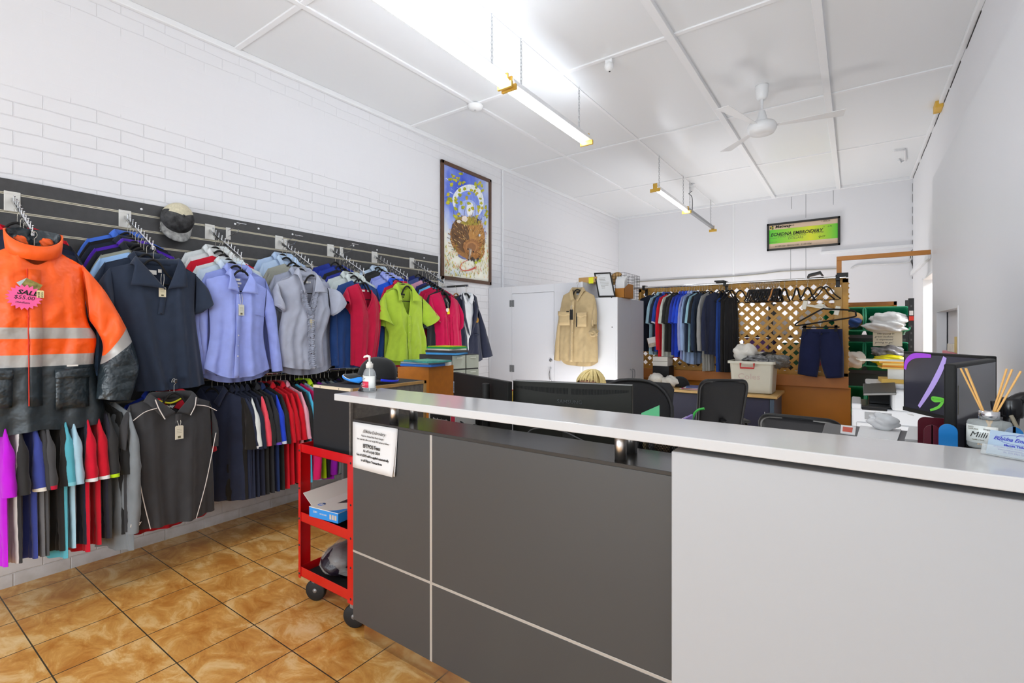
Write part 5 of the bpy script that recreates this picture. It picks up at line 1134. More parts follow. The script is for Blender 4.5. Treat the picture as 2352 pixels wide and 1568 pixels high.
for a, b_ in (((by0 + .012, bz1 - .016), (by1, bz1)), ((by1 - .016, bz0), (by1, bz1))): m.box((bx1 - .012, a[0], a[1]), (bx1, b_[0], b_[1]))
m.build('timber_edge', RAW, sb, world=True)
m = MB(); m.box((bx1 - .012, by0, bz0), (bx1, by0 + .014, bz1 - .013)); m.box((bx1 - .012, by0 + .014, bz0), (bx1, by1 - .016, bz0 + .016)); m.build('chipboard_edge', CHIP, sb, world=True)
m = MB(); m.box((bx1 - .012, by0 + .016, bz0 + .016), (bx1 - .008, by1 - .016, bz1 - .016)); m.build('side_panel', CHIP, sb, world=True)
# black cap on the cabinet
q = at(866, 850, Y=1.76)
BKF = fab('232425', 'cap_black'); CBLU = fab('2f8ce6', 'cap_blue'); CBL2 = fab('2a3ce0', 'cap_strap_blue')
def baseball_cap(name, label, loc, rz, crown, under, strap, s=1.0):
    c = thing(name, label, 'cap', loc, rz)
    P = []
    for i in range(13):
        a = PI / 2 * i / 12; P.append([((.098 * math.cos(a) ** .8 if i < 12 else 0) * math.cos(t) * 1.08 - .012 * math.sin(a), (.080 * math.cos(a) ** .8 if i < 12 else 0) * math.sin(t), .008 + .112 * math.sin(a) ** .9) for t in np.linspace(0, 2 * PI, 37)[:-1]])
    m = MB(); m.grid(P, 0, True, True); m.build('crown', crown, c, solid=.003)
    P = []
    for i in range(8):
        e = i / 7; P.append([(.096 * math.cos(t) + .012 + .075 * e * math.cos(t) ** .5, .080 * math.sin(t) * (1 + .05 * e), .012 - .018 * e * math.cos(t) - .028 * abs(math.sin(t)) ** 2 * e) for t in np.linspace(-R(80), R(80), 21)])
    m = MB(); m.grid(P); b_ = m.build('brim', crown, c, solid=.003)
    m = MB(); m.grid([[(p[0] * 1.03, p[1] * 1.03, p[2] - .009) for p in r_] for r_ in P]); m.build('brim_underside', under, c, solid=.010)
    m = MB(); m.tube([(p[0] + .001, p[1], p[2]) for p in P[-1]], .002, 6); m.build('brim_piping', mat('piping_white'), c)
    m = MB(); m.blob((-.012, 0, .121), (.007, .007, .004), amp=0, nu=6, nv=10); m.build('top_button', crown, c)
    if strap:
        m = MB(); m.grid([[(-.109 * math.cos(t) - .012, .085 * math.sin(t), z) for t in np.linspace(R(-20), R(70), 16)] for z in (.002, .008, .014)]); m.build('rear_strap', strap, c, solid=.003)
    return c
c_ = baseball_cap('baseball_cap', 'black cap with blue under brim lying on the black cabinet', (q.x - .005, 1.76, bz1 + .012), R(212), BKF, CBLU, CBL2); c_.rotation_euler = (0, R(-9), R(212)); c_.location.z += .012
# boxed keyboard on the middle tray
kb = thing('keyboard_carton', 'white and blue keyboard carton on the trolley middle tray', 'carton', (-2.195, 1.455, .4765), R(7))
CWH = mat('carton_white', (226, 222, 212), rough=.5); CBU = mat('carton_blue', (44, 140, 220), rough=.45)
m = MB(); m.box((-.105, 0, 0), (.105, .36, .05)); m.build('carton', CBU, kb, bevel=.001)
m = MB(); m.box((-.1053, -.0003, .0485), (.1053, .3603, .0515)); m.build('lid', CWH, kb)
m = MB(); m.hexa([(.03, -.0006, .0515), (.1056, -.0006, .0515), (.1056, .08, .0515), (.06, .02, .0515), (.03, -.0006, .0522), (.1056, -.0006, .0522), (.1056, .08, .0522), (.06, .02, .0522)]); m.build('blue_corner', CBU, kb)
m = MB(); m.box((-.105, 0, 0), (-.103, .34, .085), 0, Matrix.Translation((0, .015, .05)) @ Matrix.Translation((-.105, 0, 0)) @ Matrix.Rotation(R(-50), 4, 'Y') @ Matrix.Translation((.105, 0, 0))); m.build('open_flap', CWH, kb)
m = MB(); m.hexa([(-.01, .10, .0516), (.06, .16, .0516), (.06, .33, .0516), (-.01, .33, .0516), (-.01, .10, .0526), (.06, .16, .0526), (.06, .33, .0526), (-.01, .33, .0526)]); m.build('printed_keyboard', mat('print_dark', (46, 48, 52), rough=.5), kb)
M = frame_of((-.07, .05, .0519), (1, 0, 0), (0, 1, 0)); HPB = mat('logo_blue', (20, 96, 190), rough=.5)
m = MB(); m.lathe([(0, .0004), (.020, .0003), (.020, 0)], n=24, M=M); m.build('logo_disc', HPB, kb)
write([('hp', .030, 0, 0, .35, 1.1, .0004)], CWH, kb, M @ Matrix.Translation((0, 0, .0006)))
M = frame_of((0, -.0006, .026), (1, 0, 0), (0, 0, 1)); write([('320M', .014, -.06, .004), ('KEYBOARD', .010, .0, .0)], CWH, kb, M, 'side_print')
m = MB()
for i in range(3): m.box((.045 + .018 * i, -.0008, .012), (.058 + .018 * i, -.0003, .036))
m.build('print_patch', mat('patch_tan', (196, 180, 160), rough=.6), kb)
# garment in a clear plastic bag on the bottom tray
pb = thing('bagged_garment', 'dark garment in a clear plastic bag on the trolley bottom tray', 'plastic bag', (-2.235, 1.62, .147))
m = MB(); m.blob((.02, 0, .075), (.115, .14, .075), seed=3, amp=.2); m.build('garment', mat('plum_cloth', (34, 26, 36), rough=.3, var=.15, vscale=20, bump=.6, bscale=30, dist=.01), pb)
FILM = mat('clear_film', (244, 240, 234), rough=.08, alpha=.10, spec=.9, bump=.6, bscale=30, dist=.01)
m = MB(); m.blob((.02, 0, .078), (.122, .148, .082), seed=5, amp=.22); m.grid([[(-.10 + .19 * u + .015 * math.sin(7 * v), .03 + .03 * math.sin(5 * u + 3 * v), .12 + .17 * v * (1 - .55 * abs(u - .6)) + .02 * math.sin(9 * u)) for u in np.linspace(0, 1, 14)] for v in np.linspace(0, 1, 10)]); m.build('clear_bag', FILM, pb, solid=.0008)
# ================================================================ desks behind the counter
DESKW = mat('desk_white', (196, 194, 190), rough=.4); DESKG = mat('desk_grey', (96, 96, 98), rough=.5)
def desk(label, x0, x1, y0, y1, z, top, leg, panel=True):
    d = thing('office_desk', label, 'desk', ((x0 + x1) / 2, (y0 + y1) / 2, 0))
    m = MB(); m.box((x0, y0, z - .025), (x1, y1, z)); m.build('desk_top', top, d, world=True, bevel=.002)
    for x in (x0 + .02, x1 - .045):
        m = MB(); m.box((x, y0 + .03, 0), (x + .025, y1 - .03, z - .025)); m.build('side_panel', leg, d, world=True)
    if panel:
        m = MB(); m.box((x0 + .05, y0 + .05, .25), (x1 - .05, y0 + .07, z - .03)); m.build('modesty_panel', leg, d, world=True)
    return d
desk('low work desk hidden behind the reception counter', -1.86, .61, 1.64, 2.42, .73, DESKW, DESKG)
desk('side desk left of the counter holding the brown box', -3.10, -1.92, 2.16, 3.55, .73, DESKW, DESKG, False)
def wedge(pts, z0, z1):
    """upright box through three plan points (left, near corner, right)"""
    l, c, r_ = [Vector((p[0], p[1], 0)) for p in pts]; f = l + r_ - c
    return [(l.x, l.y), (c.x, c.y), (r_.x, r_.y), (f.x, f.y)]
desk('return desk on the right under the ribbon screen', -.02, .61, 2.425, 3.55, .73, DESKW, DESKG, False)
# brown box with books on it
zt = at(985, 842, Y=2.42).z
pl = wedge((at(913, 842.5, Z=zt), at(985, 842, Z=zt), at(1042, 838, Z=zt)), 0, 0)
OCH = mat('ochre_board', (178, 104, 16), rough=.45, var=.08, vscale=30)
bb = thing('storage_cube', 'orange brown box on the side desk with books on top', 'box', (pl[1][0], pl[1][1], .731))
m = MB(); m.prism(pl, .731, zt, axis='z'); m.build('body', OCH, bb, world=True, bevel=.002)
def book(name, label, c, w, d, h, z, rz, cover, group, pages=True):
    b_ = thing(name, label, 'book', (c[0], c[1], z), rz, group)
    m = MB(); m.box((-w / 2, -d / 2, 0), (w / 2, d / 2, .0015)); m.box((-w / 2, -d / 2, h - .0015), (w / 2, d / 2, h)); m.box((-w / 2, -d / 2, 0), (w / 2, -d / 2 + .0015, h)); m.box((w / 2 - .0015, -d / 2, 0), (w / 2, d / 2, h)); m.build('cover', cover, b_)
    m = MB(); m.box((-w / 2 + .003, -d / 2 + .002, .0015), (w / 2 - .002, d / 2 - .003, h - .0015)); m.build('pages', PAPER, b_)
    return b_
cb = Vector((sum(p[0] for p in pl) / 4, sum(p[1] for p in pl) / 4, zt))
def mc(n, c): return mat(n, c, rough=.4)
book('catalogue', 'blue spined catalogue lying on the brown box', (cb.x - .02, cb.y, 0), .27, .20, .016, zt + .001, R(8), mc('cover_blue', (40, 110, 200)), 'catalogues on the brown box')
book('catalogue', 'grey catalogue between blue and teal ones on the brown box', (cb.x - .03, cb.y + .01, 0), .27, .2, .012, zt + .0175, R(2), mc('cover_grey', (150, 160, 165)), 'catalogues on the brown box')
book('catalogue', 'teal catalogue on top of the pile on the brown box', (cb.x, cb.y + .01, 0), .28, .21, .012, zt + .030, R(-8), mat('cover_teal', (70, 158, 150), rough=.35, var=.4, vscale=12), 'catalogues on the brown box')
q = at(1018, 838, Z=zt + .004)
dv = thing('card_terminal', 'white handheld device on the right end of the brown box', 'device', (q.x, q.y, zt + .001), R(20))
m = MB(); m.hexa([(-.05, -.03, 0), (.055, -.03, 0), (.055, .03, 0), (-.05, .03, 0), (-.05, -.03, .018), (.055, -.03, .035), (.055, .03, .035), (-.05, .03, .018)]); m.build('body', mat('device_white', (230, 228, 222), rough=.35), dv, bevel=.006)
m = MB(); m.box((-.085, -.025, .012), (-.03, .025, .024)); m.build('reader_head', mat('device_white'), dv, bevel=.005)
# drawer tower
zt2 = at(1037, 815, Y=3.05).z
pl = wedge((at(963, 813, Z=zt2), at(1037, 815, Z=zt2), at(1099, 812.5, Z=zt2)), 0, 0)
dt = thing('drawer_tower', 'dark grey drawer tower with clear plastic drawers, books on top', 'drawers', (pl[1][0], pl[1][1], .731))
m = MB(); m.prism(pl, .731, zt2, axis='z'); m.build('case', mat('tower_grey', (62, 62, 64), rough=.5), dt, world=True, bevel=.003)
o_ = Vector((pl[1][0], pl[1][1], 0)); ex = Vector((pl[2][0], pl[2][1], 0)) - o_; wl = ex.length; M = frame_of(o_ + Vector((0, 0, .731)), ex, (0, 0, 1))
CLD = mat('drawer_clear', (196, 200, 184), rough=.15, alpha=.75, spec=.6)
nz_ = 4; hh = (zt2 - .731) / nz_
for r_ in range(nz_):
    for c in range(2):
        m = MB(); m.box((c * wl / 2 + .006, r_ * hh + .006, .0), ((c + 1) * wl / 2 - .006, (r_ + 1) * hh - .006, .012), 0, M); dr = m.build('drawer', CLD, dt, world=True, bevel=.003)
        m = MB(); m.box((c * wl / 2 + wl * .15, r_ * hh + hh * .75, .012), ((c + 1) * wl / 2 - wl * .15, r_ * hh + hh * .82, .020), 0, M); m.build('drawer_lip', mat('drawer_rim', (206, 208, 196), rough=.3), dt, world=True)
cb = Vector((sum(p[0] for p in pl) / 4, sum(p[1] for p in pl) / 4, 0)) + Vector((.03, -.06, 0))
zz = zt2 + .001
for nm, c, h_, w_, rz, lab in (('folder', (60, 150, 215), .018, .30, 12, 'sky blue folder at the bottom of the pile on the drawer tower'), ('catalogue', (60, 60, 62), .018, .31, 8, 'black catalogue second from the bottom on the drawer tower'), ('catalogue', (222, 224, 214), .014, .28, -4, 'white catalogue in the middle of the drawer tower pile'), ('folder', (36, 150, 76), .014, .29, 4, 'green folder below the lime booklet'), ('booklet', (196, 220, 40), .007, .26, -2, 'lime yellow booklet on top of the drawer tower')):
    book(nm, lab, (cb.x, cb.y, 0), w_, .20, h_, zz, R(rz), mc('cover_%d' % (c[0] * 7 + c[1]), c), 'books on the drawer tower'); zz += h_ + .0005
# ---------------------------------------------------------------- monitors
PLB = mat('plastic_black', (32, 32, 31), rough=.55, spec=.3, bump=.05, bscale=600); PLB2 = mat('plastic_matt', (44, 44, 42), rough=.5)
def monitor(name, label, a, b_, z0, z1, thick, screen_front, zdesk=.731, mat_=PLB, body=True):
    """a, b: plan ends of the back face seen from the front of the shop (left, right)"""
    a = Vector((a[0], a[1], 0)); b_ = Vector((b_[0], b_[1], 0)); ex = (b_ - a); w_ = ex.length; c = (a + b_) / 2
    rz = math.atan2(ex.y, ex.x)
    t = thing(name, label, 'monitor', (c.x, c.y, zdesk), rz)
    m = MB(); m.box((-w_ / 2, 0, z0 - zdesk), (w_ / 2, thick, z1 - zdesk)); m.build('panel', mat_, t, bevel=.004)
    s_ = thick + .0005 if not screen_front else -.0015
    m = MB(); m.box((-w_ / 2 + .012, s_, z0 - zdesk + .02), (w_ / 2 - .012, s_ + .001, z1 - zdesk - .012)); m.build('screen', mat('screen_dark', (58, 58, 70), rough=.12), t)
    yb = -.03 if not screen_front else thick + .03
    m = MB(); m.box((-.03, yb - .02 if yb > 0 else yb, .01), (.03, yb if yb > 0 else yb + .025, (z0 + z1) / 2 - zdesk)); m.build('stand_neck', PLB2, t, bevel=.004)
    m = MB(); m.prism([(x * 1.0, y + (.0 if yb > 0 else 0)) for x, y in rrect(.24, .18, .03)], 0, .012, axis='z'); m.build('stand_base', PLB2, t)
    return t, w_
zL = at(1042, 854, Y=2.32).z
t, w_ = monitor('computer_monitor', 'black monitor back left of the wide one, white name label on edge', at(1041, 854, Z=zL), at(1166, 876.5, Z=zL), zL - .33, zL, .028, False)
M = frame_of((-w_ / 2 + .012, -.0008, zL - .731 - .095), (0, 0, 1), (-1, 0, 0))
m = MB(); m.box((-.036, -.006, 0), (.036, .008, .0006), 0, M); m.build('brand_label', mat('label_grey', (176, 186, 198), rough=.5), t)
write([('Lenovo', .017, 0, .001, 0, 1, .0003)], INK, t, M @ Matrix.Translation((0, 0, .001)))
x_ = (1138 - 1041) / 125 * w_ - w_ / 2
m = MB(); m.lathe([(0, 0), (.021, 0), (.021, zL - .731 - .025), (.019, zL - .731 - .02), (0, zL - .731 - .02)], (x_, -.045, 0), 20); m.build('stand_column', PLB, t)
zS = at(1178, 873, Y=2.1).z
t, w_ = monitor('wide_monitor', 'wide black monitor back with curved row of vent slots', at(1178, 873, Z=zS), at(1452, 884, Z=zS), zS - .36, zS, .04, False, mat_=mat('plastic_olive', (36, 36, 31), rough=.55, spec=.3, bump=.05, bscale=600))
SLOT = mat('slot_dark', (8, 8, 8), rough=.8)
m = MB(); n = 78
for i in range(n):
    u = -1 + 2 * (i + .5) / n
    if abs(u) < .03: continue
    x = u * w_ * .475; zt_ = zS - .731 - .026 - .004 * (1 - u * u); h_ = .010 + .020 * (1 - u * u)
    m.box((x - .0019, -.0012, zt_ - h_), (x + .0019, .001, zt_))
m.build('vent_grille', SLOT, t)
write([('SAMSUNG', .026, -.0, 0, 0, 1.1, .0005)], mat('emboss_black', (16, 16, 15), rough=.25), t, frame_of((0, -.0012, zS - .731 - .098), (1, 0, 0), (0, 0, 1)), ext=.001)
m = MB(); m.box((-w_ / 2 - .001, -.001, zS - .731 - .003), (w_ / 2 + .001, .004, zS - .731 + .001)); m.build('top_edge', mat('edge_grey', (150, 150, 148), rough=.4), t)
# screen facing the shop on the right
za = 1.325
p0 = Vector((.213, 3.30)); p1 = Vector((.459, 2.84))
t, w_ = monitor('screen_monitor', 'monitor on the right showing purple and green ribbons on a dark screen', p0, p1, 1.012, za, .04, True)
def ribbon(pts, r0, c, nm, em=.0):
    P = bez([(x, -.0030, z) for x, z in pts], 8); m = MB(); n = len(P)
    L_ = []
    for i in range(n):
        d = (P[min(i + 1, n - 1)] - P[max(i - 1, 0)]).normalized(); nn = Vector((-d.z, 0, d.x)); L_.append(nn)
    w2 = [r0 * (.5 + .5 * math.sin(PI * min(1, (i + 3) / n * .9))) for i in range(n)]
    m.grid([[tuple(P[i] + L_[i] * w2[i]) for i in range(n)], [tuple(P[i] - L_[i] * w2[i]) for i in range(n)]]); return m.build(nm, mat('ribbon_%02x%02x%02x' % c, c, rough=.3, emit=.25), t)
def sp(u, v):   # screen pixel to panel plane
    t_ = (u - CX) / F_PX; wd_ = Vector((DV[0] + t_ * RV[0], DV[1] + t_ * RV[1])); e_ = p1 - p0; nn = Vector((-e_.y, e_.x))
    D = p0.dot(nn) / wd_.dot(nn); a = (wd_ * D - p0).dot(e_) / e_.length_squared; z = EYE - (v - V0) * D / F_PX
    return (-w_ / 2 + min(max(a, .02), .98) * w_, min(z, za - .016) - .731)
ribbon([sp(*p) for p in ((2080, 848), (2084, 830), (2098, 818), (2118, 814), (2140, 812))], .014, (148, 62, 196), 'screen_ribbon')
ribbon([sp(*p) for p in ((2172, 816), (2162, 848), (2140, 890), (2112, 934))], .016, (166, 146, 212), 'screen_ribbon')
ribbon([sp(*p) for p in ((2194, 929), (2166, 917), (2144, 914), (2148, 919), (2166, 920), (2158, 934), (2138, 942))], .009, (96, 186, 60), 'screen_ribbon')
q = sp(2084, 944); write([('Lenovo', .016, q[0] + .03, q[1] - .012)], LBLW, t, frame_of((0, -.0025, 0), (1, 0, 0), (0, 0, 1)))
m = MB(); q = sp(2079, 939); m.box((-w_ / 2, -.002, 1.013 - .731), (w_ / 2, -.0012, 1.033 - .731)); m.build('bezel', PLB, t)
# monitor turned away on the far right
t, w_ = monitor('turned_monitor', 'dark monitor turned away behind the reed diffuser, white sticker on edge', (.256, 2.016), (.434, 2.53), .90, 1.328, .028, True, mat_=PLB)
for ch in t.children:
    if ch.name.startswith('screen'): pass
M_ = Matrix()
m = MB(); m.box((-w_ / 2 + .10, -.05, .05), (w_ / 2 - .06, -.0, .40)); m.build('rear_housing', PLB2, t, bevel=.012)
m = MB(); m.box((-w_ / 2 + .018, -.0012, .43), (-w_ / 2 + .030, -.0002, .54)); m.build('edge_sticker', LBLW, t)
m = MB(); m.box((-w_ / 2 + .02, -.0018, .44), (-w_ / 2 + .026, -.0010, .53)); m.build('sticker_print', INKS, t)
# jointed arm and cable behind the diffuser
q = at(2316, 935, Y=2.0)
ja = thing('monitor_arm', 'black jointed arm with glossy knuckles behind the reed diffuser', 'monitor arm', (q.x, q.y, .731))
zq = q.z - .731; BG = mat('black_gloss')
m = MB(); m.lathe([(0, 0), (.05, 0), (.05, .012), (.02, .016), (.018, zq - .10), (0, zq - .1)], n=24); m.build('post', BG, ja)
m = MB(); m.tube(bez([(-.035, .0, zq), (-.015, .0, zq + .002), (.0, 0, zq + .004), (.03, .0, zq + .03), (.09, .02, zq + .03), (.13, .02, zq + .02)], 6), .017, 12); m.tube([(0, 0, zq - .1), (.01, 0, zq + .0)], .018, 12); m.build('upper_arm', BG, ja)
m = MB(); m.lathe([(0, -.028), (.026, -.028), (.028, -.02), (.028, .02), (.026, .028), (0, .028)], (.005, 0, zq), 24); m.build('knuckle', BG, ja)
m = MB(); m.tube(bez([(.0, -.03, zq - .02), (.03, -.06, zq - .09), (.08, -.05, zq - .05), (.12, .0, zq - .03)], 6), .005, 8); m.build('cable', mat('cord_beige', (150, 142, 122), rough=.5), ja)
# ---------------------------------------------------------------- small things seen through the gap and over the counter's edge
q0, q1 = at(985, 962, Y=1.86), at(1046, 970, Y=1.86)
pc_ = thing('printed_carton', 'small black and white carton under the counter top with red corner', 'carton', ((q0.x + q1.x) / 2, 1.86, .731))
hx = abs(q1.x - q0.x) / 2
m = MB(); m.box((-hx, 0, 0), (hx, .16, q0.z + .035 - .731)); m.build('carton', mat('carton_light', (206, 204, 200), rough=.5), pc_)
m = MB(); m.box((-hx + .01, -.001, q0.z - .731 - .02), (hx - .035, 0, q0.z + .03 - .731)); m.build('print_panel', INK, pc_)
m = MB(); m.box((hx - .03, -.001, q0.z - .731 - .02), (hx - .004, 0, q0.z + .03 - .731)); m.build('red_corner', LBR, pc_)
write([('Professionals', .022, -.012, 0, .1, .9, .0003)], LBLW, pc_, frame_of((0, -.0015, q0.z - .731 + .004), (1, 0, 0), (0, 0, 1)))
def cablething(pts, r_, m_, label): m = MB(); m.tube(bez(pts, 6), r_, 6); return tag(m.build('cable', m_), label, 'cable', 'cables under the counter top')
cablething([at(u, v, Y=1.95) for u, v in ((1208, 998), (1224, 985), (1260, 983), (1300, 993), (1340, 1012), (1362, 1018))], .003, mat('cord_grey'), 'thin grey cable under the counter top left of the right posts')
cablething([at(u, v, Y=1.9) for u, v in ((1040, 962), (1062, 970), (1072, 985), (1090, 975), (1110, 990))], .004, RUB, 'black cable tangle near the small carton')
cablething([at(u, v, Y=2.0) for u, v in ((1590, 962), (1596, 948), (1606, 940), (1618, 938))], .005, mat('cord_green', (50, 170, 60), rough=.4), 'green cord loop behind the counter edge')
# wire mesh organiser with folders
X0, X1 = at(1484, 1020, Y=1.80).x, at(1600, 1020, Y=1.80).x
mo = thing('mesh_organiser', 'black wire mesh desk organiser under the counter top', 'organiser', ((X0 + X1) / 2, 1.80, .731))
MESHB = mat('mesh_black', (30, 30, 30), rough=.4, metal=.4)
m = MB(); n = 34; hgt = .33; w_ = X1 - X0
for i in range(-10, n + 1):
    for sg in (1, -1):
        x = i * w_ / n
        pts = []
        for k_ in range(2):
            zz = k_ * hgt; xx = x + sg * (zz * .42) + (0 if sg > 0 else .15)
            pts.append((xx, zz))
        (xa, za_), (xb, zb_) = pts
        def clip(xa, za_, xb, zb_):
            if xb == xa: return None
            t0, t1 = 0, 1
            for lim, s_ in ((0, 1), (w_, -1)):
                pass
            ts = sorted(((0 - xa) / (xb - xa), (w_ - xa) / (xb - xa))); t0, t1 = max(0, ts[0]), min(1, ts[1])
            return None if t1 <= t0 else (xa + (xb - xa) * t0, za_ + (zb_ - za_) * t0, xa + (xb - xa) * t1, za_ + (zb_ - za_) * t1)
        c = clip(xa, za_, xb, zb_)
        if c: m.tube([(c[0] - w_ / 2, -.08, c[1]), (c[2] - w_ / 2, -.08, c[3])], .0013, 4, cap=False)
m.build('mesh_front', MESHB, mo)
m = MB(); m.box((-w_ / 2, -.08, 0), (w_ / 2, .08, .004)); m.box((-w_ / 2, .078, 0), (w_ / 2, .08, hgt)); m.box((-w_ / 2, -.08, 0), (-w_ / 2 + .002, .08, hgt)); m.box((w_ / 2 - .002, -.08, 0), (w_ / 2, .08, hgt)); m.tube([(-w_ / 2, -.08, hgt), (w_ / 2, -.08, hgt)], .003, 6); m.build('basket', MESHB, mo)
def folder(label, x, h_, c, tilt=0, w2=.006, nm='folder'):
    m = MB(); m.box((-w2, -.07, 0), (w2, .07, h_), 0, Matrix.Rotation(tilt, 4, 'Y')); o = m.build(nm, mat('folder_%02x%02x%02x' % c, c, rough=.6)); o.location = ((X0 + X1) / 2 + x, 1.80, .737); return tag(o, label, 'folder', 'folders in the mesh organiser')
folder('cream folder first in the mesh organiser', -w_ * .40, .30, (206, 186, 140)); folder('grey folder second in the mesh organiser', -w_ * .28, .31, (150, 150, 160)); folder('tan folder third in the mesh organiser', -w_ * .16, .30, (190, 160, 120))
folder('white folder with purple neighbour in the mesh organiser', w_ * .02, .375, (226, 224, 220), R(6)); folder('purple folder in the mesh organiser', w_ * .10, .385, (126, 104, 176), R(6), .004); folder('cream booklet right of the purple folder', w_ * .22, .355, (220, 206, 160), R(5)); folder('pale yellow card last in the mesh organiser', w_ * .31, .34, (226, 220, 180), R(4))
q0, q1 = at(1474, 948, Y=1.92), at(1515, 930, Y=1.92)
gf = MB(); gf.prism([(q0.x, q0.z - .06), (q1.x, q0.z - .06), (q1.x, q1.z), (q0.x, q0.z)], 1.915, 1.921); gf.box((q0.x, 1.921, .731), (q1.x, 1.935, q0.z - .05)); tag(gf.build('green_folder', mat('folder_green', (92, 186, 130), rough=.6)), 'green folder corner standing behind the counter', 'folder')
q0, q1 = at(1166, 893, Y=2.36), at(1181, 945, Y=2.36)
m = MB(); m.box((q0.x - .02, 2.35, .9), (q1.x + .06, 2.36, q0.z)); yb = m.build('yellow_poster', mat('poster_yellow', (228, 196, 90), rough=.6, var=.25, vscale=20)); tag(yb, 'yellow printed sheet standing between the two monitors', 'sheet')
m = MB(); m.box((q0.x - .02, 2.349, q0.z - .006), (q1.x + .06, 2.3499, q0.z)); m.build('red_top_band', LBR, yb)
m = MB(); m.box((q0.x - .05, 2.33, .731), (q1.x + .09, 2.40, .9)); tag(m.build('document_box', PAPER), 'white document box carrying the yellow sheet', 'box')
# desk things near the right end
HZ = 1.045
hu = thing('desk_shelf', 'grey raised desk shelf behind the counter carrying the printed sheets', 'shelf', (.12, 2.23, .731))
m = MB(); m.box((-.10, 2.04, HZ - .018), (.36, 2.42, HZ)); m.build('shelf_top', DESKG, hu, world=True, bevel=.002)
for x in (-.10, .342): m = MB(); m.box((x, 2.05, .731), (x + .018, 2.42, HZ - .018)); m.build('side_panel', DESKG, hu, world=True)
m = MB(); m.box((-.082, 2.40, .731), (.342, 2.415, HZ - .018)); m.build('back_panel', DESKG, hu, world=True)
def papers(name, label, quad, th, m_, cat='paper', z=HZ):
    P = [at(u, v, Z=z + th) for u, v in quad]; m = MB(); n = Vector((0, 0, th - .0005)); m.hexa([tuple(p - n) for p in P] + [tuple(p) for p in P]); return tag(m.build(name, m_), label, cat)
papers('paper_sheet', 'white printed sheets lying behind the counter in front of the printer', ((1968, 1003), (2060, 1012), (2070, 985), (1976, 977)), .006, PAPER)
pf = papers('pamphlet', 'red white and blue pamphlet at the counter edge by the printer', ((1930, 993), (1964, 998), (1966, 979), (1932, 975)), .004, PAPER)
P_ = [at(u, v, Z=HZ + .0045) for u, v in ((1935, 990), (1957, 993), (1959, 982), (1936, 979))]; m = MB(); m.quad(*P_); m.build('red_print', mat('pamphlet_red', (206, 76, 50), rough=.5), pf)
papers('paper_pile', 'loose white papers between printer and maroon tray', ((2078, 1008), (2116, 1010), (2122, 982), (2088, 978)), .014, PAPER)
q = at(2030, 988, Z=HZ); lw = (q.x, min(q.y, 2.36), HZ + .036)
m = MB(); m.blob((0, 0, 0), (.045, .035, .032), seed=12, amp=.35, nu=18, nv=24); o = m.build('plastic_wrap', mat('crumpled_plastic', (226, 228, 230), rough=.2, alpha=.75, spec=.6)); o.location = lw; tag(o, 'crumpled clear plastic wrap in front of the printer', 'plastic')
MAR = mat('tray_maroon', (92, 18, 34), rough=.3); TBL = mat('tray_blue', (26, 130, 206), rough=.3)
def tray(label, u0, u1, v, Y_, m_, h_=.10, d=.24):
    a, b_ = at(u0, v, Y=Y_), at(u1, v, Y=Y_); x0, x1, z = a.x, b_.x, a.z
    t = thing('document_tray', label, 'document tray', ((x0 + x1) / 2, Y_, .731), 0, 'document trays at the right end')
    m = MB(); m.prism([(p[0], p[1]) for p in rrect(x1 - x0, z - .731, .02)], 0, .004, 0, Matrix.Translation((0, 0, (z - .731) / 2))); m.box(((x0 - x1) / 2, 0, 0), ((x1 - x0) / 2, d, .004)); m.box(((x0 - x1) / 2 + .02, 0, 0), ((x0 - x1) / 2 + .023, d, .05)); m.box(((x1 - x0) / 2 - .023, 0, 0), ((x1 - x0) / 2 - .02, d, .05)); m.build('tray', m_, t); return t
tray('maroon tray standing at the back under the ribbon screen', 2108, 2200, 956, 2.15, MAR); tray('maroon tray in front, left of the blue tray', 2122, 2160, 974, 1.88, MAR); tray('blue tray beside the turned monitor', 2156, 2200, 972, 1.80, TBL); tray('blue tray visible right of the diffuser', 2308, 2352, 978, 1.75, TBL)
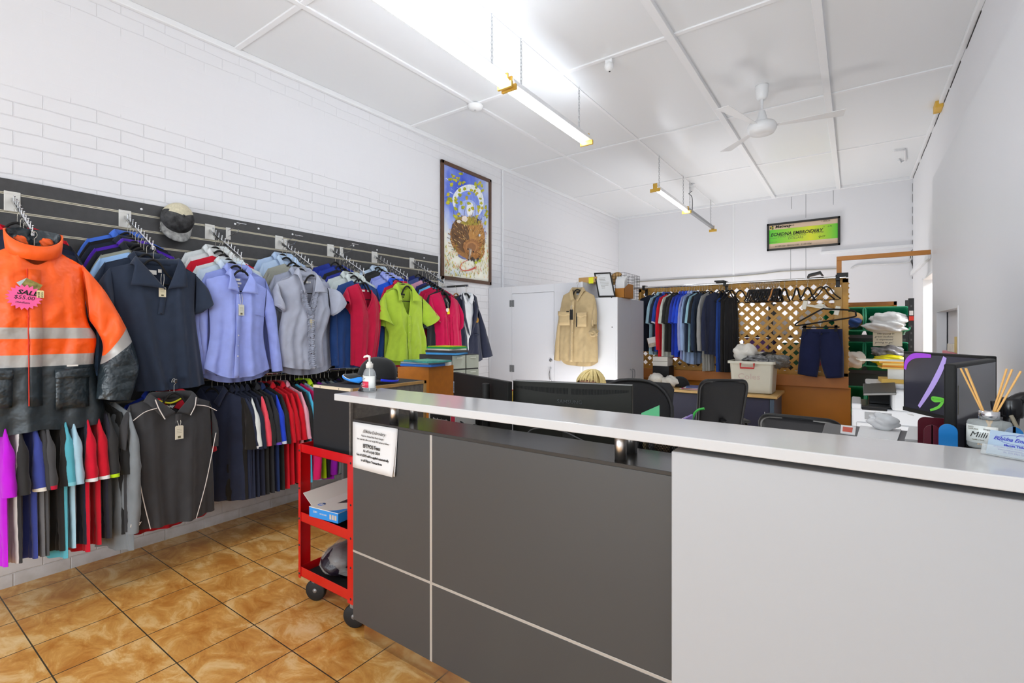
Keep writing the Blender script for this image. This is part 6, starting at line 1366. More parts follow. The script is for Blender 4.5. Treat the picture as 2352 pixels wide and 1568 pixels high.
# ================================================================ person and chairs
CHB = mat('chair_black', (28, 28, 29), rough=.5); CHM = mat('chair_mesh', (36, 36, 38), rough=.8, bump=.8, bscale=250, alpha=.93)
def office_chair(label, x, y, rz, back_w, back_z0, back_z1, mesh_mat=CHM, arms=True, seat_z=.47, tilt=.16, top_r=.08, name='office_chair'):
    """the sitter looks along -y of the chair"""
    c = thing(name, label, 'chair', (x, y, 0), rz)
    m = MB(); m.prism(rrect(.5, .48, .09), seat_z - .05, seat_z + .03, axis='z'); m.build('seat', fab('222224', 'chair_cloth'), c, bevel=.02)
    def bk(s, t): return (s * back_w / 2 * (1 - .10 * (1 - t)), .22 + tilt * t + .05 * (1 - s * s) , back_z0 + (back_z1 - back_z0) * t)
    poly = rrect(2, 2, top_r / back_w * 2 * 1.6, 6)
    pts = [bk(px, (py + 1) / 2) for px, py in poly]
    m = MB(); m.tube(pts, .014, 8, closed=True); m.build('back_frame', CHB, c)
    m = MB(); m.grid([[bk(s * .98, t) for s in np.linspace(-1, 1, 13) * (1 if .08 < t < .93 else .88)] for t in np.linspace(.01, .99, 14)]); m.build('backrest', mesh_mat, c, solid=.004)
    m = MB(); m.tube(bez([(0, .16, seat_z - .03), (0, .26, seat_z), (0, .29, back_z0 + .05), (0, .30 + tilt * .4, back_z0 + .2)], 5), .022, 8); m.build('back_support', CHB, c)
    if arms:
        for s in (-1, 1):
            m = MB(); m.tube(bez([(s * .24, .05, seat_z), (s * .30, .04, seat_z + .05), (s * .305, .03, seat_z + .18), (s * .30, -.02, seat_z + .235), (s * .295, -.12, seat_z + .235), (s * .29, -.2, seat_z + .225)], 5), [.014] * 26, 8); m.build('armrest', CHB, c)
            m = MB(); m.box((s * .297 - .028, -.2, seat_z + .235), (s * .297 + .028, .06, seat_z + .255)); m.build('arm_pad', CHB, c, bevel=.01)
    m = MB(); m.tube([(0, 0, .09), (0, 0, seat_z - .05)], .028, 12); m.build('gas_lift', GREYM, c)
    for k_ in range(5):
        a = 2 * PI * k_ / 5 + .3; m = MB(); m.tube([(0, 0, .11), (.27 * math.cos(a), .27 * math.sin(a), .075)], [.03, .018], 8); m.build('base_spoke', CHB, c)
        m = MB(); m.blob((.28 * math.cos(a), .28 * math.sin(a), .03), (.028, .028, .03), amp=0, nu=8, nv=12); m.build('castor', CHB, c)
    return c
q = at(1440, 880, Y=3.22)
office_chair('large black mesh office chair carrying the person behind the monitor', -1.265, 2.98, R(6), .60, .56, 1.075, arms=False, top_r=.16, name='desk_chair')
office_chair('small black mesh office chair with its back turned, by the back desk', -.97, 4.1, R(212), .34, .58, 1.07, tilt=.14, top_r=.03)
vc = office_chair('black padded chair with low curved back, in front of the brown panel', -.235, 3.62, R(176), .42, .58, .935, mesh_mat=fab('1d1d20', 'chair_pad'), arms=False, top_r=.05, name='visitor_chair')
# ---- seated person: one continuous skin, hair and clothing as children
pr0 = Vector((-1.368, 2.83, 0))
pe = thing('person', 'blonde person seated behind the wide monitor, only the hair showing', 'person', pr0, R(4))
SKIN = mat('skin', (214, 168, 142), rough=.5, var=.05, vscale=10, spec=.4)
V = {'pel': ((0, .02, .56), .135), 'wst': ((0, .035, .68), .118), 'chs': ((0, .03, .82), .128), 'upc': ((0, .0, .905), .10), 'nek': ((0, -.015, .955), .052), 'nk2': ((0, -.025, .995), .050),
     'shL': ((-.15, .0, .90), .062), 'elL': ((-.21, -.03, .70), .045), 'wrL': ((-.13, -.27, .765), .029), 'haL': ((-.115, -.33, .765), .03), 'shR': ((.15, .0, .90), .062), 'elR': ((.21, -.03, .70), .045), 'wrR': ((.13, -.27, .765), .029), 'haR': ((.115, -.33, .765), .03),
     'hpL': ((-.10, -.02, .54), .092), 'knL': ((-.12, -.42, .53), .062), 'anL': ((-.12, -.42, .10), .040), 'ftL': ((-.125, -.55, .045), .036), 'hpR': ((.10, -.02, .54), .092), 'knR': ((.12, -.42, .53), .062), 'anR': ((.12, -.42, .10), .040), 'ftR': ((.125, -.55, .045), .036)}
E_ = [('pel', 'wst'), ('wst', 'chs'), ('chs', 'upc'), ('upc', 'nek'), ('nek', 'nk2'), ('upc', 'shL'), ('shL', 'elL'), ('elL', 'wrL'), ('wrL', 'haL'), ('upc', 'shR'), ('shR', 'elR'), ('elR', 'wrR'), ('wrR', 'haR'), ('pel', 'hpL'), ('hpL', 'knL'), ('knL', 'anL'), ('anL', 'ftL'), ('pel', 'hpR'), ('hpR', 'knR'), ('knR', 'anR'), ('anR', 'ftR')]
fing = []
for s, hn in ((-1, 'haL'), (1, 'haR')):
    hb = Vector(V[hn][0])
    for i, (dx, l) in enumerate(((-.026, .055), (-.009, .072), (.009, .075), (.026, .066))):
        a, b_, c = 'f%s%da' % (hn, i), 'f%s%db' % (hn, i), 'f%s%dc' % (hn, i)
        V[a] = (tuple(hb + Vector((dx, -.03, .006))), .0095); V[b_] = (tuple(hb + Vector((dx * 1.15, -.03 - l * .55, .010))), .0085); V[c] = (tuple(hb + Vector((dx * 1.2, -.03 - l, -.012))), .0075); E_ += [(hn, a), (a, b_), (b_, c)]
    a, b_ = 't%sa' % hn, 't%sb' % hn
    V[a] = (tuple(hb + Vector((-s * .036, .0, -.002))), .011); V[b_] = (tuple(hb + Vector((-s * .056, -.035, -.006))), .009); E_ += [(hn, a), (a, b_)]
def skinned(keys, edges, nm, m_, par, sub=2, grow=0.0):
    me = bpy.data.meshes.new(nm); idx = {k_: i for i, k_ in enumerate(keys)}
    me.from_pydata([V[k_][0] for k_ in keys], [(idx[a], idx[b_]) for a, b_ in edges], [])
    me.materials.append(m_); o = bpy.data.objects.new(nm, me); COL.objects.link(o); o.parent = par
    md = o.modifiers.new('skin', 'SKIN'); md.use_smooth_shade = True
    if not me.skin_vertices: me.skin_vertices.new() if hasattr(me.skin_vertices, 'new') else None
    lay = me.skin_vertices[0].data
    for k_ in keys: lay[idx[k_]].radius = (V[k_][1] + grow, V[k_][1] + grow); 
    lay[0].use_root = True
    ss = o.modifiers.new('sub', 'SUBSURF'); ss.levels = sub; ss.render_levels = sub
    return o
# Blender adds the radius layer together with the modifier only through an operator, so build the body from rings instead
def limb(pts, rad, n=14, sx=1.0):
    P = [Vector(p) for p in pts]; C_ = bez(P, 6); rr_ = []
    for i in range(len(P) - 1):
        for k_ in range(6): rr_.append(rad[i] + (rad[i + 1] - rad[i]) * k_ / 6)
    rr_.append(rad[-1]); return C_, rr_
body = MB()
rings = [(.50, .16, .12, .03), (.56, .175, .125, .03), (.66, .14, .105, .035), (.76, .155, .11, .03), (.84, .17, .105, .02), (.895, .16, .085, .01), (.925, .10, .065, -.005), (.95, .055, .055, -.015), (.985, .05, .052, -.022), (1.01, .052, .055, -.028)]
body.grid([[(a * math.cos(t), yc + b_ * math.sin(t), z) for t in np.linspace(0, 2 * PI, 25)[:-1]] for z, a, b_, yc in rings], 0, True, True)
for s in (-1, 1):
    C_, rr_ = limb([(s * .12, .0, .885), (s * .175, -.0, .86), (s * .215, -.02, .70), (s * .18, -.14, .72), (s * .13, -.27, .768), (s * .118, -.325, .768)], [.055, .055, .042, .038, .028, .03]); body.tube(C_, rr_, 12)
    C_, rr_ = limb([(s * .09, .02, .545), (s * .12, -.2, .55), (s * .125, -.42, .52), (s * .125, -.42, .3), (s * .125, -.41, .09), (s * .13, -.5, .045), (s * .13, -.58, .035)], [.09, .082, .062, .055, .04, .04, .03]); body.tube(C_, rr_, 12)
    for dx, l in ((-.026, .055), (-.009, .072), (.009, .075), (.026, .066)): body.tube(bez([(s * .118 + dx * .7, -.325, .77), (s * .118 + dx, -.355, .776), (s * .118 + dx * 1.2, -.355 - l * .6, .774), (s * .118 + dx * 1.25, -.355 - l, .757)], 3), [.010] * 4 + [.009] * 3 + [.008] * 3, 7)
    body.tube(bez([(s * .10, -.31, .768), (s * .075, -.335, .765), (s * .062, -.365, .76)], 3), .010, 7)
# head
hc = Vector((0, -.045, 1.062))
P = []
for i in range(25):
    a = PI * i / 24; row = []
    for j in range(32):
        t = 2 * PI * j / 32
        x, y, z = math.sin(a) * math.cos(t) * .073, math.sin(a) * math.sin(t) * .092, math.cos(a) * .108
        if z < 0: k_ = 1 + z * 2.6; x *= max(.45, k_ + .12); y = y * max(.55, k_ + .2) - .012 * (-z / .1)
        if y < -.05:
            y -= .020 * math.exp(-((x / .011) ** 2) - ((z + .018) / .020) ** 2)
            y += .010 * (math.exp(-(((x - .028) / .014) ** 2) - ((z - .005) / .011) ** 2) + math.exp(-(((x + .028) / .014) ** 2) - ((z - .005) / .011) ** 2))
            y -= .006 * math.exp(-((x / .022) ** 2) - ((z + .056) / .010) ** 2)
        row.append((hc.x + x, hc.y + y, hc.z + z))
    P.append(row)
body.grid(P, 0, True, True)
for s in (-1, 1): body.blob((s * .075, -.035, 1.055), (.012, .018, .03), amp=.05, nu=8, nv=10)
body.build('body', SKIN, pe)
for s in (-1, 1):
    m = MB(); m.blob((s * .028, -.122, 1.066), (.011, .010, .009), amp=0, nu=8, nv=12); m.blob((s * .028, -.1305, 1.066), (.005, .003, .005), 1, amp=0, nu=6, nv=8); m.build('eye', [mat('eye_white', (230, 230, 226), rough=.2), mat('iris', (60, 80, 90), rough=.2)], pe)
m = MB(); m.grid([[(x, -.127 - .006 * (1 - (x / .024) ** 2) - .002 * math.cos(6 * v), 1.004 + .010 * v * (1 - (x / .024) ** 2)) for x in np.linspace(-.024, .024, 9)] for v in np.linspace(-.5, .5, 5)]); m.build('mouth', mat('lips', (180, 96, 90), rough=.4), pe, solid=.003)
HAIR = mat('blonde_hair', (230, 208, 142), rough=.4, var=.14, vscale=30, spec=.5)
hm = MB(); rr = random.Random(8)
P = []
for i in range(19):
    a = PI * .62 * i / 18; row = []
    for j in range(40):
        t = 2 * PI * j / 40; fr = math.sin(t) < -.55
        aa = min(a, PI * (.33 if fr else .62)) if True else a
        w_ = 1 + .05 * math.sin(11 * t + 3 * a) * math.sin(a) + .03 * math.sin(23 * t)
        row.append((hc.x + math.sin(aa) * math.cos(t) * .089 * w_, hc.y + .006 + math.sin(aa) * math.sin(t) * .108 * w_, hc.z + .012 + math.cos(aa) * .112 * (1 + .05 * math.sin(3 * t))))
    P.append(row)
hm.grid(P, 0, True, True)
for i in range(110):
    t = rr.uniform(0, 2 * PI); s0 = .05; part = Vector((.02, -.02, hc.z + .122))
    pts = []
    for k_ in np.linspace(.1, 1, 7):
        aa = PI * (.60 if math.sin(t) > -.5 else .36) * k_; pts.append((hc.x + .02 * (1 - k_) + math.sin(aa) * math.cos(t) * .092, hc.y + .004 + math.sin(aa) * math.sin(t) * .111, hc.z + .013 + math.cos(aa) * .114 + .004 * math.sin(4 * k_ + i)))
    hm.tube(pts, [.002, .0035, .004, .004, .004, .003, .001], 5, sx=1.8)
hm.build('hair', HAIR, pe)
tp = MB(); tp.grid([[((a + .012) * math.cos(t), yc + (b_ + .012) * math.sin(t), z) for t in np.linspace(0, 2 * PI, 25)[:-1]] for z, a, b_, yc in rings[:7]], 0, True, True)
for s in (-1, 1):
    C_, rr_ = limb([(s * .12, .0, .885), (s * .178, -.0, .86), (s * .215, -.015, .74)], [.066, .066, .056]); tp.tube(C_, rr_, 14, cap=False)
tp.build('blouse', fab('3a4660'), pe)
tr_ = MB()
for s in (-1, 1):
    C_, rr_ = limb([(s * .085, .03, .545), (s * .12, -.2, .555), (s * .125, -.43, .525), (s * .125, -.425, .3), (s * .125, -.42, .10)], [.105, .095, .075, .07, .06]); tr_.tube(C_, rr_, 14, cap=False)
tr_.blob((0, .03, .54), (.18, .14, .09), amp=0); tr_.build('trousers', fab('24262c'), pe)
for s in (-1, 1):
    m = MB(); m.blob((s * .13, -.50, .045), (.045, .12, .045), amp=.05); m.build('shoe', RUB, pe)
# ================================================================ white cupboard and grey steel cabinet
LW = mat('cupboard_white', (216, 217, 222), rough=.4); CABG = mat('cabinet_grey', (186, 188, 194), rough=.4, bump=.05, bscale=500); CABS = mat('cabinet_light', (218, 219, 222), rough=.4)
kx0, kx1, ky, kt = -3.855, -2.512, 4.95, 1.99
cu = thing('built_in_cupboard', 'white built-in cupboard with one hinged door against the brick wall', 'cupboard', ((kx0 + kx1) / 2, 5.2, 0))
def wp(nm, a, b_, m_, par, bev=.0015): m = MB(); m.box(a, b_); return m.build(nm, m_, par, bevel=bev, world=True)
dx0, dx1 = at(1176, 700, Y=ky).x, at(1272, 700, Y=ky).x
wp('carcass', (kx0, ky + .02, 0), (kx1, 5.62, kt), LW, cu)
wp('fixed_panel', (kx0, ky, 0), (dx0 - .003, ky + .019, kt), LW, cu); wp('fixed_panel', (dx1 + .003, ky, 0), (kx1, ky + .019, kt), LW, cu); wp('top_panel', (dx0 - .002, ky, 1.90), (dx1 + .002, ky + .019, kt), LW, cu)
dr = wp('door', (dx0, ky - .001, .05), (dx1, ky + .018, 1.896), LW, cu)
wp('edge_trim', (kx0, ky - .006, 0), (kx0 + .025, ky, kt), LW, cu); wp('edge_trim', (kx1 - .025, ky - .004, 0), (kx1 + .002, ky, kt + .004), BATT, cu)
for v in (697, 846):
    z = at(1176, v, Y=ky).z; m = MB(); m.box((dx0 - .034, ky - .006, z - .042), (dx0 - .004, ky, z + .042)); m.box((dx0 + .004, ky - .006, z - .042), (dx0 + .034, ky, z + .042)); m.tube([(dx0, ky - .006, z - .03), (dx0, ky - .006, z + .03)], .006, 8); m.build('hinge', mat('hinge_grey', (128, 130, 132), rough=.4, metal=.5), cu, world=True, bevel=.004)
z = at(1265, 827, Y=ky).z; m = MB(); m.lathe([(0, .012), (.018, .010), (.022, 0)], n=18, M=Matrix.Translation((dx1 - .04, ky, z)) @ Matrix.Rotation(R(90), 4, 'X')); m.build('lock', mat('hinge_grey'), cu, world=True)
z0_, z1_ = at(1265, 875, Y=ky).z, at(1265, 845, Y=ky).z
m = MB(); m.tube(bez([(dx1 - .035, ky, z1_), (dx1 - .035, ky - .02, z1_ - .01), (dx1 - .045, ky - .03, (z0_ + z1_) / 2), (dx1 - .035, ky - .02, z0_ + .01), (dx1 - .035, ky, z0_)], 5), .006, 8); m.build('handle', CHROME, cu, world=True)
gx0, gx1, gy0, gy1, gt = -2.508, -2.096, 4.95, 5.752, 1.803
gc = thing('steel_cabinet', 'grey two door steel cabinet beside the hanging tan shirt', 'cabinet', ((gx0 + gx1) / 2, (gy0 + gy1) / 2, 0))
wp('carcass', (gx0, gy0, 0), (gx1 - .02, gy1, gt), CABS, gc, .003)
for a, b_ in ((gy0 + .02, (gy0 + gy1) / 2 - .001), ((gy0 + gy1) / 2 + .001, gy1)):
    d_ = wp('door', (gx1 - .02, a, .06), (gx1, b_, gt - .002), CABG, gc, .002)
wp('edge_strip', (gx1 - .02, gy0, 0), (gx1 + .001, gy0 + .019, gt), CABS, gc)
ym = (gy0 + gy1) / 2
for dy in (-.035, .035):
    z = at(1453, 858, X=gx1).z; m = MB(); m.tube(bez([(gx1, ym + dy, z + .055), (gx1 + .025, ym + dy, z + .045), (gx1 + .030, ym + dy, z), (gx1 + .025, ym + dy, z - .045), (gx1, ym + dy, z - .055)], 5), .005, 8); m.build('handle', mat('handle_steel', (130, 132, 136), rough=.3, metal=.8), gc, world=True)
for u, v in ((1405, 683), (1406, 751)):
    z = at(u, v, Y=gy0).z; m = MB(); m.lathe([(0, .001), (.006, .001), (.006, 0)], n=10, M=Matrix.Translation((at(u, v, Y=gy0).x, gy0, z)) @ Matrix.Rotation(R(90), 4, 'X')); m.build('hole_plug', RUB, gc, world=True)
# framed certificate leaning on top
P4 = [at(1363, 627, Y=5.10), at(1402, 628, Y=5.10), at(1414, 681.5, Y=5.0), at(1375, 682, Y=5.0)]
fc = thing('framed_certificate', 'black framed document leaning on top of the steel cabinet', 'framed document', (P4[3].x, 5.0, gt))
O = P4[3]; ex = (P4[2] - P4[3]); ey = (P4[0] - P4[3]); W_, H_ = ex.length, ey.length; M = frame_of(O, ex, ey); sk = ey.dot(ex.normalized())
m = MB(); t_ = .014
def sq(x, y): return (x + sk * y / H_, y)
def bar(a, b_, c, d): 
    pts = [sq(*a), sq(*b_), sq(*c), sq(*d)]; m.prism(pts, -.012, .006, 0, M, 'z')
Hh = math.sqrt(H_ ** 2 - sk ** 2)
bar((0, 0), (W_, 0), (W_, t_), (0, t_)); bar((0, Hh - t_), (W_, Hh - t_), (W_, Hh), (0, Hh)); bar((0, 0), (t_, 0), (t_, Hh), (0, Hh)); bar((W_ - t_, 0), (W_, 0), (W_, Hh), (W_ - t_, Hh)); m.build('frame', BLK, fc, world=True)
m = MB(); m.prism([sq(t_, t_), sq(W_ - t_, t_), sq(W_ - t_, Hh - t_), sq(t_, Hh - t_)], -.006, -.003, 0, M, 'z'); m.build('document', PAPER, fc, world=True)
m = MB()
for i, (a, b_) in enumerate(((.22, .32), (.22, .62), (.22, .58), (.24, .6), (.24, .78), (.24, .75), (.26, .72), (.28, .5), (.28, .48))): 
    y = Hh * (.88 - .06 * i - (.04 if i else 0)); m.prism([sq(W_ * a, y), sq(W_ * b_, y), sq(W_ * b_, y + .003), sq(W_ * a, y + .003)], -.0025, -.002, 0, M, 'z')
m.build('printed_lines', INKS, fc, world=True)
KR = mat('kraft', (190, 150, 96), rough=.8, var=.1); 
q = at(1352, 643, Y=5.15)
cbx = thing('cardboard_box', 'flat cardboard box with yellow note on the white cupboard', 'box', (q.x, 5.15, kt))
m = MB(); m.box((-.09, -.08, .001), (.14, .15, .065)); m.build('carton', KR, cbx, bevel=.002)
m = MB(); m.box((.04, -.0812, -.01), (.10, -.0802, .06)); m.build('sticky_note', mat('note_yellow', (240, 236, 40), rough=.6), cbx)
MGB = mat('file_box_brown', (164, 104, 20), rough=.5)
q0, q1 = at(1411, 684, Y=5.08), at(1432, 684, Y=5.08)
mf_ = thing('magazine_file', 'brown cardboard magazine file on the steel cabinet', 'file box', ((q0.x + q1.x) / 2 + .01, 5.08, gt))
m = MB(); a = .055
m.prism([(0, 0), (.26, 0), (.26, .16), (.12, .16), (0, .105)], -a, -a + .003, 0, None, 'x'); m.prism([(0, 0), (.26, 0), (.26, .16), (.12, .16), (0, .105)], a - .003, a, 0, None, 'x'); m.box((-a, 0, 0), (a, .003, .105)); m.box((-a, .257, 0), (a, .26, .16)); m.box((-a, 0, 0), (a, .26, .003)); m.build('file_body', MGB, mf_)
for i in range(5):
    e_ = MB(); e_.box((-.052 - .006 * i, .02 + .02 * i, .004), (.048, .0215 + .02 * i, .20 + .012 * i)); o = e_.build('envelope', PAPER); o.location = mf_.location
    tag(o, ('white envelope standing in the brown magazine file'), 'envelope', 'envelopes in the brown magazine file')
q = at(1446, 660, Y=5.4)
wb = thing('wire_basket', 'black wire basket behind the brown file on the steel cabinet', 'basket', (-2.20, 5.42, gt))
m = MB(); w2, d2, h2 = .09, .24, .29
for z in np.linspace(.01, h2, 9):
    k_ = 1; m.tube([(-w2, -d2, z), (w2, -d2, z), (w2, d2, z), (-w2, d2, z)], .0016, 4, closed=True)
for y in np.linspace(-d2, d2, 15): m.tube([(w2, y, 0.01), (w2, y, h2 * (1 if y < 0 else 1))], .0016, 4); m.tube([(-w2, y, 0.01), (-w2, y, h2)], .0016, 4)
for x in np.linspace(-w2, w2, 6): m.tube([(x, -d2, 0.01), (x, -d2, h2)], .0016, 4); m.tube([(x, d2, 0.01), (x, d2, h2)], .0016, 4)
m.build('wire_grid', MESHB, wb)
cr = MB(); cr.tube(bez([(-.06, -.1, .16), (-.05, -.1, .24), (.0, -.1, .27), (.03, -.1, .25)], 5), .035, 10, sx=.5); o = cr.build('paper_roll', KR); o.location = (-2.20, 5.30, gt); tag(o, 'kraft paper roll bent over inside the wire basket', 'paper roll')
# ---- tan work shirt on the cupboard edge
TAN = fab('bca67e', 'cloth_tan')
h = Hero('work_shirt', 'tan long sleeved work shirt hanging on the white cupboard', 'shirt', 4.885, -2.545, at(1330, 668, Y=4.885).z, None, 'Y', 0.0)
h.body([(1285, 825), (1286, 770), (1289, 720), (1290, 695), (1294, 678)], [(1374, 831), (1372, 770), (1370, 720), (1369, 695), (1364, 678)], (1294, 678), (1316, 666), [(1320, 682), (1325, 689), (1332, 683)], (1340, 665), (1364, 678), [(1285, 825), (1310, 829), (1340, 831), (1374, 831)], [TAN], dep=.05, fold=.010, seed=91, hem_b=h.ps([(1285, 825), (1300, 838), (1350, 843), (1374, 833)]))
h.sleeve([(1294, 678), (1283, 730), (1276, 780), (1272, 826)], [(1292, 712), (1289, 760), (1286, 829)], [TAN], dep=.03, seed=23, nu=30, y1=.01)
h.sleeve([(1365, 678), (1372, 710), (1374, 745)], [(1367, 700), (1362, 725), (1361, 745)], [TAN], dep=.03, seed=24, y1=-.04)
x, z = h.p(1369, 763); m = MB(); m.blob((x, -.06, z), (.052, .045, .045), seed=9, amp=.22, nu=18, nv=24); m.build('rolled_cuff', TAN, h.root); m = MB(); m.lathe([(.016, .002), (.030, .004), (.040, 0)], n=20, M=Matrix.Translation((x + .012, -.10, z - .012)) @ Matrix.Rotation(R(80), 4, 'X')); m.build('cuff_opening', TAN, h.root, solid=.004)
x2, z2 = h.p(1368, 745); m = MB(); m.box((x2 - .008, -.075, z2 - .02), (x2 + .008, -.07, z2 + .05)); m.build('sleeve_tab', TAN, h.root)
h.collar((1316, 666), (1340, 665), (1323, 689), (1327, 689), (1315, 692), (1332, 692), .045, TAN, h=.03, wid=.06)
placket(h.root, h.ps([(1324, 690), (1321, 760), (1320, 830)]), -.056, TAN, .018)
buttons(h.root, [Vector((h.p(u, v)[0], -.061, h.p(u, v)[1])) for u, v in ((1325, 704), (1324, 744), (1323, 763), (1322, 803))], mat('button_tan', (200, 186, 150), rough=.3))
for (u0, v0_, u1, v1_) in ((1291, 716, 1317, 747), (1333, 718, 1355, 750)):
    a, b_ = h.p(u0, v0_), h.p(u1, v1_)
    m = MB(); m.grid([[(x, ydep(x, z) - .004 - .004 * math.sin(PI * (x - a[0]) / (b_[0] - a[0])), z) for x in np.linspace(a[0], b_[0], 7)] for z in np.linspace(b_[1], a[1], 5)]); m.build('pocket', TAN, h.root, solid=.002)
    m = MB(); m.grid([[(x, ydep(x, z) - .010 - .004 * math.sin(PI * (x - a[0]) / (b_[0] - a[0])), z - (.010 if abs(x - (a[0] + b_[0]) / 2) < .03 and z < a[1] - .02 else 0)) for x in np.linspace(a[0] - .004, b_[0] + .004, 9)] for z in np.linspace(a[1] - .045, a[1] + .004, 4)]); m.build('pocket_flap', TAN, h.root, solid=.002)
x, z = h.p(1332.5, 735); m = MB(); yq = ydep(x, z) - .012; m.box((x - .004, yq, z - .075), (x + .004, yq + .005, z + .075)); m.build('chest_zip', RUB, h.root)
x, z = h.p(1313, 716); m = MB(); yq = ydep(x, z) - .016; m.box((x - .016, yq, z - .006), (x + .016, yq + .003, z + .006)); m.build('brand_tab', INK, h.root)
h.label(1328, 671, .06, .026, INK, y=.012); h.label(1328, 675, .05, .016, mat('label_steel', (150, 158, 168)), y=.010, name='size_label')
t_ = hang_tag(h.root, h.p(1321, 711), .04, .115, -.078, mat('tag_black', (24, 24, 24), rough=.5), marks=False, string=h.p(1324, 696))
hanger((-2.545, 4.885, h.root.location.z + .012), 0, 'hanger of the tan shirt hooked over the cupboard edge', 'single hangers', hh=.105)
# ================================================================ lattice screen
PINE = mat('lattice_pine', (196, 146, 64), rough=.5, var=.15, vscale=9); PINED = mat('panel_ochre', (190, 118, 18), rough=.4, var=.08, vscale=4)
LX0, LX1, LY, LZ0, LZ1 = -2.36, -.05, 6.3, .945, 1.995
ls = thing('lattice_screen', 'timber lattice screen on an ochre half wall with a hanging rail', 'screen', ((LX0 + LX1) / 2, LY, 0))
def slats(sg, y0):
    m = MB(); w2 = .0175; pitch = .112; H_ = LZ1 - LZ0; W2 = LX1 - LX0
    n = int((W2 + H_) / pitch) + 2
    for i in range(-1, n):
        xb = LX0 + i * pitch - (H_ if sg > 0 else 0)
        # line x = xb + sg*(z) (45 degrees)
        xa, xb_ = (xb, xb + H_) if sg > 0 else (xb + 0, xb - H_)
        pts = [(xa, LZ0), (xb_, LZ1)]
        t0, t1 = 0, 1; dx = xb_ - xa
        ts = sorted(((LX0 - xa) / dx, (LX1 - xa) / dx)); t0, t1 = max(0, ts[0]), min(1, ts[1])
        if t1 - t0 < .03: continue
        a = Vector((xa + dx * t0, 0, LZ0 + H_ * t0)); b_ = Vector((xa + dx * t1, 0, LZ0 + H_ * t1)); d_ = (b_ - a).normalized(); nn = Vector((-d_.z, 0, d_.x)) * w2
        m.hexa([(p.x, y, p.z) for y in (y0, y0 + .008) for p in (a - nn, a + nn, b_ + nn, b_ - nn)])
    return m
slats(1, LY - .008).build('lattice_slat', PINE, ls, world=True, bevel=.001); slats(-1, LY).build('lattice_slat', PINE, ls, world=True, bevel=.001)
for a, b_ in (((LX0 - .0, LZ1 - .045), (LX1, LZ1)), ((LX0, LZ0 - .005), (LX1, LZ0 + .04)), ((LX0, LZ0), (LX0 + .045, LZ1)), ((LX1 - .055, LZ0), (LX1, LZ1))):
    wp('frame_board', (a[0], LY - .02, a[1]), (b_[0], LY + .02, b_[1]), PINE, ls, .003)
wp('end_board', (LX1 - .125, LY - .03, LZ0), (LX1 - .055, LY - .021, LZ1 - .09), mat('pine_light', (196, 156, 92), rough=.5, var=.12), ls)
wp('sill', (LX0, LY - .09, .825), (LX1, LY + .07, .945), mat('sill_red_timber', (192, 120, 54), rough=.4, var=.1, vscale=5), ls, .004)
wp('half_wall', (LX0, LY - .03, 0), (LX1 + .02, LY + .05, .825), PINED, ls)
rl = thing('hanging_rail', 'long chrome rail on black brackets above the lattice screen', 'clothes rail', (-1.2, 6.18, 2.0))
m = MB(); m.tube([(LX0 - .02, 6.18, 2.0), (LX1 - .02, 6.18, 2.0)], .0145, 12); m.build('rail', CHROME, rl, world=True)
for u in (1480, 1666, 1924):
    X_ = at(u, 700, Y=6.2).x; m = MB(); m.box((X_ - .018, 6.165, 1.97), (X_ + .018, LY - .021, 2.03)); m.box((X_ - .018, LY - .028, 1.70 if u > 1900 else 1.9), (X_ + .018, LY - .0205, 2.03)); m.build('bracket', MESHB, rl, world=True, bevel=.002)
wp('end_clamp', (LX1 - .10, 6.15, 2.0), (LX1 - .0, 6.21, 2.045), MESHB, rl)
q = at(1873, 632, Y=6.2)
m = MB(); m.prism([(q.x - .075, 2.016), (q.x - .06, 2.05), (q.x + .05, 2.075), (q.x + .075, 2.03), (q.x + .055, 2.03), (q.x + .04, 2.05), (q.x - .05, 2.03)], 6.12, 6.26); tag(m.build('steel_bracket', MESHB), 'folded black steel bracket lying on the chrome rail', 'bracket')
q = at(1656, 650, Y=6.2); m = MB(); m.box((q.x - .055, 6.10, 2.016), (q.x + .055, 6.26, 2.034)); tag(m.build('flat_plate', MESHB, bevel=.004), 'small flat black plate resting on the chrome rail', 'plate')
# timber beam to the right wall
bm = thing('timber_beam', 'varnished timber beam running from the screen post to the right wall', 'beam', (.2, LY, 2.0))
m = MB(); m.box((-.155, LY - .02, 1.997), (-.11, LY + .02, 2.19)); m.build('post', TIMB, bm, world=True, bevel=.002)
m = MB(); m.box((-.155, LY - .02, 2.19), (.618, LY + .02, 2.235)); m.build('crosspiece', TIMB, bm, world=True, bevel=.002)
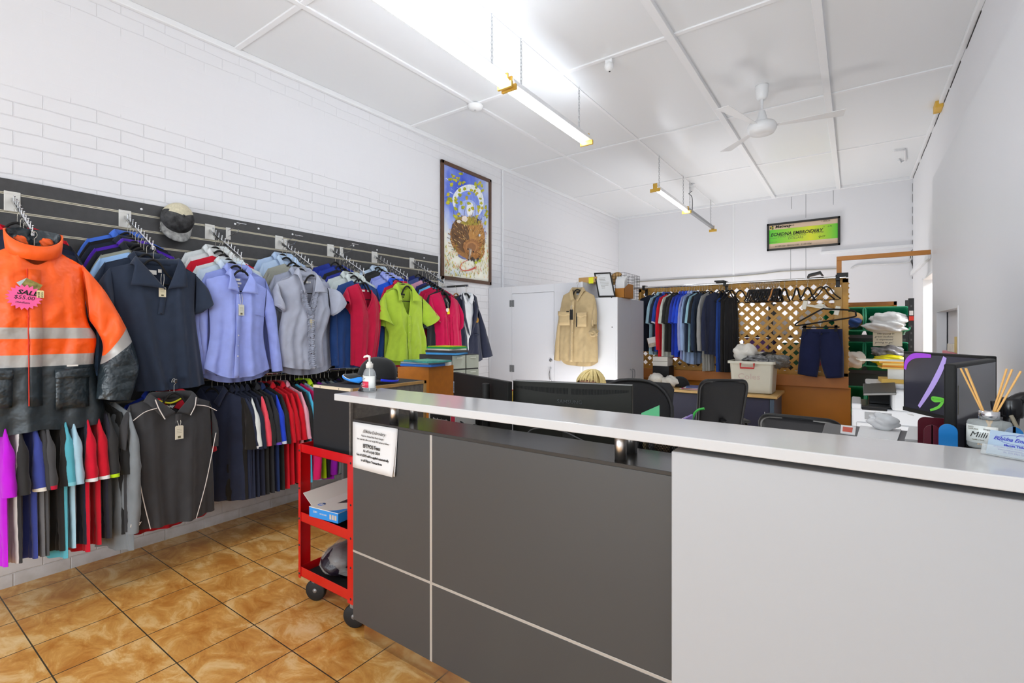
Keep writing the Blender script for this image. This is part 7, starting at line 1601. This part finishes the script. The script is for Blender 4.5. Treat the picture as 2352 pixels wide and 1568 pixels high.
# clothes on the rail
RZ = 2.0 - .098
def onrail(u, kind, c, lab, yaw=70, L_=.72, **kw):
    X_ = at(u, 700, Y=6.18).x; kw.setdefault('seed', u % 3)
    rack(kind, c, (X_, 6.18, RZ), R(yaw), lab, 'garments on the lattice rail', L_=L_, dep=.020, **kw)
    hanger((X_, 6.18, RZ + .008), R(yaw), 'hanger of the ' + lab, 'hangers on the lattice rail')
for u, k_, c, lab, kw in ((1504, 'tee', '20283a', 'navy work top at the left end of the lattice rail', {'yaw': 50}), (1511, 'tee', '1e2434', 'second navy top on the lattice rail', {'yaw': 58}), (1518, 'polo', 'a4c8d8', 'pale aqua polo on the lattice rail', {'L_': .76}), (1525, 'tee', '242a3a', 'dark navy top between pale aqua and blue', {}), (1531, 'polo', '2a4aa8', 'blue polo with white flash left of the red one', {'trim': 'd8dce8'}), (1539, 'jumper', 'd8142c', 'bright red long top on the lattice rail', {'L_': .80}), (1547, 'tee', 'd4d8cc', 'off-white top right of the red one', {'L_': .78}), (1554, 'tee', '2c2b2a', 'black top with wide sleeve on the lattice rail', {}), (1562, 'tee', '2e2d2c', 'second black top on the lattice rail', {}), (1569, 'polo', '2c3fa8', 'royal blue polo, left of three', {'L_': .76}), (1576, 'polo', '2648c8', 'royal blue polo, middle of three', {'L_': .78}), (1583, 'polo', '2a52d8', 'royal blue polo, right of three', {}), (1589, 'shirt', '9aa0cc', 'lavender shirt with long tail on the lattice rail', {'L_': .80}), (1595, 'shirt', '9ab4dc', 'light blue shirt with long tail on the lattice rail', {'L_': .82}), (1601, 'tee', '28344a', 'navy top right of the light blue shirt', {}), (1607, 'tee', '9cc8d8', 'aqua top with turned sleeve on the lattice rail', {}), (1613, 'tee', '262628', 'black top right of the aqua one', {}), (1619, 'jumper', '26344a', 'slate navy jumper on the lattice rail', {}), (1626, 'trouser', 'a8a8a2', 'grey and white striped trousers on the lattice rail', {'L_': .7}), (1633, 'jumper', '9a9a98', 'mid grey marle top on the lattice rail', {'L_': .62}), (1652, 'jumper', '262c44', 'navy suit jacket hanging apart from the shirts', {'yaw': 58, 'L_': .74}), (1660, 'trouser', '23438c', 'long blue trousers behind the navy suit jacket', {'yaw': 60}), (1672, 'trouser', '262422', 'black trousers right of the navy suit jacket', {'yaw': 52}), (1680, 'trouser', '1e1e20', 'second black trousers next to the empty hangers', {'yaw': 60})): onrail(u, k_, c, lab, **kw)
# printed card in a sleeve on the first top
q = at(1497, 780, Y=5.95); m = MB(); M = Matrix.Translation(q) @ Matrix.Rotation(R(-14), 4, 'Y') @ Matrix.Rotation(R(20), 4, 'Z'); m.box((-.055, -.001, -.09), (.055, .001, .03), 0, M); cd = m.build('plastic_sleeve', mat('sleeve_brown', (176, 160, 140), rough=.3, var=.3, vscale=30)); tag(cd, 'plastic sleeve with white card pinned to the first navy top', 'card')
m = MB(); m.box((-.05, -.002, -.04), (.05, -.0012, .03), 0, M); m.build('card', PAPER, cd)
# empty hangers
n = 0
for i in range(20):
    u = 1722 + i * 3.6; X_ = at(u, 700, Y=6.18).x
    hanger((X_, 6.18, RZ + .0), R(74 + 6 * math.sin(i * 2.1)), 'empty black hanger in the tight bunch at the middle of the rail', 'empty hangers bunched on the lattice rail', body=HANGB if i % 5 else mat('hanger_wood', (182, 122, 62), rough=.4) if i == 15 else HANGB)
for u, yaw, lab in ((1700, 40, 'empty black hanger left of the tight bunch'), (1802, 70, 'empty hanger just right of the tight bunch'), (1830, 74, 'empty hanger hanging alone, edge on'), (1855, 60, 'empty hanger left of the overlapping pair'), (1886, 22, 'left hanger of the overlapping pair near the rail end'), (1898, 8, 'right hanger of the overlapping pair near the rail end')):
    X_ = at(u, 700, Y=6.18).x; hanger((X_, 6.18, RZ), R(yaw), lab, 'empty hangers on the lattice rail')
q = at(1885, 706, Y=6.12)
wh = thing('clip_hanger', 'white trouser hanger with two clips, hanging tilted on the lattice', 'hanger', q, 0)
WHH = mat('hanger_white', (226, 222, 206), rough=.4)
m = MB(); M = Matrix.Rotation(R(13), 4, 'Y'); m.box((-.17, -.006, -.012), (.17, .006, .012), 0, M); m.prism([(-.06, .01), (.06, .01), (.02, .04), (-.02, .04)], -.006, .006, 0, M); m.build('arms', WHH, wh)
for x in (-.15, .15):
    m = MB(); m.box((x - .022, -.014, -.05), (x + .022, .014, .045), 0, M); m.build('clip', WHH, wh, bevel=.004)
m = MB(); m.tube([M @ Vector(p) for p in ((0, 0, .03), (0, 0, .075), (.018, 0, .10), (.006, 0, .118), (-.012, 0, .105))], .0025, 6); m.build('hook', HOOKM, wh)
q = at(1895, 738, Y=6.10); bh = thing('wide_hanger', 'wide thin black hanger hanging tilted behind the white clip hanger', 'hanger', q, 0)
m = MB(); M = Matrix.Rotation(R(-5), 4, 'Y'); m.tube([M @ Vector(p) for p in bez([(-.27, 0, .0), (-.22, 0, .03), (-.02, 0, .13), (.02, 0, .13), (.24, 0, .09), (.27, 0, .05), (.24, 0, .02), (0, 0, -.0), (-.25, 0, -.02), (-.27, 0, 0)], 5)], .008, 8); m.build('arms', HANGB, bh)
m = MB(); m.tube([M @ Vector(p) for p in ((0, 0, .13), (0, 0, .17), (.016, 0, .19), (0, 0, .21))], .0025, 6); m.build('hook', HOOKM, bh)
# shorts
SHO = fab('1d2447', 'cloth_shorts')
h = Hero('work_shorts', 'navy work shorts clipped on a hanger at the right end', 'shorts', 6.13, -.295, at(1885, 757, Y=6.13).z, None, 'Y', 0)
cz_ = h.p(1885, 833)[1]
for side, outl in ((0, ([(1832, 858), (1836, 810), (1840, 775), (1843, 757)], [(1877, 866), (1881, 845), (1884, 822), (1886, 757)])), (1, ([(1897, 868), (1889, 845), (1884, 822), (1884, 757)], [(1938, 866), (1938, 820), (1936, 785), (1935, 757)]))):
    L_, R_ = h.ps(outl[0]), h.ps(outl[1]); Lp, Rp = resample(L_, 24), resample(R_, 24); P = []
    for i in range(24):
        row = []
        for k_ in range(24):
            an = 2 * PI * k_ / 24; w_ = (1 - math.cos(an)) / 2; nn = noise.noise(Vector((Lp[i][0] * 9 + w_ * 3, Lp[i][1] * 8, an + side)))
            row.append((Lp[i][0] * (1 - w_) + Rp[i][0] * w_, math.sin(an) * .055 * (.6 + .4 * (1 - i / 23)) + .012 * nn, Lp[i][1] * (1 - w_) + Rp[i][1] * w_))
        P.append(row)
    m = MB(); m.grid(P, 0, True, True); m.build('leg', SHO, h.root, solid=.002)
a, b_ = h.p(1843, 760), h.p(1935, 757); m = MB(); m.grid([[(a[0] + (b_[0] - a[0]) * k_, -.04 * math.sin(PI * k_) - .003, z) for k_ in np.linspace(0, 1, 15)] for z in (-.035, -.015, .008)]); m.build('waistband', SHO, h.root, solid=.004)
for pts in ([(1852, 765), (1846, 778), (1840, 790)], [(1924, 764), (1930, 780), (1934, 796)]): h.line(pts, -.048, .0022, mat('stitch_dark', (14, 16, 30), rough=.7), 'pocket_seam')
x, z = h.p(1888, 767); buttons(h.root, [Vector((x, -.048, z))], RUB, .007)
for u in (1852, 1884, 1922):
    x, z = h.p(u, 762); m = MB(); m.box((x - .006, -.055, z - .03), (x + .006, -.045, z + .012)); m.build('belt_loop', SHO, h.root)
ph = thing('clip_hanger', 'black clip hanger holding the navy shorts', 'hanger', (-.295, 6.13, h.root.location.z + .02), 0)
m = MB(); m.box((-.17, -.005, .0), (.17, .005, .014)); m.build('arms', HANGB, ph)
for x in (-.14, .14):
    m = MB(); m.box((x - .014, -.07, -.04), (x + .014, -.062, .03)); m.box((x - .014, -.07, .0), (x + .014, .012, .02)); m.build('clip', HANGB, ph)
m = MB(); m.tube(bez([(0, 0, .01), (0, 0, .06), (.02, 0, .09), (.0, 0, .12), (-.02, 0, .10)], 4), .0025, 6); m.build('hook', HOOKM, ph)
# ================================================================ back desk and what stands on it
OAK = mat('oak_top', (214, 176, 112), rough=.4, var=.1, vscale=5); NVY = mat('desk_navy', (52, 54, 78), rough=.5); SLB = mat('panel_slate', (74, 92, 112), rough=.5)
x0, x1, y0, y1 = -2.05, -.635, 5.55, 6.19
bd = thing('back_desk', 'oak topped desk with navy fronts under the lattice screen', 'desk', ((x0 + x1) / 2, 5.9, 0))
wp('desk_top', (x0, y0, .745), (x1, y1, .77), OAK, bd, .003); wp('black_edge_strip', (x0 + .02, y0 + .01, .733), (x1 - .02, y1, .745), RUB, bd)  # the strip is the desk's own black edge under the oak
wp('front_panel', (x0 + .04, y0 + .06, .05), (x1 - .36, y0 + .08, .733), NVY, bd); dr = wp('cupboard_door', (x1 - .355, y0 + .04, .05), (x1 - .075, y0 + .06, .73), NVY, bd)
wp('end_panel', (x1 - .07, y0 + .02, 0), (x1 - .03, y1, .733), SLB, bd); wp('end_panel', (x0 + .03, y0 + .02, 0), (x0 + .06, y1, .733), SLB, bd)
X_ = at(1757, 935, Y=y0 + .03).x; m = MB(); m.tube(bez([(X_, y0 + .04, .60), (X_, y0 + .015, .60), (X_, y0 + .015, .52), (X_, y0 + .04, .52)], 4), .004, 6); m.build('handle', CHROME, bd, world=True)
# storage crate
q0, q1 = at(1670, 828, Y=5.62), at(1780, 830, Y=5.62)
cx_ = (q0.x + q1.x) / 2; wt = (q1.x - q0.x) / 2
sc_ = thing('storage_crate', 'white plastic storage crate with red handle on the back desk', 'crate', (cx_, 5.84, .771))
CRT = mat('crate_plastic', (214, 212, 196), rough=.35, var=.04, vscale=6); CRD = mat('crate_red', (190, 30, 30), rough=.35)
wb_ = wt * .84; hgt = q0.z + .0 - .771
def crate_ring(w_, d_, z): return [(x, y, z) for x, y in rrect(2 * w_, 2 * d_, .03, 4)]
P = [crate_ring(wb_ - .02, .15, 0), crate_ring(wb_, .17, .01), crate_ring(wt - .02, .20, hgt - .03), crate_ring(wt - .02, .20, hgt - .028), crate_ring(wt, .22, hgt - .026), crate_ring(wt, .22, hgt), crate_ring(wt - .02, .2, hgt), crate_ring(wt - .022, .198, hgt - .03), crate_ring(wb_ - .004, .166, .014), crate_ring(.01, .01, .012)]
m = MB(); m.grid(P, 0, False, True); m.add(crate_ring(wb_ - .02, .15, 0), [tuple(range(len(P[0])))[::-1]]); m.build('tub', CRT, sc_)
m = MB(); hx_ = -.03; m.tube([(hx_ - .065, -.225, hgt - .02), (hx_ - .065, -.235, hgt - .07), (hx_ + .065, -.235, hgt - .07), (hx_ + .065, -.225, hgt - .02)], .009, 8); m.build('handle', CRD, sc_)
write([('Coles', .085, 0, 0, .0, 1.1, .001)], mat('faint_print', (206, 190, 180), rough=.4), sc_, frame_of((-.02, -.188, hgt * .52), (1, -.0, 0), (0, -.13, 1)), 'faint_print')
WBAG = mat('bag_white', (226, 222, 212), rough=.5, spec=.3, bump=.6, bscale=26, dist=.01)
def lump(name, label, loc, r_, m_, cat, seed=0, amp=.25, group=None):
    m = MB(); m.blob((0, 0, 0), r_, seed=seed, amp=amp, nu=20, nv=28, k=3.6); o = m.build(name, m_); o.location = loc; return tag(o, label, cat, group)
lump('plastic_bag', 'white bag standing in the left of the storage crate', (cx_ - wt * .38, 5.88, .771 + hgt + .05), (.13, .12, .13), WBAG, 'bag', 4, .22)
lump('patterned_cloth', 'black and white patterned cloth in the crate', (cx_ + wt * .18, 5.80, .771 + hgt + .01), (.15, .12, .045), mat('cloth_mono', (128, 128, 128), rough=.8, var=.98, vscale=26), 'cloth', 6, .3)
lump('foil_bag', 'silver grey foil bag spilling over the right of the crate', (cx_ + wt * .98, 5.80, .771 + hgt + .0), (.13, .09, .075), mat('foil_grey', (120, 120, 118), rough=.25, metal=.4, bump=.9, bscale=40, dist=.02), 'bag', 8, .35)
lump('dark_pouch', 'dark pouch on top of the crate next to the foil bag', (cx_ + wt * .55, 5.90, .771 + hgt + .055), (.08, .07, .035), RUB, 'pouch', 2, .2)
m = MB(); m.box((-.05, -.03, 0), (.05, .03, .09)); sbx = m.build('small_carton', mat('carton_white')); sbx.location = (cx_ + .05, 5.99, .771 + hgt - .0); tag(sbx, 'small white and orange carton at the back of the crate', 'carton')
m = MB(); m.box((.05, -.03, 0), (.075, .03, .09)); m.build('orange_side', mat('carton_orange', (214, 80, 30), rough=.5), sbx)
for u, v, r_, s_, lab in ((1507, 880, (.09, .08, .085), 3, 'left of two white plastic bags on the back desk'), (1540, 880, (.10, .08, .07), 7, 'right of two white plastic bags on the back desk')):
    q = at(u, v, Y=5.8); lump('plastic_bag', lab, (q.x, 5.8, .771 + r_[2] * .85), r_, WBAG, 'bag', s_, .28, 'white plastic bags on the back desk')
q = at(1563, 885, Y=5.85); baseball_cap('baseball_cap', 'small dark cap beside the white plastic bags', (q.x, 5.85, .775), R(0), BKF, BKF, None)
for i in range(4):
    q = at(1592, 890, Y=5.75); m = MB(); m.box((-.11, -.14, 0), (.11, .14, .006)); o = m.build('magazine', [PAPER, mc('mag_pink', (200, 60, 100)), PAPER, mc('mag_blue', (90, 110, 170))][i]); o.location = (q.x + .01 * i, 5.78, .771 + .0065 * i); o.rotation_euler = (0, 0, R(-8 + 7 * i)); tag(o, ['white magazine at the bottom of the pile on the back desk', 'pink edged magazine second in the back desk pile', 'white magazine third in the back desk pile', 'blue grey magazine topping the back desk pile'][i], 'magazine', 'magazines on the back desk')
q = at(1489, 850, Y=6.05)
m = MB(); m.box((-.10, -.10, 0), (.10, .1, .23)); o = m.build('black_carton', RUB); o.location = (-1.955, 6.06, .771); tag(o, 'black box between steel cabinet and white bags', 'box')
m = MB(); m.box((-.10, -.1, 0), (.085, .1, .115)); o = m.build('white_carton', mat('carton_white'), bevel=.003); o.location = (-1.955, 6.06, 1.002); tag(o, 'small white carton on top of the black box', 'box')
m = MB(); m.box((-.10, -.1005, .055), (.085, -.1, .06)); m.build('lid_line', INKS, o)
# ================================================================ shelving with green tubs
GRN = mat('tub_green', (26, 132, 92), rough=.35, spec=.5); STB = mat('rack_black', (40, 40, 41), rough=.45)
sx0, sx1, sy0, sy1 = -2.3, .545, 6.98, 7.42
sh = thing('storage_shelving', 'black steel shelving with green tubs behind the lattice screen', 'shelving', ((sx0 + sx1) / 2, 7.2, 0))
for x in (sx0, -.9, sx1 - .05):
    for y in (sy0, sy1 - .04): wp('upright', (x, y, 0), (x + .05, y + .04, 1.80), STB, sh, .002)
m = MB()
for z in np.arange(.2, 1.75, .075): m.box((sx1 - .032, sy0 - .001, z), (sx1 - .018, sy0, z + .022))
m.build('slot_row', mat('slot_grey', (92, 92, 92), rough=.6), sh, world=True)
wp('red_clip', (sx1 - .045, sy0 - .012, 1.55), (sx1 - .005, sy0, 1.60), mat('clip_red', (222, 50, 30), rough=.4), sh); wp('paper_label', (sx1 - .042, sy0 - .003, 1.61), (sx1 - .008, sy0 - .001, 1.66), LBLW, sh)
for z in (.45, .98, 1.39):
    wp('shelf_beam', (sx0, sy0 + .002, z - .04), (sx1, sy0 + .03, z), STB, sh, .002); wp('shelf_beam', (sx0, sy1 - .03, z - .04), (sx1, sy1, z), STB, sh, .002)
    wp('shelf_board', (sx0, sy0 + .03, z - .02), (-.34, sy1 - .03, z), STB, sh, .002)
def tub(label, x, z, w_=.42, rx=62):
    t = thing('green_tub', label, 'tub', (x, sy0 + .05, z), 0, 'green tubs on the shelving')
    M = Matrix.Translation((0, .0, .03)) @ Matrix.Rotation(R(rx), 4, 'X')
    hw, hd, hh_ = w_ / 2, .155, .26
    def rg(a, b_, zz): return [(x_, y_, zz) for x_, y_ in rrect(2 * a, 2 * b_, .035, 4)]
    P = [rg(.01, .01, .004), rg(hw * .8, hd * .78, .004), rg(hw * .93, hd * .93, hh_ - .02), rg(hw, hd, hh_ - .018), rg(hw, hd, hh_), rg(hw * .94, hd * .92, hh_), rg(hw * .90, hd * .88, hh_ - .03), rg(hw * .76, hd * .72, .012), rg(.01, .01, .012)]
    m = MB(); m.grid(P, 0, False, True, Matrix.Translation((0, .24, .062)) @ Matrix.Rotation(R(rx), 4, 'X')); m.build('tub_body', GRN, t); m = MB(); M2 = Matrix.Translation((0, .24, .062)) @ Matrix.Rotation(R(rx), 4, 'X'); m.tube([M2 @ Vector(p) for p in rg(hw, hd, hh_ + .002)], .009, 6, closed=True); m.build('rim', mat('tub_rim', (52, 160, 118), rough=.35), t); return t
uL, uR = at(1962, 740, Y=7).x, at(2040, 740, Y=7).x
wp('back_panel', (-.34, sy1 - .045, .0), (sx1 - .05, sy1 - .04, 1.385), mat('rack_shade', (66, 68, 66), rough=.6), sh)  # dark sheet added to stand for the shade behind the tubs
tub('green tub upper left beside the lattice, holding a brown bag', uL - .10, 1.39); tub('green tub upper right holding white plastic bags', uR - .02, 1.39, .42)
tub('green tub lower left holding a white cloth bag', uL - .10, .98); tub('green tub lower right holding a yellow bag', uR - .02, .98, .42)
tub('dark green tub on the lowest shelf, left one', uL - .10, .45); tub('dark green tub on the lowest shelf, right one', uR, .45, .44)
lump('plastic_bag', 'crumpled white plastic bag in the upper right green tub', (uR, 6.98, 1.56), (.17, .09, .085), mat('bag_sheer', (228, 230, 230), rough=.3, alpha=.9, bump=.7, bscale=24, dist=.012), 'bag', 14, .28)
lump('plastic_bag', 'lower crumpled white bag hanging over the tub rim', (uR - .04, 6.93, 1.48), (.19, .07, .065), mat('bag_sheer'), 'bag', 16, .3)
lump('paper_bag', 'brown paper bag lying in the upper left green tub', (uL - .03, 7.06, 1.56), (.12, .10, .10), mat('kraft'), 'bag', 18, .16)
lump('navy_cloth', 'navy cloth with cream handle in the brown paper bag', (uL - .02, 6.97, 1.53), (.085, .06, .055), fab('2c4a86'), 'cloth', 20, .25)
lump('cloth_bag', 'white cloth bag slumped in the lower left green tub', (uL - .0, 6.94, 1.10), (.10, .08, .10), WBAG, 'bag', 22, .25)
lump('yellow_bag', 'bright yellow bag in the lower right green tub', (uR + .02, 6.92, 1.10), (.16, .07, .065), mat('bag_yellow', (226, 214, 16), rough=.4, bump=.5, bscale=24, dist=.01), 'bag', 24, .25)
lump('grey_plastic', 'black and clear plastic packets above the yellow bag', (uR, 6.99, 1.19), (.16, .08, .075), mat('plastic_mono', (130, 130, 134), rough=.3, var=.9, vscale=16), 'packet', 26, .3)
q = at(2039, 777, Y=sy0 - .01); nt2 = thing('handwritten_note', 'cream handwritten note taped to the shelf under the green tubs', 'note', (q.x, sy0 - .004, q.z))
m = MB(); m.box((-.135, -.001, -.088), (.13, .001, .085)); m.build('sheet', mat('note_cream', (224, 218, 196), rough=.7), nt2)
write([('everything in', .03, -.02, .055, .3), ('green baskets', .03, -.035, .02, .3), ('is unpressed', .03, -.03, -.012, .3), ('pricing to go!', .03, -.035, -.045, .3)], INK, nt2, frame_of((0, -.0014, 0), (1, 0, 0), (0, 0, 1)), 'handwriting')
cbd = thing('cork_board', 'timber framed board standing behind the top green tubs', 'board', (.1, 7.62, 1.2))
m = MB(); m.box((-.55, 7.60, 1.755), (at(2060, 700, Y=7.6).x, 7.63, 1.80)); m.box((at(2060, 700, Y=7.6).x - .03, 7.60, 1.45), (at(2060, 700, Y=7.6).x, 7.63, 1.8)); m.build('frame', mat('board_timber', (150, 92, 38), rough=.5, var=.2), cbd, world=True)
m = MB(); m.box((-.55, 7.615, 1.45), (at(2060, 700, Y=7.6).x - .03, 7.63, 1.755)); m.build('panel', mat('board_cork', (206, 156, 70), rough=.8), cbd, world=True)
# things glimpsed through the lattice holes
for i, (x, z, w_, h_, c, lab) in enumerate(((-1.05, .98, .30, .36, (126, 104, 206), 'violet storage box glimpsed through the lattice'), (-.62, .98, .26, .30, (22, 90, 66), 'dark green tub glimpsed through the lattice'), (-.85, 1.39, .30, .24, (222, 224, 226), 'white carton glimpsed through the lattice, upper shelf'), (-1.45, 1.39, .42, .26, (206, 208, 212), 'pale grey carton glimpsed at the lattice middle'), (-1.9, 1.39, .34, .3, (226, 226, 226), 'white carton glimpsed behind the shirts'), (-1.5, .98, .40, .3, (38, 60, 150), 'blue carton glimpsed behind the shirts'), (-.35, .98, .22, .26, (150, 60, 80), 'maroon box glimpsed near the shorts'), (-.45, 1.39, .26, .3, (216, 220, 222), 'white carton glimpsed above the shorts'))):
    m = MB(); m.box((-w_ / 2, 0, 0), (w_ / 2, .3, h_)); o = m.build('storage_box', mat('stored_%d' % i, c, rough=.5), bevel=.004); o.location = (x, 7.03, z + .001); tag(o, lab, 'box', 'boxes on the shelving behind the lattice')
    m = MB(); m.box((-w_ / 2 - .003, -.003, h_ * .78), (w_ / 2 + .003, .303, h_ + .002)); m.build('lid', mat('stored_%d' % i), o)
# ================================================================ printer
q = at(1956, 930, Y=4.5); pz = .60
pw = .60; px0 = q.x
mp_ = thing('office_printer', 'white multifunction printer with black control panel, right of the ochre panel', 'printer', (px0 + pw / 2, 4.75, pz))
PW = mat('printer_white', (214, 216, 219), rough=.35); PBK = mat('printer_black', (28, 29, 31), rough=.2)
zt_ = at(1958, 925, Y=4.5).z; zb2 = at(2060, 890, Y=4.5).z
wp('lower_body', (px0, 4.5, pz), (px0 + pw, 5.0, zt_ - .035), PW, mp_, .012)
x_a, x_b = at(1990, 930, Y=4.5).x, at(2050, 930, Y=4.5).x
wp('paper_exit', (px0 + .04, 4.56, zt_ - .035), (x_b, 4.98, zt_ - .02), PBK, mp_, .004)
wp('side_tower', (x_b - .005, 4.5, zt_ - .04), (px0 + pw, 5.0, zb2 - .02), PW, mp_, .02)
wp('left_wall', (px0, 4.5, zt_ - .04), (x_a - .03, 4.98, zt_ - .002), PW, mp_, .008)
wp('exit_cover', (x_a - .03, 4.495, zt_ - .045), (x_b - .03, 4.52, zt_ - .018), PBK, mp_, .006)
wp('rear_wall', (x_a + .02, 4.72, zt_ - .02), (x_b, 4.98, zb2 - .01), PBK, mp_, .004)
wp('scanner_lid', (x_a + .0, 4.60, zb2 - .02), (px0 + pw, 5.02, zb2 + .015), PW, mp_, .01)
m = MB(); m.hexa([(x_a - .02, 4.46, zb2 - .07), (x_b + .02, 4.46, zb2 - .05), (x_b + .02, 4.62, zb2 + .01), (x_a - .02, 4.62, zb2 - .01), (x_a - .02, 4.455, zb2 - .05), (x_b + .02, 4.455, zb2 - .03), (x_b + .02, 4.61, zb2 + .03), (x_a - .02, 4.61, zb2 + .01)]); m.build('control_panel', mat('panel_grey', (70, 70, 68), rough=.3), mp_, world=True, bevel=.004)
wp('front_tray', (px0 + .03, 4.488, pz + .05), (px0 + pw - .05, 4.50, zt_ - .14), PW, mp_, .006)
wp('vent_panel', (px0 + .08, 4.497, zt_ - .115), (px0 + .24, 4.4995, zt_ - .06), mat('printer_grey', (150, 152, 154), rough=.5), mp_)
m = MB(); m.box((px0 - .05, 4.42, 0), (px0 + pw + .02, 5.06, pz)); tag(m.build('printer_stand', mat('stand_grey', (150, 152, 154), rough=.5), bevel=.004), 'grey cabinet under the white printer', 'cabinet')
zz = zb2 + .016
for i, (nm, c, h_, lab) in enumerate((('manila_folder', (226, 186, 92), .03, 'manila folder lying on the printer lid'), ('white_binder', (222, 222, 216), .075, 'white binder in the middle of the printer pile'), ('manila_folder', (230, 190, 100), .012, 'cream folder above the white binder'), ('orange_folder', (232, 150, 40), .014, 'orange folder near the top of the printer pile'), ('manila_folder', (228, 194, 110), .016, 'manila folder above the orange one'), ('orange_folder', (236, 170, 60), .012, 'pale orange folder topping the printer pile'), ('paper_sheet', (228, 226, 210), .006, 'white sheet on the very top of the printer pile'))):
    xo = (0, .05, .0, .02, .01, .0, -.08)[i]; m = MB(); m.box((-.16 if i != 6 else -.22, -.12, 0), (.18, .12, h_)); o = m.build(nm, mat('pile_%d' % i, c, rough=.6)); o.location = (px0 + .34 + xo, 4.80, zz); o.rotation_euler = (0, 0, R((3, -2, 5, -4, 2, -3, 6)[i])); tag(o, lab, 'folder', 'papers stacked on the printer'); zz += h_ + .001
# niche contents
for nm, y0, y1, z0, z1, c, lab in (('pink_basket', 4.86, 5.62, NZ0 + .001, NZ0 + .235, (226, 140, 152), 'pink basket in the wall niche'), ('paper_sheet', 5.66, 5.86, NZ0 + .001, NZ0 + .20, (226, 226, 222), 'white paper standing at the far end of the niche'), ('card_stack', 5.05, 5.35, NZ0 + .236, NZ0 + .30, (222, 216, 204), 'cream papers on the pink basket'), ('yellow_packet', 4.83, 5.00, NZ0 + .236, NZ0 + .36, (226, 200, 130), 'yellow packet at the near end of the niche')):
    m = MB(); m.box((BX + .008, y0, z0), (XR - .012, y1, z1)); tag(m.build(nm, mat('niche_' + nm, c, rough=.6, var=.08), bevel=.004), lab, 'box')
# ================================================================ light and camera
def area(name, loc, rot, sx, sy, power, c=(1, 1, 1)):
    l = bpy.data.lights.new(name, 'AREA'); l.shape = 'RECTANGLE'; l.size = sx; l.size_y = sy; l.energy = power; l.color = c
    o = bpy.data.objects.new(name, l); COL.objects.link(o); o.location = loc; o.rotation_euler = rot
    return o
# daylight through the shop window behind the camera
area('window_daylight', ((XL + XR) / 2, YF - 0.02, 1.7), (R(90), 0, 0), 4.2, 2.5, 40, (0.84, 0.93, 1.0))
# added lamp at the window, tilted up to brighten the ceiling
area('ceiling_fill_window', ((XL + XR) / 2, YF + 0.1, 0.9), (R(118), 0, 0), 4.0, 0.9, 40, (0.86, 0.94, 1.0))
# added unseen up-lights by camera, counter and screen, filling ceiling and back wall
area('ceiling_fill_front', (0.1, -1.0, 1.6), (R(180), 0, 0), 0.8, 0.8, 22)
area('ceiling_fill_counter', (-2.3, 4.25, 0.3), (R(180), 0, 0), 1.2, 1.0, 15)
area('ceiling_fill_counter', (0.0, 3.3, 0.3), (R(180), 0, 0), 1.0, 1.2, 20)
area('ceiling_fill_back', (-1.6, 8.3, 0.6), (R(180), 0, 0), 1.6, 0.6, 34)
# the lamp of the passage behind the doorway
area('passage_lamp', (XR + 1.0, 7.2, 2.55), (0, 0, 0), 0.6, 0.6, 40)
w = bpy.data.worlds.new('sky'); SC.world = w; w.use_nodes = True
bg = w.node_tree.nodes['Background']; bg.inputs['Color'].default_value = (0.9, 0.95, 1, 1); bg.inputs['Strength'].default_value = 1.0
cam = bpy.data.cameras.new('camera'); cam.sensor_width = 36; cam.lens = F_PX / 2352 * 36
cam.shift_y = -(784 - V0) / 2352; cam.clip_start = 0.02
co = bpy.data.objects.new('camera', cam); COL.objects.link(co); co.location = (0, 0, EYE); co.rotation_euler = (R(90), 0, YAW)
SC.camera = co
cy = SC.cycles; cy.max_bounces = 8; cy.diffuse_bounces = 4; cy.glossy_bounces = 3; cy.transmission_bounces = 4; cy.transparent_max_bounces = 8; cy.caustics_reflective = False; cy.caustics_refractive = False; cy.adaptive_threshold = 0.02
SC.view_settings.view_transform = 'Standard'; SC.view_settings.look = 'None'; SC.view_settings.gamma = 1
SC.view_settings.use_curve_mapping = False; SC.view_settings.exposure = 0.72
